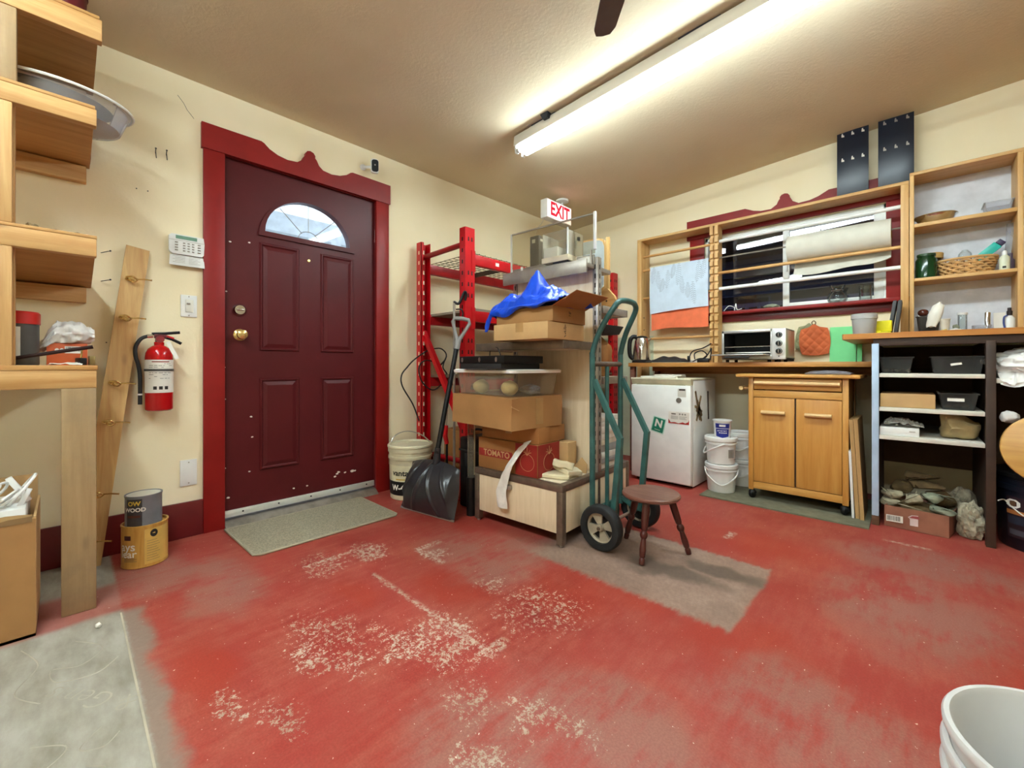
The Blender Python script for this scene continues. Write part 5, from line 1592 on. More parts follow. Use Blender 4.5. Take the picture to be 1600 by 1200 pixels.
f_ = planar((-1.418, 3.1295, .455), (0, -1, 0), rot=R(-13))
MB().prism(rrect(.052, .060, .006), lambda u, v, w: f_(u, v, w), .0012).build('border', plain('mint_card', '#bfe3d3', .6), mg)
MB().prism(rrect(.045, .053, .003), lambda u, v, w: f_(u, v, .0012 + w), .0006).build('card', plain('teal_card', '#117a5e', .6), mg)
MB().text('N', .078, lambda u, v, w: f_(u, v + .010, w), .0024, bold=.003).build('lettering', M['paper'], mg, smooth=0)
tt_ = MB()
for i in range(5): tt_.patch(f_, -.022 + .009 * i, -.016 + .009 * i, -.040, -.036, .0022, 1)
tag(tt_.build('fine_print', M['paper'], mg), kind='stuff')
nt = thing('notice_card', 'white notice card with a red bottom border on the fridge door', 'card', (-1.262, 3.125, .478))
f_ = planar((-1.262, 3.1295, .522), (0, -1, 0), rot=R(-1))
MB().patch(f_, -.077, .077, -.045, .045, .0008, 1).build('card', M['paper'], nt)
pr_n = MB()
pr_n.prism([(-.077, -.045), (.077, -.045), (.077, -.008), (.070, -.025), (.050, -.036), (.030, -.030), (.0, -.040), (-.03, -.034), (-.06, -.038), (-.077, -.012)], lambda u, v, w: f_(u, v, .0012 + w), .0004)
pr_n.build('red_border', plain('print_red', '#b52a22', .6), nt)
tt_ = MB()
for i in range(3):
    tt_.patch(f_, -.058, -.004, .008 - .009 * i, .011 - .009 * i, .0016, 1); tt_.patch(f_, .004, .060 - .01 * (i % 2), .008 - .009 * i, .011 - .009 * i, .0016, 1)
tt_.patch(f_, -.056, -.022, .022, .033, .0016, 1)
for i in range(3): tt_.patch(f_, .002 + .02 * i, .013 + .02 * i, .022, .034, .0016, 1)
tag(tt_.build('fine_print', M['gmetal'], nt), kind='stuff')
es = thing('fridge_sticker', 'small pale sticker with a dark band near the top of the fridge door', 'sticker', (-1.24, 3.126, .68))
f_ = planar((-1.240, 3.1297, .705), (0, -1, 0))
MB().patch(f_, -.030, .032, -.028, .034, .0006, 1).build('sheet', M['offwhite'], es)
MB().patch(f_, -.020, .026, .020, .032, .001, 1).build('dark_band', M['ink'], es)
tw = MB()
fs = planar((-1.1735, 3.27, .62), (1, 0, 0))
for (u0, v0, u1, v1) in ((-.06, .10, .03, -.12), (.05, .06, -.03, -.09), (-.02, .03, .06, -.13), (-.07, -.01, .07, -.06), (-.04, -.04, .05, -.10), (.02, -.02, -.04, -.12), (.0, .0, .07, -.09)):
    tw.bar(fs(u0, v0, .004), fs(u1, v1, .004), .016, .006, up=(1, 0, 0))
tag(tw.build('twig_magnet', M['stone3']), 'bundle of dark brown stick magnets on the side of the fridge', 'magnet')
tag(MB().bar(fs(.20, .09, .004), fs(.215, -.13, .004), .014, .006, up=(1, 0, 0)).build('dark_strip', M['darkbrown']), 'single dark strip on the side of the fridge', 'strip')
tag(MB().box(-1.60, -1.32, 3.20, 3.42, .8155, .828, .002).build('paper_pad', M['paper']), 'white paper pad lying on top of the fridge', 'paper')
tag(MB().obox((-1.40, 3.30, .8345), (.20, .15, .011), .15, .002).build('booklet', M['offwhite']), 'off white booklet lying across the paper pad on the fridge', 'booklet')

# ------------------------------------------------------------------ long bench
bn = thing('long_bench', 'long honey coloured wooden bench top along the window wall', 'bench', (-.98, 3.6, 0))
MB().box(-1.79, -.173, 3.35, YB - .002, .902, .935, .003).build('bench_top', M['bench'], bn)
MB().box(-1.785, -1.745, 3.372, 3.412, 0, .902, .002).build('leg', M['stool'], bn)
MB().box(-1.785, -1.745, 3.85, 3.89, 0, .902, .002).build('leg', M['stool'], bn)
MB().box(-1.745, -.20, 3.72, 3.75, .862, .902, .002).build('apron', M['bench'], bn)
MB().box(-1.785, -.20, 3.90, 3.928, .84, .902).build('wall_cleat', M['bench'], bn)

# ------------------------------------------------------------------ rod rack over the window
rd = thing('dowel_rack', 'pine rack of horizontal dowels standing on the bench in front of the window', 'rack', (-.96, 3.83, .935))
RF = 3.73
MB().box(-1.90, -.018, RF, YB - .03, 2.082, 2.103, .002).build('top_shelf', M['rackwood'], rd)
def sideboard(x0, x1, notch, n='side_board', z0=.937):
    pts = [(RF, z0)]
    z = 1.0
    if notch:
        while z < 2.03:
            pts += [(RF, z), (RF + .018, z + .006), (RF + .018, z + .022), (RF, z + .028)]
            z += .0655
    pts += [(RF, 2.082), (YB - .03, 2.082), (YB - .03, 1.99), (3.86, 1.96), (3.86, z0)] if not notch else [(RF, 2.082), (3.84, 2.082), (3.84, z0)]
    MB().prism(pts, lambda u, v, w: Vector((x0 + w, u, v)), x1 - x0).build(n, M['rackwood_z'], rd, smooth=0)
MB().box(-1.905, -1.862, RF, YB - .03, .0 + .937, 2.082, .002).build('side_board', M['rackwood_z'], rd) if False else None
MB().box(-1.90, -1.858, RF, YB - .03, 0.0, 2.082, .002).build('side_board', M['rackwood_z'], rd)
sideboard(-1.243, -1.218, True, 'notched_board')
sideboard(-1.206, -1.178, True, 'notched_board')
MB().box(-1.218, -1.206, RF + .03, 3.84, .937, 2.082).build('spacer', M['rackwood_z'], rd)
MB().box(-.058, -.018, RF, YB - .03, 1.097, 2.082, .002).build('side_board', M['rackwood_z'], rd)
for z in (1.345, 1.23, 1.10):
    pegs = MB().cyl((-1.858, RF + .05, z + .02), (-1.853, RF + .05, z + .02), .006, seg=8)
    pegs.build('peg_hole', M['darkbrown'], rd)
rw = wood('dowel_wood', '#c08a4a', '#dcae70', 'x', .45, knots=False)
for z, r_ in ((1.940, .0115), (1.811, .0125), (1.546, .0115), (1.162, .0115)):
    MB().tube([(-1.858, 3.775, z), (-1.243, 3.775, z)], r_, 10).build('dowel', rw, rd)
MB().tube([(-1.178, 3.775, 1.954), (-.058, 3.775, 1.954)], .0145, 12).build('white_rod', M['white'], rd)
MB().tube([(-1.178, 3.78, 1.817), (-.058, 3.78, 1.817)], .0062, 8).build('steel_rod', M['gmetal'], rd)
MB().tube([(-1.178, 3.765, 1.687), (-.058, 3.765, 1.687)], .0125, 10).build('dowel', rw, rd)
MB().tube([(-1.178, 3.77, 1.555), (-.058, 3.77, 1.555)], .0145, 12).build('white_rod', M['white'], rd)

# paper roll
pl = thing('paper_roll', 'large off white paper roll hung on a steel rod before the window', 'paper roll', (-.40, 3.80, 1.70))
Mx = Matrix.Rotation(PI / 2, 4, 'Y')
rc = (-.690, 3.805, 1.795)
MB().lathe([(.028, 0), (.100, 0), (.100, .585), (.028, .585), (.028, 0)], rc, 44, Mx).build('roll', M['paper2'], pl)
MB().lathe([(.022, -.004), (.028, -.004), (.028, .589), (.022, .589), (.022, -.004)], rc, 24, Mx).build('core', M['card3'], pl)
def tail(u, v):
    a = R(40) - v * 2.2
    s_ = v
    y = 3.895 - .13 * v - .02 * math.sin(v * 3)
    z = 1.765 - .205 * math.sin(v * 1.45) + .03 * v * v - .012 * v * math.sin(7 * u) + (.05 * (u - .72) ** 2 * 12 * v if u > .72 else 0)
    return (-.655 + .55 * u, y, z)
MB().sheet(tail, 24, 12, .001).build('loose_sheet', M['paper2'], pl)

# towels
tw1 = thing('tea_towel', 'pale blue tea towel with a grey fern print hung over a dowel', 'towel', (-1.52, 3.77, 1.43))
def towel1(u, v):
    x = -1.781 + .520 * u
    z = 1.825 - .405 * v + .022 * (1 - u) * 0 - (.012 * u if v > .5 else 0) * 0
    if v > .93: z -= .030 * (1 - u) ** 2
    y = 3.757 - .010 * math.sin(PI * v) - .005 * math.sin(5 * u + 1) * v * .6 - .003 * nz(3 * u, 2 * v)
    return (x, y, z)
MB().sheet(towel1, 26, 26, .003).build('front_fall', plain('towel_blue', '#cfdeed', .9, 0, .05, 12, .3, 200), tw1, smooth=70)
MB().sheet(lambda u, v: (-1.781 + .52 * u, 3.777 + .016 * math.cos(PI * v), 1.812 + .016 * math.sin(PI * v)), 10, 8, .002).build('fold', bpy.data.materials['towel_blue'], tw1, smooth=70)
MB().sheet(lambda u, v: (-1.778 + .515 * u, 3.795 + .004 * math.sin(5 * u), 1.812 - .25 * v), 8, 8, .002).build('rear_fall', bpy.data.materials['towel_blue'], tw1, smooth=70)
fn_ = MB()
random.seed(6)
for i in range(11):
    u0 = .06 + .088 * i + random.uniform(-.02, .02); v0 = random.choice((.0, .12, .3, .45)); ln_ = random.uniform(.28, .5)
    n = 11
    bend = random.uniform(-.05, .05)
    P_ = [Vector(towel1(min(.985, max(.015, u0 + bend * (k / n) ** 2)), min(.97, v0 + ln_ * k / n))) + Vector((0, -.0035, 0)) for k in range(n + 1)]
    for k in range(n):
        p, q = P_[k], P_[k + 1]
        dx = Vector((.0011, 0, 0))
        fn_._add([p - dx, p + dx, q + dx, q - dx], [(0, 1, 2, 3)])
        L = .030 * (.25 + .75 * math.sin(PI * (k + 1) / (n + 1)) * random.uniform(.7, 1.1))
        for s_ in (-1, 1):
            if not (.012 < u0 + s_ * L / .52 < .99): continue
            e = p + Vector((s_ * L, -.001, -L * .55))
            m_ = p.lerp(e, .5)
            w_ = Vector((0, 0, .0030))
            fn_._add([p, m_ + w_, e, m_ - w_], [(0, 1, 2, 3)])
o = fn_.build('fern_print', plain('fern_grey', '#9fadbc', .9), tw1, smooth=0); tag(o, kind='stuff')
tw2 = thing('orange_towel', 'plain orange towel hanging below the blue tea towel', 'towel', (-1.52, 3.79, 1.24))
MB().sheet(lambda u, v: (-1.775 + .508 * u, 3.780 - .008 * math.sin(7 * u + 2 * v) - .006 * nz(3 * u, 2 * v, 5), 1.558 - .300 * v - .022 * (1 - u) * v * v + .012 * v * math.sin(5 * u)), 26, 16, .004).build('front_fall', M['orange_cloth'], tw2, smooth=70)
MB().sheet(lambda u, v: (-1.772 + .505 * u, 3.793, 1.558 - .2 * v), 6, 6, .003).build('rear_fall', M['orange_cloth'], tw2, smooth=70)

# dark boards on the rack
for i, (x0, x1, lb) in enumerate(((-.396, -.222, 'dark navy panel standing on the dowel rack, left of two, with white hook marks'), (-.172, .006, 'dark navy panel standing on the dowel rack beside the cubby shelf, right of two'))):
    bp_ = thing('navy_panel', lb, 'panel', ((x0 + x1) / 2, 3.82, 2.103), 0, 'navy panels on the dowel rack')
    MB().box(x0, x1, 3.815, 3.830, 2.104, 2.575, .001).build('board', M['navy'], bp_)
    for k in range(3):
        xx = x0 + (x1 - x0) * (.18 + .32 * k)
        for z in (2.565, 2.39 + .0 * k):
            MB().prism([(-.006, -.010), (.010, -.012), (.009, .0), (.003, .003), (.002, .014), (-.004, .014), (-.006, .002)], lambda u, v, w: Vector((xx + u, 3.8148 - w, z + v - .014 + 0)), .0008).build('hook_slot', M['offwhite'] if i == 0 else M['gmetal'], bp_)
MB

# ------------------------------------------------------------------ things on the sill
jg = thing('glass_jar', 'round clear glass jar on the window sill under the paper roll', 'jar', (-.40, 3.875, 1.372))
jp = [(0, 0), (.048, 0), (.058, .012), (.062, .035), (.054, .062), (.036, .082), (.034, .095), (.044, .108), (.048, .125), (.044, .126), (.040, .11), (.030, .096), (.032, .082), (.050, .060), (.058, .035), (.054, .014), (.044, .005), (0, .005)]
MB().lathe(jp, (-.40, 3.875, 1.372), 32).build('bowl', M['glass'], jg)
MB().tube([(-.40 + .036 * math.cos(a), 3.875 + .036 * math.sin(a), 1.372 + .086) for a in [2 * PI * k / 24 for k in range(24)]], .003, 6, True).build('wire_collar', M['chrome'], jg)
tag(MB().lathe([(0, 0), (.030, 0), (.036, .004), (.038, .10), (.035, .10), (.033, .008), (0, .006)], (-.242, 3.875, 1.372), 28).build('drinking_glass', M['glass']), 'clear drinking glass on the window sill right of the glass jar', 'glass')
tag(MB().blob((-.40, 3.872, 1.390), (.018, .015, .010), 4, .3).build('white_shell', M['white']), 'white shell lying in the round glass jar', 'shell')
tag(MB().tube(bez([(-1.17, 3.86, 1.376), (-1.13, 3.855, 1.415), (-1.09, 3.86, 1.400), (-1.085, 3.855, 1.376), (-1.075, 3.855, 1.43), (-1.065, 3.855, 1.38), (-1.03, 3.86, 1.385)], 7), .0032, 6).build('white_wire', M['white']), 'bent white wire on the left part of the window sill', 'wire')
tag(MB().pebble((-.82, 3.872, 1.384), (.055, .03, .018), 6).build('grey_stone', M['stone2']), 'flat grey stone on the middle of the window sill', 'stone')

# ------------------------------------------------------------------ things on the long bench
BT = .935
kt = thing('electric_kettle', 'black and steel electric kettle at the left end of the long bench', 'kettle', (-1.725, 3.47, BT))
MB().lathe([(0, 0), (.082, 0), (.082, .018), (.074, .026), (0, .026)], (-1.725, 3.47, BT), 32).build('base', M['black'], kt)
MB().lathe([(0, .028), (.076, .028), (.076, .05), (.070, .12), (.058, .19), (.050, .215), (0, .218)], (-1.725, 3.47, BT), 36).build('body', M['chrome'], kt)
MB().lathe([(0, .213), (.050, .213), (.050, .222), (.040, .232), (.012, .238), (0, .238)], (-1.725, 3.47, BT), 28).build('lid', M['black'], kt)
hd = Vector((-.82, -.57, 0)).normalized()
kc = Vector((-1.725, 3.47, BT))
MB().tube(bez([kc + hd * .045 + Vector((0, 0, .225)), kc + hd * .075 + Vector((0, 0, .228)), kc + hd * .098 + Vector((0, 0, .195)), kc + hd * .104 + Vector((0, 0, .12)), kc + hd * .096 + Vector((0, 0, .06)), kc + hd * .07 + Vector((0, 0, .035))], 6), .0145, 10, flat=1.3).build('handle', M['black'], kt)
MB().tube([kc - hd * .045 + Vector((0, 0, .195)), kc - hd * .075 + Vector((0, 0, .215))], [.022, .012], 10).build('spout', M['chrome'], kt)
bcl = MB()
bcl.sheet(lambda u, v: (-1.66 + .32 * u, 3.40 + .16 * v, BT + .004 + (.022 + .030 * max(0, nz(4.2 * u, 3.5 * v, 7) + .35) + .030 * u * u) * math.sin(PI * v) ** .6 * (math.sin(PI * min(1, u * .96 + .04)) ** .4)), 30, 16, .0)
tag(bcl.build('black_cloth', M['black2'], smooth=60), 'crumpled black cloth bag lying beside the electric kettle', 'bag')
cdx = thing('cord_bundle', 'bundle of black cords and plugs on the bench behind the towels', 'cord', (-1.33, 3.72, BT))
for i, pts in enumerate(([(-1.40, 3.70, BT + .05), (-1.37, 3.70, BT + .10), (-1.29, 3.71, BT + .125), (-1.22, 3.70, BT + .16)], [(-1.35, 3.69, BT + .03), (-1.35, 3.69, BT + .08), (-1.29, 3.69, BT + .10), (-1.25, 3.69, BT + .06), (-1.30, 3.69, BT + .02)],
                         [(-1.30, 3.68, BT + .02), (-1.24, 3.68, BT + .07), (-1.215, 3.69, BT + .12), (-1.23, 3.70, BT + .02)], [(-1.36, 3.67, BT + .01), (-1.30, 3.66, BT + .035), (-1.22, 3.67, BT + .03)])):
    MB().tube(bez(pts, 7), .005, 6).build('cable', M['black2'], cdx)
MB().obox((-1.405, 3.70, BT + .035), (.022, .025, .05), .2, .004).build('plug', M['black'], cdx)
MB().obox((-1.27, 3.66, BT + .016), (.09, .045, .030), .1, .005).build('adapter', M['black'], cdx)
MB().obox((-1.39, 3.76, BT + .014), (.11, .05, .026), 0, .004).build('power_strip', M['white'], cdx)

to = thing('toaster_oven', 'silver toaster oven with an open glass door and three black knobs', 'toaster oven', (-.85, 3.6, BT))
TX0, TX1, TY0, TY1, TZ0, TZ1 = -1.062, -.642, 3.45, 3.75, BT + .02, BT + .238
tm = plain('oven_silver', '#bdbdba', .3, .6, .05)
b = MB()
b.box(TX0, TX1, TY0 + .01, TY1, TZ1 - .012, TZ1, .003); b.box(TX0, TX1, TY0 + .01, TY1, TZ0, TZ0 + .014, .003)
b.box(TX0, TX0 + .012, TY0 + .01, TY1, TZ0, TZ1, .003); b.box(TX0, TX1, TY1 - .01, TY1, TZ0, TZ1, .003)
b.box(TX1 - .086, TX1, TY0 + .01, TY1, TZ0, TZ1, .003)
b.build('shell', tm, to)
MB().box(TX0 + .012, TX1 - .086, TY0 + .02, TY1 - .011, TZ0 + .014, TZ0 + .016).build('cavity_floor', M['black2'], to)
MB().box(TX0 + .0125, TX1 - .0865, TY1 - .014, TY1 - .0115, TZ0 + .016, TZ1 - .013).build('cavity_back', M['black2'], to)
b = MB(); b.box(TX0 + .0122, TX0 + .014, TY0 + .02, TY1 - .015, TZ0 + .016, TZ1 - .013); b.box(TX1 - .089, TX1 - .0865, TY0 + .02, TY1 - .015, TZ0 + .016, TZ1 - .013); b.box(TX0 + .014, TX1 - .089, TY0 + .02, TY1 - .015, TZ1 - .015, TZ1 - .0125)
b.build('cavity_lining', M['black2'], to)
b = MB(); b.box(TX0, TX1 - .084, TY0, TY0 + .012, TZ1 - .020, TZ1, .002); b.box(TX0, TX0 + .016, TY0, TY0 + .012, TZ0 + .03, TZ1, .002); b.box(TX1 - .096, TX1 - .084, TY0, TY0 + .012, TZ0 + .03, TZ1, .002); b.box(TX0, TX1 - .084, TY0, TY0 + .012, TZ0, TZ0 + .034, .002)
b.build('front_frame', tm, to)
MB().box(TX1 - .084, TX1, TY0, TY0 + .012, TZ0, TZ1, .003).build('control_panel', plain('panel_white_silver', '#d4d4d2', .3, .3), to)
for z in (TZ1 - .045, TZ1 - .105, TZ1 - .160):
    kn = MB().lathe([(0, 0), (.021, 0), (.020, .006), (.016, .018), (0, .019)], (TX1 - .042, TY0, z), 22, Matrix.Rotation(PI / 2, 4, 'X')).build('knob', M['black'], to)
    MB().lathe([(.0165, 0), (.0185, 0), (.0185, .010), (.0165, .0175)], (TX1 - .042, TY0, z), 22, Matrix.Rotation(PI / 2, 4, 'X')).build('knob_ring', M['chrome'], kn)
    MB().obox((TX1 - .042, TY0 - .020, z), (.004, .004, .024), 0, .001).build('pointer', M['gmetal'], kn)
MB().cyl((TX1 - .042, TY0 - .002, TZ0 + .022), (TX1 - .042, TY0, TZ0 + .022), .004, seg=8).build('lamp', M['black'], to)
dd = MB().box(TX0 - .012, TX1 - .094, TY0 - .20, TY0 - .004, TZ0 + .028, TZ0 + .036, .002).build('open_door', tm, to)
MB().box(TX0 + .01, TX1 - .12, TY0 - .18, TY0 - .02, TZ0 + .0362, TZ0 + .039).build('door_glass', M['glass'], dd)
MB().tube([(TX0 + .08, TY0 - .20, TZ0 + .014), (TX1 - .18, TY0 - .20, TZ0 + .014)], .007, 8).build('door_handle', M['black'], dd)
r_ = MB()
for k in range(12): r_.tube([(TX0 + .03 + k * .025, TY0 + .02, TZ0 + .095), (TX0 + .03 + k * .025, TY1 - .02, TZ0 + .095)], .0018, 4)
r_.tube([(TX0 + .015, TY0 + .022, TZ0 + .095), (TX1 - .09, TY0 + .022, TZ0 + .095)], .003, 6)
r_.build('wire_rack', M['chrome'], to)
MB().box(TX0 + .02, TX1 - .095, TY0 + .025, TY1 - .02, TZ0 + .046, TZ0 + .056, .002).build('bake_tray', M['steel'], to)
for x in (TX0 + .03, TX0 + .06 + .25, TX1 - .05):
    for y in (TY0 + .04, TY1 - .04): MB().lathe([(0, 0), (.012, 0), (.012, .021), (0, .021)], (x, y, BT), 10).build('foot', M['black'], to)
MB().obox((TX1 + .006, TY0 + .10, BT + .014), (.05, .02, .012), .8, .003).build('crumb_handle', M['black'], to)

# pot holders on the wall
def potholder(name, label, cx, cz, y, w, h, mk, rot):
    t = thing(name, label, 'pot holder', (cx, y, cz - h / 2))
    def P(a, b_, c_):
        c__, s__ = math.cos(rot), math.sin(rot)
        return Vector((cx + a * c__ - b_ * s__, y + c_, cz + a * s__ + b_ * c__))
    def srf(u, v, s_):
        a = (u - .5) * 2; b_ = (v - .5) * 2
        # rounded square with a pulled-up top
        r_ = 1.0
        X_ = a * math.sqrt(1 - .28 * b_ * b_); Z_ = b_ * math.sqrt(1 - .22 * a * a)
        top_ = .22 * max(0, b_) ** 3 * math.exp(-(a / .28) ** 2)
        q = abs(math.sin((a + b_) * 5.2)) * abs(math.sin((a - b_) * 5.2))
        return P(X_ * w / 2, (Z_ + top_) * h / 2, -.006 - .009 * q ** .5 * (1 - max(abs(a), abs(b_)) ** 6))
    MB().sheet(lambda u, v: srf(u, v, 1), 48, 48, .010).build('quilted_pad', mk, t, smooth=60)
    if rot > 0: MB().tube(bez([P(-.008, h * .58, -.008), P(-.012, h * .66, -.008), P(0, h * .72, -.008), P(.012, h * .66, -.008), P(.008, h * .58, -.008)], 5), .004, 6).build('loop', M['stone3'], t)
    return t
potholder('pot_holder', 'grey green quilted pot holder hung on the wall behind the orange one', -.590, 1.115, YB - .012, .15, .20, plain('pad_green', '#8d8e6a', .9), -.12)
potholder('pot_holder', 'orange quilted pot holder hung on the wall beside the toaster oven', -.540, 1.095, YB - .030, .195, .215, plain('pad_orange', '#c9653a', .9), .03)
tag(MB().hexa([(-.447, 3.885, BT), (-.295, 3.885, BT), (-.295, 3.893, BT), (-.447, 3.893, BT), (-.447, 3.917, 1.195), (-.295, 3.917, 1.195), (-.295, 3.925, 1.195), (-.447, 3.925, 1.195)]).build('mint_board', M['green_board']), 'mint green cutting board leaning on the wall at the end of the bench', 'board')
tag(MB().hexa([(-.290, 3.880, BT), (-.262, 3.880, BT), (-.262, 3.888, BT), (-.290, 3.888, BT), (-.290, 3.912, 1.13), (-.262, 3.912, 1.13), (-.262, 3.920, 1.13), (-.290, 3.920, 1.13)]).build('mint_strip', M['green_board']), 'narrow mint green strip right of the mint cutting board', 'board')

# ------------------------------------------------------------------ kitchen cart
ct = thing('kitchen_cart', 'wooden kitchen cart on casters with two doors and bar handles under the bench', 'cart', (-.547, 3.42, 0))
cx0, cx1, cy0, cy1 = -.815, -.277, 3.205, 3.62
for x in (cx0, cx1 - .030):
    for y in (cy0, cy1 - .03):
        MB().box(x, x + .030, y, y + .030, .070, .832, .002).build('corner_post', M['cart'], ct)
MB().box(cx0 - .073, cx1 + .056, cy0 - .035, cy1 + .03, .832, .854, .008).build('worktop', M['cart_x'], ct)
MB().box(cx0 + .004, cx0 + .016, cy0 + .03, cy1 - .03, .080, .832).build('side_panel', M['cart'], ct)
MB().box(cx1 - .016, cx1 - .004, cy0 + .03, cy1 - .03, .080, .832).build('side_panel', M['cart'], ct)
MB().box(cx0 + .03, cx1 - .03, cy1 - .02, cy1 - .008, .080, .832).build('back_panel', M['cart'], ct)
MB().box(cx0 + .03, cx1 - .03, cy0 + .003, cy0 + .025, .080, .126, .001).build('bottom_rail', M['cart_x'], ct)
MB().box(cx0 + .03, cx1 - .03, cy0 + .003, cy0 + .025, .700, .745, .001).build('mid_rail', M['cart_x'], ct)
MB().box(cx0 + .016, cx1 - .016, cy0 + .025, cy1 - .02, .080, .092).build('floor_panel', M['cart'], ct)
dw = MB().box(cx0 + .034, cx1 - .034, cy0 + .002, cy0 + .020, .752, .826, .002).build('drawer_front', M['cart_x'], ct)
MB().tube([(cx0 + .038, cy0 - .014, .795), (cx1 - .040, cy0 - .014, .795)], .0125, 12).build('bar_handle', plain('handle_pale', '#dcb57c', .4), dw)
xm = (cx0 + cx1) / 2
for i, (x0, x1) in enumerate(((cx0 + .032, xm - .005), (xm + .005, cx1 - .032))):
    d_ = MB().box(x0, x1, cy0 + .002, cy0 + .020, .130, .696, .002).build('door', M['cart'], ct)
    MB().tube([((x0 + x1) / 2 - .068, cy0 - .016, .600), ((x0 + x1) / 2 + .068, cy0 - .016, .600)], .0125, 12).build('bar_handle', bpy.data.materials['handle_pale'], d_)
    b_ = MB()
    for s_ in (-.05, .05): b_.cyl(((x0 + x1) / 2 + s_, cy0 + .002, .600), ((x0 + x1) / 2 + s_, cy0 - .012, .600), .006, seg=8)
    b_.build('handle_post', M['cart'], d_)
MB().box(xm - .005, xm + .005, cy0 + .014, cy0 + .018, .130, .70).build('centre_gap', M['darkbrown'], ct)
tbx = MB()
tbx.tube([(cx0, 3.25, .755), (cx0 - .05, 3.25, .755)], .008, 8); tbx.tube([(cx0, 3.58, .755), (cx0 - .05, 3.58, .755)], .008, 8)
tbx.tube([(cx0 - .05, 3.22, .755), (cx0 - .05, 3.61, .755)], .014, 12)
tbx.build('towel_bar', bpy.data.materials['handle_pale'], ct)
for x in (cx0 + .02, cx1 - .02):
    for y in (cy0 + .02, cy1 - .03):
        cst = MB()
        cst.lathe([(0, -.011), (.024, -.011), (.027, -.006), (.027, .006), (.024, .011), (0, .011)], (x, y, .0375), 20, Matrix.Rotation(PI / 2, 4, 'Y') @ Matrix.Rotation(.4, 4, 'X'))
        cst.blob((x, y, .048), (.026, .024, .022), 1, .03, sub=2)
        cst.build('caster', M['black'], ct)
tag(MB().sheet(lambda u, v: (-.50 + .23 * u, 3.24 + .2 * v, .862 + .018 * math.sin(PI * u) ** .5 * math.sin(PI * v) ** .5 + .004 * nz(4 * u, 3 * v)), 14, 12, .008).build('grey_cloth', plain('grey_cloth', '#77747a', .9)), 'folded grey cloth on top of the kitchen cart under the bench', 'cloth')
m2 = thing('floor_mat', 'thin grey green mat on the floor under the kitchen cart', 'mat', (-.63, 3.4, 0))
MB().prism([(-1.085, 3.05), (-.176, 3.055), (-.18, 3.72), (-1.08, 3.72)], lambda u, v, w: Vector((u, v, w + .001)), .008).build('sheet', M['mat2'], m2)
# boards leaning beside the cart
for i, (yb, xb, xt, zt, t, mk, lb) in enumerate(((3.195, -.250, -.264, .405, .012, M['white'], 'short white board leaning beside the kitchen cart'),
                                                 (3.200, -.226, -.256, .590, .019, wood('tan_board', '#a8824e', '#c09a64', 'z', .6, knots=False), 'left tan board of the two leaning beside the kitchen cart'),
                                                 (3.185, -.204, -.234, .595, .019, bpy.data.materials['tan_board'], 'right tan board of the two leaning beside the blue panel'))):
    y1_ = yb + .30
    tag(MB().hexa([(xb - t, yb, .0095), (xb, yb, .0095), (xb, y1_, .0095), (xb - t, y1_, .0095), (xt - t, yb - .015, zt), (xt, yb - .015, zt), (xt, y1_, zt), (xt - t, y1_, zt)]).build('leaning_board', mk), lb, 'board')

# ------------------------------------------------------------------ pails by the fridge
def pail(name, label, x, y, z, h, rb, rt, hz, ang, group=None):
    t = thing(name, label, 'pail', (x, y, z), 0, group)
    MB().lathe([(0, 0), (rb, 0), (rb + .002, .004), (rt - .008, h - .052), (rt, h - .050), (rt, h - .040), (rt - .005, h - .038), (rt - .004, h - .026), (rt, h - .024), (0, h - .022)], (x, y, z), 36).build('body', M['white'], t)
    MB().lathe([(rt - .004, h - .026), (rt + .004, h - .026), (rt + .004, h - .004), (rt, h), (rt - .012, h), (rt - .016, h - .008), (0, h - .008)], (x, y, z), 36).build('lid', M['white'], t)
    a = ang
    e = Vector((math.cos(a + PI / 2), math.sin(a + PI / 2), 0)); f = Vector((math.cos(a), math.sin(a), 0))
    c0 = Vector((x, y, z + h - .040))
    rr__ = rt + .004
    MB().tube(bez([c0 - e * rr__, c0 - e * rr__ * .8 + f * rr__ * .65 + Vector((0, 0, -hz * .45)), c0 + f * (rr__ + .006) + Vector((0, 0, -hz)), c0 + e * rr__ * .8 + f * rr__ * .65 + Vector((0, 0, -hz * .45)), c0 + e * rr__], 7), .0042, 6, flat=1.6).build('handle', M['white'], t)
    return t
pa = pail('white_pail', 'white lidded pail on the floor between the fridge and the cart, lower of two', -1.008, 3.268, .0095, .198, .087, .105, .10, R(-72))
pail('white_pail', 'white lidded pail stacked on another pail between the fridge and the cart', -1.012, 3.272, .2085, .190, .087, .105, .085, R(-150))
MB().patch(around((-1.012, 3.272), .100, R(-25), .2085), -.035, .02, .05, .11, .002, 4).build('clear_label', M['bin'], bpy.data.objects['white_pail.001'])
tp2 = thing('blue_tub', 'small white and blue plastic tub standing on the stacked pails', 'tub', (-1.0, 3.265, .392))
MB().lathe([(0, 0), (.050, 0), (.052, .003), (.060, .118), (.065, .119), (.065, .128), (0, .129)], (-1.0, 3.265, .391), 32).build('body', M['white'], tp2)
f_ = around((-1.0, 3.265), .0515, R(-73), .391, .066)
bl = plain('tub_blue', '#1a2a86', .4)
MB().patch(f_, -.044, .044, .072, .106, .0012, 10).build('upper_label', bl, tp2)
MB().sheet(lambda u, v: f_(-.042 + .084 * u, .014 + (.068 - .014) * v - (.010 * (1 - abs(2 * u - 1))) * (1 - v), .0012), 10, 2).build('lower_label', bl, tp2)
MB().patch(f_, -.018, .018, .084, .098, .0022, 4).build('white_panel', M['paper'], tp2)
tx = MB()
for i in range(6): tx.patch(f_, -.030 + .010 * i, -.023 + .010 * i, .050 + .002 * (i % 2), .057, .0022, 1)
for i in range(5): tx.patch(f_, -.020 + .010 * i, -.013 + .010 * i, .036, .043 - .001 * (i % 2), .0022, 1)
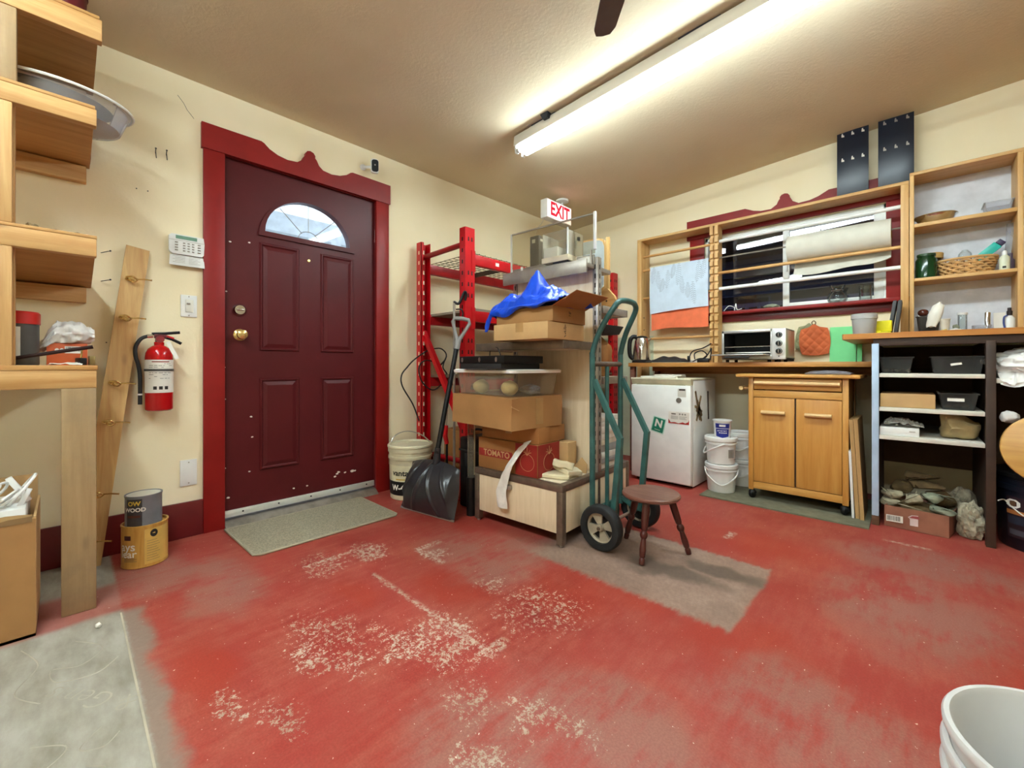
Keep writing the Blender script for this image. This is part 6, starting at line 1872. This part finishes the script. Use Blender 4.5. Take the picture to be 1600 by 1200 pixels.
tag(tx.build('fine_print', M['paper'], tp2), kind='stuff')
pail('white_pail', 'white pail half hidden behind the cart corner, lower of the rear pair', -.835, 3.43, .0095, .20, .085, .105, .09, R(-90)) if False else None
p3 = pail('white_pail', 'white lidded pail behind the stacked pails, half hidden, lower one', -.945, 3.55, .0095, .198, .087, .105, .09, R(-90))
pail('white_pail', 'white lidded pail behind the stacked pails, half hidden, upper one', -.945, 3.55, .2085, .198, .087, .105, .09, R(-90))
tag(MB().blob((-1.135, 3.40, .06), (.022, .03, .06), 3, .3, flat=.06).build('clear_bag', M['clear_dim']), 'small clear plastic bag on the floor between fridge and pails', 'bag')

# ------------------------------------------------------------------ right-hand unit with the upper worktop
un = thing('open_cabinet', 'open storage cabinet with a blue grey edge and white shelves under the upper worktop', 'cabinet', (.05, 3.5, 0))
MB().box(-.171, -.140, 3.172, 3.205, .055, 1.035, .002).build('edge_stile', M['bluegrey'], un)
MB().box(-.171, -.146, 3.205, YB - .004, .02, 1.035).build('side_panel', M['darkbrown'], un)
MB().box(-.172, -.138, 3.175, 3.24, 0, .055, .002).build('foot_block', M['cabinet_in'], un)
MB().box(.266, .300, 3.172, 3.215, 0, 1.035, .002).build('post', M['darkbrown'], un)
MB().box(.272, .294, 3.215, YB - .004, .10, 1.035).build('side_panel', M['darkbrown'], un)
MB().box(-.146, .272, YB - .016, YB - .004, .25, 1.035).build('back_panel', M['cabinet_in'], un)
MB().box(.72, .754, 3.172, 3.215, 0, 1.035, .002).build('post', M['darkbrown'], un)
MB().box(.726, .75, 3.215, YB - .004, .10, 1.035).build('side_panel', M['darkbrown'], un)
MB().box(.294, .726, YB - .016, YB - .004, .25, 1.035).build('back_panel', M['cabinet_in'], un)
MB().box(-.165, .754, 3.19, 3.215, 1.022, 1.064, .002).build('apron', M['darkbrown'], un)
for z in (.866, .675, .516):
    MB().box(-.139, .264, 3.178, YB - .02, z - .022, z, .002).build('shelf', M['offwhite'], un)
MB().box(.301, .72, 3.185, YB - .02, .822, .846, .002).build('shelf', M['offwhite'], un)
uw = thing('upper_worktop', 'orange brown wooden worktop over the open cabinet at the right', 'worktop', (.3, 3.5, 1.064))
MB().prism([(-.308, 3.205), (-.300, 3.178), (1.15, 3.165), (1.15, YB - .002), (-.308, YB - .002)], lambda u, v, w: Vector((u, v, 1.0645 + w)), .031).build('board', M['bench2'], uw)

def bin_(name, label, x0, x1, y0, y1, z, h, fl=.012, m='bin', lab=None, cat='bin'):
    t = thing(name, label, cat, ((x0 + x1) / 2, (y0 + y1) / 2, z))
    b = MB()
    def ring(e, zz): return [(x0 - e, y0 - e, zz), (x1 + e, y0 - e, zz), (x1 + e, y1 + e, zz), (x0 - e, y1 + e, zz)]
    loft(b, [ring(0, z), ring(fl, z + h - .006), ring(fl + .006, z + h - .006), ring(fl + .006, z + h), ring(fl - .002, z + h), ring(-.003, z + .003)], True, True)
    b.build('body', M[m], t)
    if lab:
        u, v, w_, hh, rot = lab
        f__ = planar((x0 + (x1 - x0) * u, y0 - fl * v - .0015, z + h * v), (0, -1, fl / h), rot=rot)
        MB().patch(f__, -w_ / 2, w_ / 2, -hh / 2, hh / 2, .0006, 1).build('label', M['paper'], t)
    return t
bin_('clear_bin', 'smoky clear bin at the left end of the top cabinet shelf', -.128, -.012, 3.23, 3.50, .867, .092)
bin_('clear_bin', 'wide smoky bin with a slanted white label on the top cabinet shelf', .085, .252, 3.22, 3.50, .867, .092, lab=(.48, .55, .042, .012, .18))
bin_('clear_bin', 'clear bin with a straight white label on the middle cabinet shelf', .115, .230, 3.215, 3.46, .676, .088, lab=(.42, .62, .062, .018, 0))
random.seed(8)
for i in range(5):
    tag(MB().pebble((-.115 + .024 * i, 3.30 + .02 * (i % 2), .881), (.014, .014, .011), 40 + i).build('pebble', M['stone']), ['leftmost', 'second', 'third', 'fourth', 'rightmost'][i] + ' pale pebble in the row inside the left smoky bin', 'stone', 'pale pebbles inside the left smoky bin')
for i in range(3):
    tag(MB().pebble((.14 + .03 * i, 3.29, .692), (.018, .016, .012), 50 + i).build('pebble', M['stone3']), ['left', 'middle', 'right'][i] + ' brown pebble inside the bin with the straight white label', 'stone', 'brown pebbles inside the labelled bin')
tag(MB().box(-.136, .088, 3.20, 3.50, .676, .752, .003).build('cardboard_box', M['card2']), 'shallow tan cardboard box on the middle cabinet shelf', 'box')
wbx2 = thing('white_box', 'shallow white cardboard box on the lowest cabinet shelf', 'box', (-.06, 3.33, .517))
MB().box(-.138, .026, 3.195, 3.47, .517, .562, .003).build('body', M['white'], wbx2)
tx = MB(); f_ = planar((-.002, 3.1945, .545), (0, -1, 0))
for i in range(5): tx.patch(f_, -.012 + .005 * i, -.0085 + .005 * i, -.003, .003, .0006, 1)
tag(tx.build('fine_print', M['gmetal'], wbx2), kind='stuff')
tag(MB().sheet(lambda u, v: (-.12 + .165 * u, 3.21 + .2 * v, .563 + .050 * math.sin(PI * min(1, u * .8 + .15)) * math.sin(PI * (v * .8 + .15)) * (1 - .5 * u) + .016 * nz(9 * u, 7 * v, 3) + .006), 26, 22, .001).build('plastic_bag', clear('bag_film', '#e8e6e0', .08, .25), smooth=0), 'clear plastic bag of metal parts on the shallow white box', 'bag')
for i in range(4):
    tag(MB().obox((-.10 + .035 * i, 3.29, .571), (.05, .012, .006), .5 + i, .001).build('metal_part', M['chrome']), ['leftmost', 'second', 'third', 'rightmost'][i] + ' shiny metal strip inside the clear bag on the white box', 'part', 'metal strips inside the clear bag')
pb = MB()
pb.blob((.178, 3.31, .578), (.078, .085, .066), 12, .30, 1.4, 3, flat=.060)
for v in pb.bm.verts:
    if v.co.z > .61: v.co.z += .02 * (.19 - v.co.x) / .08
tag(pb.build('paper_sack', plain('sack_paper', '#a89468', .85, 0, .2, 14)), 'crumpled tan paper sack on the lowest cabinet shelf', 'sack')

# bottom of the cabinet: printed tray box of rocks
tr = thing('printed_box', 'shallow red brown printed box full of rocks on the floor of the cabinet', 'box', (.02, 3.4, 0))
bq = MB()
cn4 = [(-.118, 3.205), (.138, 3.185), (.198, 3.50), (-.06, 3.52)]
for i in range(4):
    a, b_ = Vector(cn4[i]), Vector(cn4[(i + 1) % 4])
    n = (b_ - a).normalized(); n = Vector((-n.y, n.x)) * .006
    bq.hexa([(a.x, a.y, .002), (b_.x, b_.y, .002), (b_.x + n.x, b_.y + n.y, .002), (a.x + n.x, a.y + n.y, .002), (a.x, a.y, .118), (b_.x, b_.y, .118), (b_.x + n.x, b_.y + n.y, .118), (a.x + n.x, a.y + n.y, .118)])
bq.prism(cn4, lambda u, v, w: Vector((u, v, w + .001)), .004)
bq.build('box_walls', plain('box_red_brown', '#94604a', .7, 0, .15, 10), tr)
f_ = planar((.010, 3.1945, .06), (.078, -1, 0))
MB().patch(f_, -.120, -.050, -.025, .012, .0008, 1).build('barcode_label', M['paper'], tr)
bcd = MB(); u = -.116
while u < -.060:
    w_ = random.choice((.0015, .003)); bcd.patch(f_, u, u + w_, -.018, .008, .0016, 1); u += w_ + .002
tag(bcd.build('barcode', M['ink'], tr), kind='stuff')
MB().prism([(-.03, .015), (-.015, .028), (.01, .030), (.03, .022), (.034, .012), (.028, -.03), (-.022, -.03), (-.022, .004)], lambda a, b_, w: f_(a, b_, .0006 + w), .0006).build('white_emblem', plain('emblem_pale', '#d9c6c4', .6), tr)
MB().prism([(-.026, .012), (.030, .010), (.026, .020), (.008, .026), (-.012, .024)], lambda a, b_, w: f_(a, b_, .0014 + w), .0005).build('emblem_band', plain('emblem_red', '#a04848', .6), tr)
RK = [(-.095, 3.275, .125, .055, .045, .028, 'stone', 'pale flat rock at the left end of the printed box'), (-.085, 3.29, .172, .058, .05, .030, 'stone', 'pale blocky rock stacked at the left in the printed box'),
      (.000, 3.275, .155, .055, .045, .042, 'stone', 'rounded pale rock leaning at the middle of the printed box'), (.075, 3.31, .172, .070, .06, .035, 'stone2', 'mottled grey green rock behind the middle of the printed box'),
      (.115, 3.235, .128, .075, .05, .022, 'stone2', 'flat green slate piece over the right front edge of the printed box'), (.030, 3.42, .215, .12, .06, .028, 'stone3', 'long brown rock across the back of the printed box'),
      (-.05, 3.44, .185, .07, .06, .05, 'stone3', 'dark brown rock in the rear left of the printed box'), (.11, 3.42, .155, .08, .07, .045, 'stone3', 'brown rock in the rear right of the printed box'),
      (.03, 3.43, .265, .10, .055, .026, 'stone3', 'topmost brown rock at the back of the pile')]
for i, (x, y, z, a, b_, c_, mk, lb) in enumerate(RK):
    o = MB().rock((x, y, z), (a, b_, c_ * 1.15), 60 + i, random.uniform(-.4, .4), 18).build('rock', M[mk], smooth=30)
    tag(o, lb, 'rock', 'rocks in the printed box')
tag(MB().blob((.01, 3.36, .07), (.11, .12, .06), 77, .3, 2.0, 3, ridged=True).build('rock', M['stone3'], smooth=24), 'large brown rock at the bottom of the printed box', 'rock')
rbm = MB()
rbm.blob((.222, 3.30, .080), (.050, .06, .100), 15, .45, 2.2, 4, flat=.078, ridged=True)
tag(rbm.build('rubble_chunk', M['rubble'], smooth=20), 'crumbly pale rubble chunk beside the printed box', 'rock')
tag(MB().blob((.205, 3.52, .09), (.06, .10, .12), 25, .3, 1.4, 4, flat=.085, ridged=True).build('rubble_chunk', M['rubble'], smooth=20), 'larger pale rubble chunk at the back of the cabinet floor', 'rock')

# right bay
rbc = MB()
rbc.blob((.455, 3.285, .905), (.165, .115, .090), 7, .42, 1.9, 5, flat=.058, ridged=True)
for v in rbc.bm.verts:
    p = v.co
    if p.z < .87 and p.y < 3.24:
        p.y -= .045; p.z -= .030 + .05 * max(0, (p.x - .34)) + .012 * math.sin(p.x * 40)
        if p.y > 3.178: p.y = 3.178
    elif p.z < .8465: p.z = .8465
tag(rbc.build('white_cloth', M['bag'], smooth=60), 'crumpled white cloth on the shelf of the right cabinet bay', 'cloth')
dsk = thing('round_board', 'round oak board standing on the dark tub at the right edge', 'board', (.475, 3.10, .345))
dn = Vector((-.02, -1, .18)).normalized()
Mx = dn.to_track_quat('Z', 'Y').to_matrix().to_4x4()
MB().lathe([(0, 0), (.158, 0), (.166, .004), (.168, .012), (.166, .020), (.158, .024), (0, .024)], (.472, 3.12, .518), 48, Mx).build('disc', wood('oak_disc', '#b9843c', '#d6a658', 'x', .4, knots=False), dsk)
tag(MB().blob((.345, 3.21, .655), (.035, .03, .03), 5, .25).build('white_ball', M['bag']), 'small crumpled white bundle behind the round oak board', 'bundle')
dt = thing('dark_tub', 'dark navy tub with printed labels on the floor at the right edge', 'tub', (.505, 3.30, 0))
CT = (.510, 3.345)
tnv = plain('tub_navy', '#10141f', .35, 0, .2)
MB().lathe([(0, 0), (.180, 0), (.186, .008), (.196, .29), (.206, .292), (.206, .318), (.198, .322), (.198, .345), (.204, .347), (.200, .362), (0, .362)], (*CT, 0), 44).build('body', tnv, dt)
MB().lathe([(.198, .362), (.212, .358), (.212, .374), (.204, .380), (.186, .374), (0, .374)], (*CT, 0), 44).build('lid', M['black'], dt)
f_ = around(CT, .187, math.atan2(-CT[1], -CT[0]) , 0, .036)
MB().patch(f_, -.165, .10, .060, .262, .0012, 16).build('label_panel', plain('label_maroon', '#2c1a20', .4), dt)
MB().patch(f_, -.165, .10, .176, .196, .0022, 16).build('orange_band', plain('band_orange', '#b0703c', .4), dt)
MB().patch(f_, -.160, .09, .128, .168, .0022, 14).build('grey_block', plain('block_slate', '#2c3140', .4), dt)
MB().patch(f_, -.155, .08, .075, .102, .0022, 14).build('grey_block', plain('block_slate_2', '#4b4a52', .4), dt)
oc = [(.026, .012), (.012, .026), (-.012, .026), (-.026, .012), (-.026, -.012), (-.012, -.026), (.012, -.026), (.026, -.012)]
MB().prism(oc, lambda a, b_, w: f_(-.135 + a * 1.1, .228 + b_ * .8, .0022 + w), .0006).build('emblem', M['paper'], dt)
MB().prism([(a * .5, b_ * .5) for a, b_ in oc], lambda a, b_, w: f_(-.135 + a, .228 + b_, .0030 + w), .0006).build('emblem_mark', plain('emblem_brown', '#6a4a30', .5), dt)
MB().tube(bez([Vector((.305, 3.16, .245)), f_(-.17, .235, .006), f_(-.13, .205, .005), f_(-.08, .175, .005), f_(.0, .15, .005)], 6), .003, 6).build('cord', M['offwhite'], dt)
# ------------------------------------------------------------------ things on the upper worktop
UT = 1.0957
tub_n = thing('plastic_tub', 'two nested translucent white tubs on the left end of the upper worktop', 'tub', (-.222, 3.45, UT))
tpf = [(0, 0), (.052, 0), (.055, .004), (.062, .105), (.066, .106), (.066, .128), (.062, .130), (.058, .128), (.058, .108), (.051, .007), (0, .006)]
MB().lathe(tpf, (-.222, 3.45, UT), 36).build('outer_tub', M['frosted'], tub_n)
MB().lathe([(r_ * .98, z * .9 + .022) for r_, z in tpf], (-.222, 3.45, UT), 36).build('inner_tub', M['frosted'], tub_n)
for i, (x, y, z, a, b_, c_, rz, lb) in enumerate(((-.135, 3.49, UT + .012, .07, .05, .022, .2, 'lower yellow sponge on the upper worktop'), (-.130, 3.505, UT + .060, .075, .022, .068, -.15, 'yellow folded pad standing behind the lower yellow sponge'), (-.165, 3.50, UT + .028, .03, .04, .012, .4, 'small yellow scrap on the lower yellow sponge'))):
    tag(MB().obox((x, y, z), (a, b_, c_), rz, .004).build('yellow_pad', plain('yellow_pad', '#e6dc1e', .7) if i == 0 else bpy.data.materials['yellow_pad']), lb, 'sponge')
for i, (xb, xt) in enumerate(((-.108, -.080), (-.080, -.056))):
    tag(MB().hexa([(xb - .009, 3.52, UT), (xb + .009, 3.52, UT), (xb + .009, 3.70, UT), (xb - .009, 3.70, UT), (xt - .009, 3.52, 1.312), (xt + .009, 3.52, 1.312), (xt + .009, 3.70, 1.312), (xt - .009, 3.70, 1.312)], .002).build('dark_board', plain('dark_board', '#3b3d40', .6) if i == 0 else bpy.data.materials['dark_board']),
        ['left', 'right'][i] + ' dark grey board leaning against the dowel rack on the upper worktop', 'board')

# ------------------------------------------------------------------ cubby shelf
cu = thing('cubby_shelf', 'pine cubby shelf with a white back standing on the upper worktop', 'shelf', (.45, 3.81, UT))
CF = 3.70
for x0, x1 in ((-.015, .006), (.430, .452), (.90, .92)):
    MB().box(x0, x1, CF, YB - .012, UT + .0005, 2.117, .002).build('upright', M['rackwood_z'], cu)
MB().box(-.015, .92, CF, YB - .012, 2.117, 2.137, .002).build('top_board', M['rackwood'], cu)
for x0, x1 in ((.006, .430), (.452, .90)):
    for z0, z1 in ((1.785, 1.808), (1.443, 1.463)):
        MB().box(x0, x1, CF, YB - .014, z0, z1, .002).build('shelf_board', M['rackwood'], cu)
    MB().box(x0, x1, YB - .014, YB - .008, UT, 2.117).build('back_board', plain('cubby_back', '#d5d6dc', .6), cu) if x0 < .1 else MB().box(x0, x1, YB - .014, YB - .008, UT, 2.117).build('back_board', bpy.data.materials['cubby_back'], cu)
S2, S1, S0 = 1.8085, 1.4635, UT + .0005
bo = thing('steel_bowl', 'wide steel bowl on the top cubby shelf', 'bowl', (.105, 3.815, S2))
MB().lathe([(0, 0), (.045, 0), (.075, .014), (.096, .050), (.103, .052), (.102, .055), (.094, .053), (.072, .017), (.044, .004), (0, .004)], (.105, 3.812, S2), 44).build('bowl_body', M['chrome'], bo)
tag(MB().lathe([(0, 0), (.030, 0), (.030, .06), (.033, .062), (.033, .07), (0, .072)], (.30, 3.83, S2), 20).build('never', M['white']), 'x', 'x') if False else None
bin_('clear_tray', 'shallow clear plastic tray on the right of the top cubby shelf', .322, .415, 3.79, 3.90, S2, .075, .008, 'clear_dim', cat='tray')
gj = thing('green_jar', 'dark green glass jar with a tan lid on the middle cubby shelf', 'jar', (.062, 3.765, S1))
MB().lathe([(0, 0), (.046, 0), (.050, .005), (.050, .115), (.042, .130), (.040, .142), (0, .142)], (.062, 3.765, S1), 32).build('body', plain('green_glass', '#0d3a1c', .15, 0, .2), gj)
MB().lathe([(.038, .140), (.044, .140), (.044, .154), (0, .155)], (.062, 3.765, S1), 28).build('lid', plain('green_lid', '#2c4a2a', .4), gj)
cj = thing('cork_jar', 'glass jar with a wide cork lid behind the green jar', 'jar', (.09, 3.86, S1))
MB().lathe([(0, 0), (.040, 0), (.044, .12), (.040, .135), (0, .135)], (.092, 3.860, S1), 26).build('body', M['glass'], cj)
MB().lathe([(0, .135), (.050, .135), (.052, .165), (.048, .17), (0, .17)], (.092, 3.860, S1), 26).build('cork_lid', wood('cork', '#b98a48', '#d3ab66', 'x', .7, knots=False), cj)
# woven basket
bk_ = thing('wicker_basket', 'oval wicker basket on the middle cubby shelf', 'basket', (.235, 3.80, S1))
wk = plain('wicker', '#c79a62', .6, 0, .25, 30)
BC = Vector((.238, 3.80, S1))
def bp3(a, z, r_): return BC + Vector(((.100 + .022 * z / .09) * r_ * math.cos(a), (.066 + .018 * z / .09) * r_ * math.sin(a), z))
NW = 26
for row in range(6):
    wv = MB()
    z = .008 + .0145 * row
    pts = []
    for k in range(NW * 4):
        a = 2 * PI * k / (NW * 4)
        w = 1 + .055 * math.sin(NW / 2 * a + PI * row)
        pts.append(bp3(a, z + .004 * math.sin(NW / 2 * a + PI * row + 1.2), w))
    wv.tube(pts, .0072, 6, True)
    wv.build('weave', wk, bk_)
stk = MB()
for k in range(NW): stk.tube([bp3(2 * PI * k / NW, .0, 1), bp3(2 * PI * k / NW, .092, 1)], .003, 5)
stk.build('stakes', plain('stake', '#7d5730', .7), bk_)
MB().lathe([(0, 0), (.1, 0), (.1, .004), (0, .004)], BC, 30, None, sx=1, sy=.66).build('base', wk, bk_)
MB().tube([bp3(2 * PI * k / 40, .096, 1.02) for k in range(40)], .008, 6, True).build('rim', plain('rim_pale', '#c9a06a', .6), bk_)
tlb = thing('teal_box', 'teal box with a dark lid sticking up out of the wicker basket', 'box', (.33, 3.82, 1.53))
tM = Matrix.Rotation(R(-48), 4, 'Y')
MB().obox((.325, 3.815, 1.590), (.045, .035, .115), 0, .003, M=Matrix.Rotation(R(46), 4, 'Y')).build('body', plain('teal', '#2bb5a6', .35), tlb)
MB().obox((.378, 3.815, 1.640), (.036, .03, .026), 0, .003, M=Matrix.Rotation(R(46), 4, 'Y')).build('cap', plain('dark_plum', '#3a2c4c', .4), tlb)
tag(MB().lathe([(0, 0), (.022, .004), (.031, .022), (.030, .04), (.02, .055), (.014, .058), (.014, .064), (0, .064)], (.235, 3.845, S1 + .10), 22).build('glass_globe', M['glass']), 'small clear glass globe standing in the wicker basket', 'globe')
lb_ = thing('label_bottle', 'small bottle with a cream label and white cap beside the wicker basket', 'bottle', (.385, 3.735, S1))
MB().lathe([(0, 0), (.020, 0), (.021, .003), (.021, .072), (.012, .084), (.009, .088), (0, .088)], (.385, 3.735, S1), 24).build('body', plain('bottle_cream', '#d8dcc4', .4), lb_)
MB().lathe([(0, .086), (.011, .086), (.011, .104), (.006, .112), (0, .112)], (.385, 3.735, S1), 18).build('cap', M['white'], lb_)
MB().patch(around((.385, 3.735), .0212, R(-96), S1), -.008, .006, .008, .020, .0008, 4).build('dark_mark', M['ink'], lb_)
tag(MB().lathe([(0, 0), (.016, 0), (.017, .06), (.010, .07), (.010, .10), (0, .10)], (.412, 3.78, S1), 18).build('purple_bottle', plain('dull_purple', '#584a5c', .35)), 'dull purple bottle at the right end of the middle cubby shelf', 'bottle')
tag(MB().sheet(lambda u, v: (.405 + .024 * u - .012 * (1 - v) ** 2, 3.86 - .03 * u, S1 + .10 + .19 * v), 4, 10, .002).build('silver_bag', M['clear_dim']), 'upright clear bag against the right end of the middle cubby shelf', 'bag')
# bottom cubby bay
gt = thing('grey_tub', 'translucent grey tub at the left of the bottom cubby bay', 'tub', (.070, 3.765, S0))
MB().lathe([(0, 0), (.042, 0), (.055, .120), (.060, .122), (.060, .128), (.054, .128), (.040, .006), (0, .005)], (.072, 3.765, S0), 30).build('body', M['bin'], gt)
tag(MB().blob((.048, 3.78, 1.248), (.026, .026, .024), 2, .06).build('brown_ball', plain('shiny_brown', '#5a2c22', .2)), 'shiny brown ball resting in the grey tub of the bottom cubby bay', 'ball')
wrp = MB()
def wrf(u, v):
    c0 = Vector((.082, 3.70, S0 + .055)).lerp(Vector((.120, 3.72, S0 + .205)), v)
    r_ = .022 + .010 * math.sin(PI * v) + .006 * nz(4 * u, 5 * v)
    if v > .93: r_ *= .4
    a = 2 * PI * u
    return c0 + Vector((r_ * math.cos(a), r_ * .6 * math.sin(a), .004 * math.sin(3 * a)))
wrp.sheet(wrf, 16, 16)
tag(wrp.build('white_wrap', M['paper'], smooth=60), 'twisted white paper wrap leaning in the bottom cubby bay', 'paper')
tag(MB().lathe([(0, 0), (.017, 0), (.023, .092), (.025, .094), (.025, .100), (0, .101)], (.143, 3.715, S0), 22).build('white_cup', plain('cream_cup', '#dcd6c6', .5)), 'cream paper cup with a lid in the bottom cubby bay', 'cup')
tag(MB().bar((.065, 3.655, UT + .006), (.150, 3.66, UT + .032), .016, .011, bev=.003).build('yellow_stick', plain('pale_yellow', '#d8bf68', .6)), 'pale yellow wooden stick lying in front of the cream cup', 'stick')
gjr = thing('lidded_jar', 'clear glass jar with a flat white lid in the bottom cubby bay', 'jar', (.219, 3.755, S0))
MB().lathe([(0, 0), (.019, 0), (.021, .003), (.021, .120), (.018, .124), (.018, .008), (0, .004)], (.219, 3.755, S0), 24).build('glass_body', M['glass'], gjr)
MB().lathe([(0, .122), (.023, .122), (.023, .136), (0, .137)], (.219, 3.755, S0), 24).build('lid', M['white'], gjr)
tag(MB().blob((.185, 3.72, S0 + .018), (.035, .025, .024), 9, .3, flat=.018).build('white_lump', M['bag']), 'crumpled white lump between the cup and the lidded jar', 'bundle')
tag(MB().blob((.190, 3.74, S0 + .045), (.015, .012, .020), 12, .3).build('grey_lump', M['stone2']), 'small grey lump beside the cream cup', 'stone')
tag(MB().lathe([(0, 0), (.022, 0), (.034, .016), (.040, .032), (.041, .054), (.037, .054), (.033, .034), (.020, .006), (0, .005)], (.298, 3.75, S0), 28).build('glass_bowl', M['clear_dim']), 'small clear glass bowl in the bottom cubby bay', 'bowl')
tag(MB().lathe([(0, 0), (.013, 0), (.013, .130), (.011, .133), (0, .133)], (.325, 3.80, S0), 20).build('steel_cylinder', M['chrome']), 'slim steel cylinder behind the glass bowl', 'canister')
tag(MB().box(.350, .398, 3.82, 3.826, S0, 1.225).build('white_card', M['paper']), 'plain white card standing in the bottom cubby bay', 'card')
wbt = thing('pump_bottle', 'white bottle with a dark cap and blue handle in the bottom cubby bay', 'bottle', (.402, 3.72, S0))
MB().lathe([(0, 0), (.020, 0), (.022, .004), (.022, .085), (.012, .098), (.010, .102), (0, .102)], (.402, 3.72, S0), 24).build('body', M['white'], wbt)
MB().lathe([(0, .100), (.011, .100), (.012, .125), (.008, .130), (.008, .146), (0, .147)], (.402, 3.72, S0), 18).build('cap', plain('cap_dark', '#2a2328', .4), wbt)
MB().tube(bez([(.392, 3.705, S0 + .10), (.380, 3.70, S0 + .092), (.378, 3.70, S0 + .06), (.382, 3.70, S0 + .03)], 5), .004, 6).build('handle', plain('handle_blue', '#2b3f86', .4), wbt)

# ------------------------------------------------------------------ white pails in the foreground
def big_pail(label, z, R_, h, i):
    t = thing('large_pail', label, 'pail', (.176, .897, z), 0, 'nested white pails in the foreground')
    k = R_ / .145
    pf = [(0, 0), (.118 * k, 0), (.121 * k, .004), (.133 * k, h - .075), (.141 * k, h - .073), (.141 * k, h - .060), (.136 * k, h - .057), (.137 * k, h - .012), (.145 * k, h - .012), (.1455 * k, h - .004), (.143 * k, h), (.137 * k, h), (.133 * k, h - .006), (.118 * k, .010), (.112 * k, .005), (0, .005)]
    MB().lathe(pf, (.176, .897, z), 72).build('body', M['pail'], t)
    return t
big_pail('lowest of the nested large white pails in the right foreground', 0.001, .147, .330, 0)
big_pail('middle of the nested large white pails in the right foreground', 0.035, .1465, .330, 1)
big_pail('topmost open white pail of the nested stack in the right foreground', 0.070, .145, .330, 2)
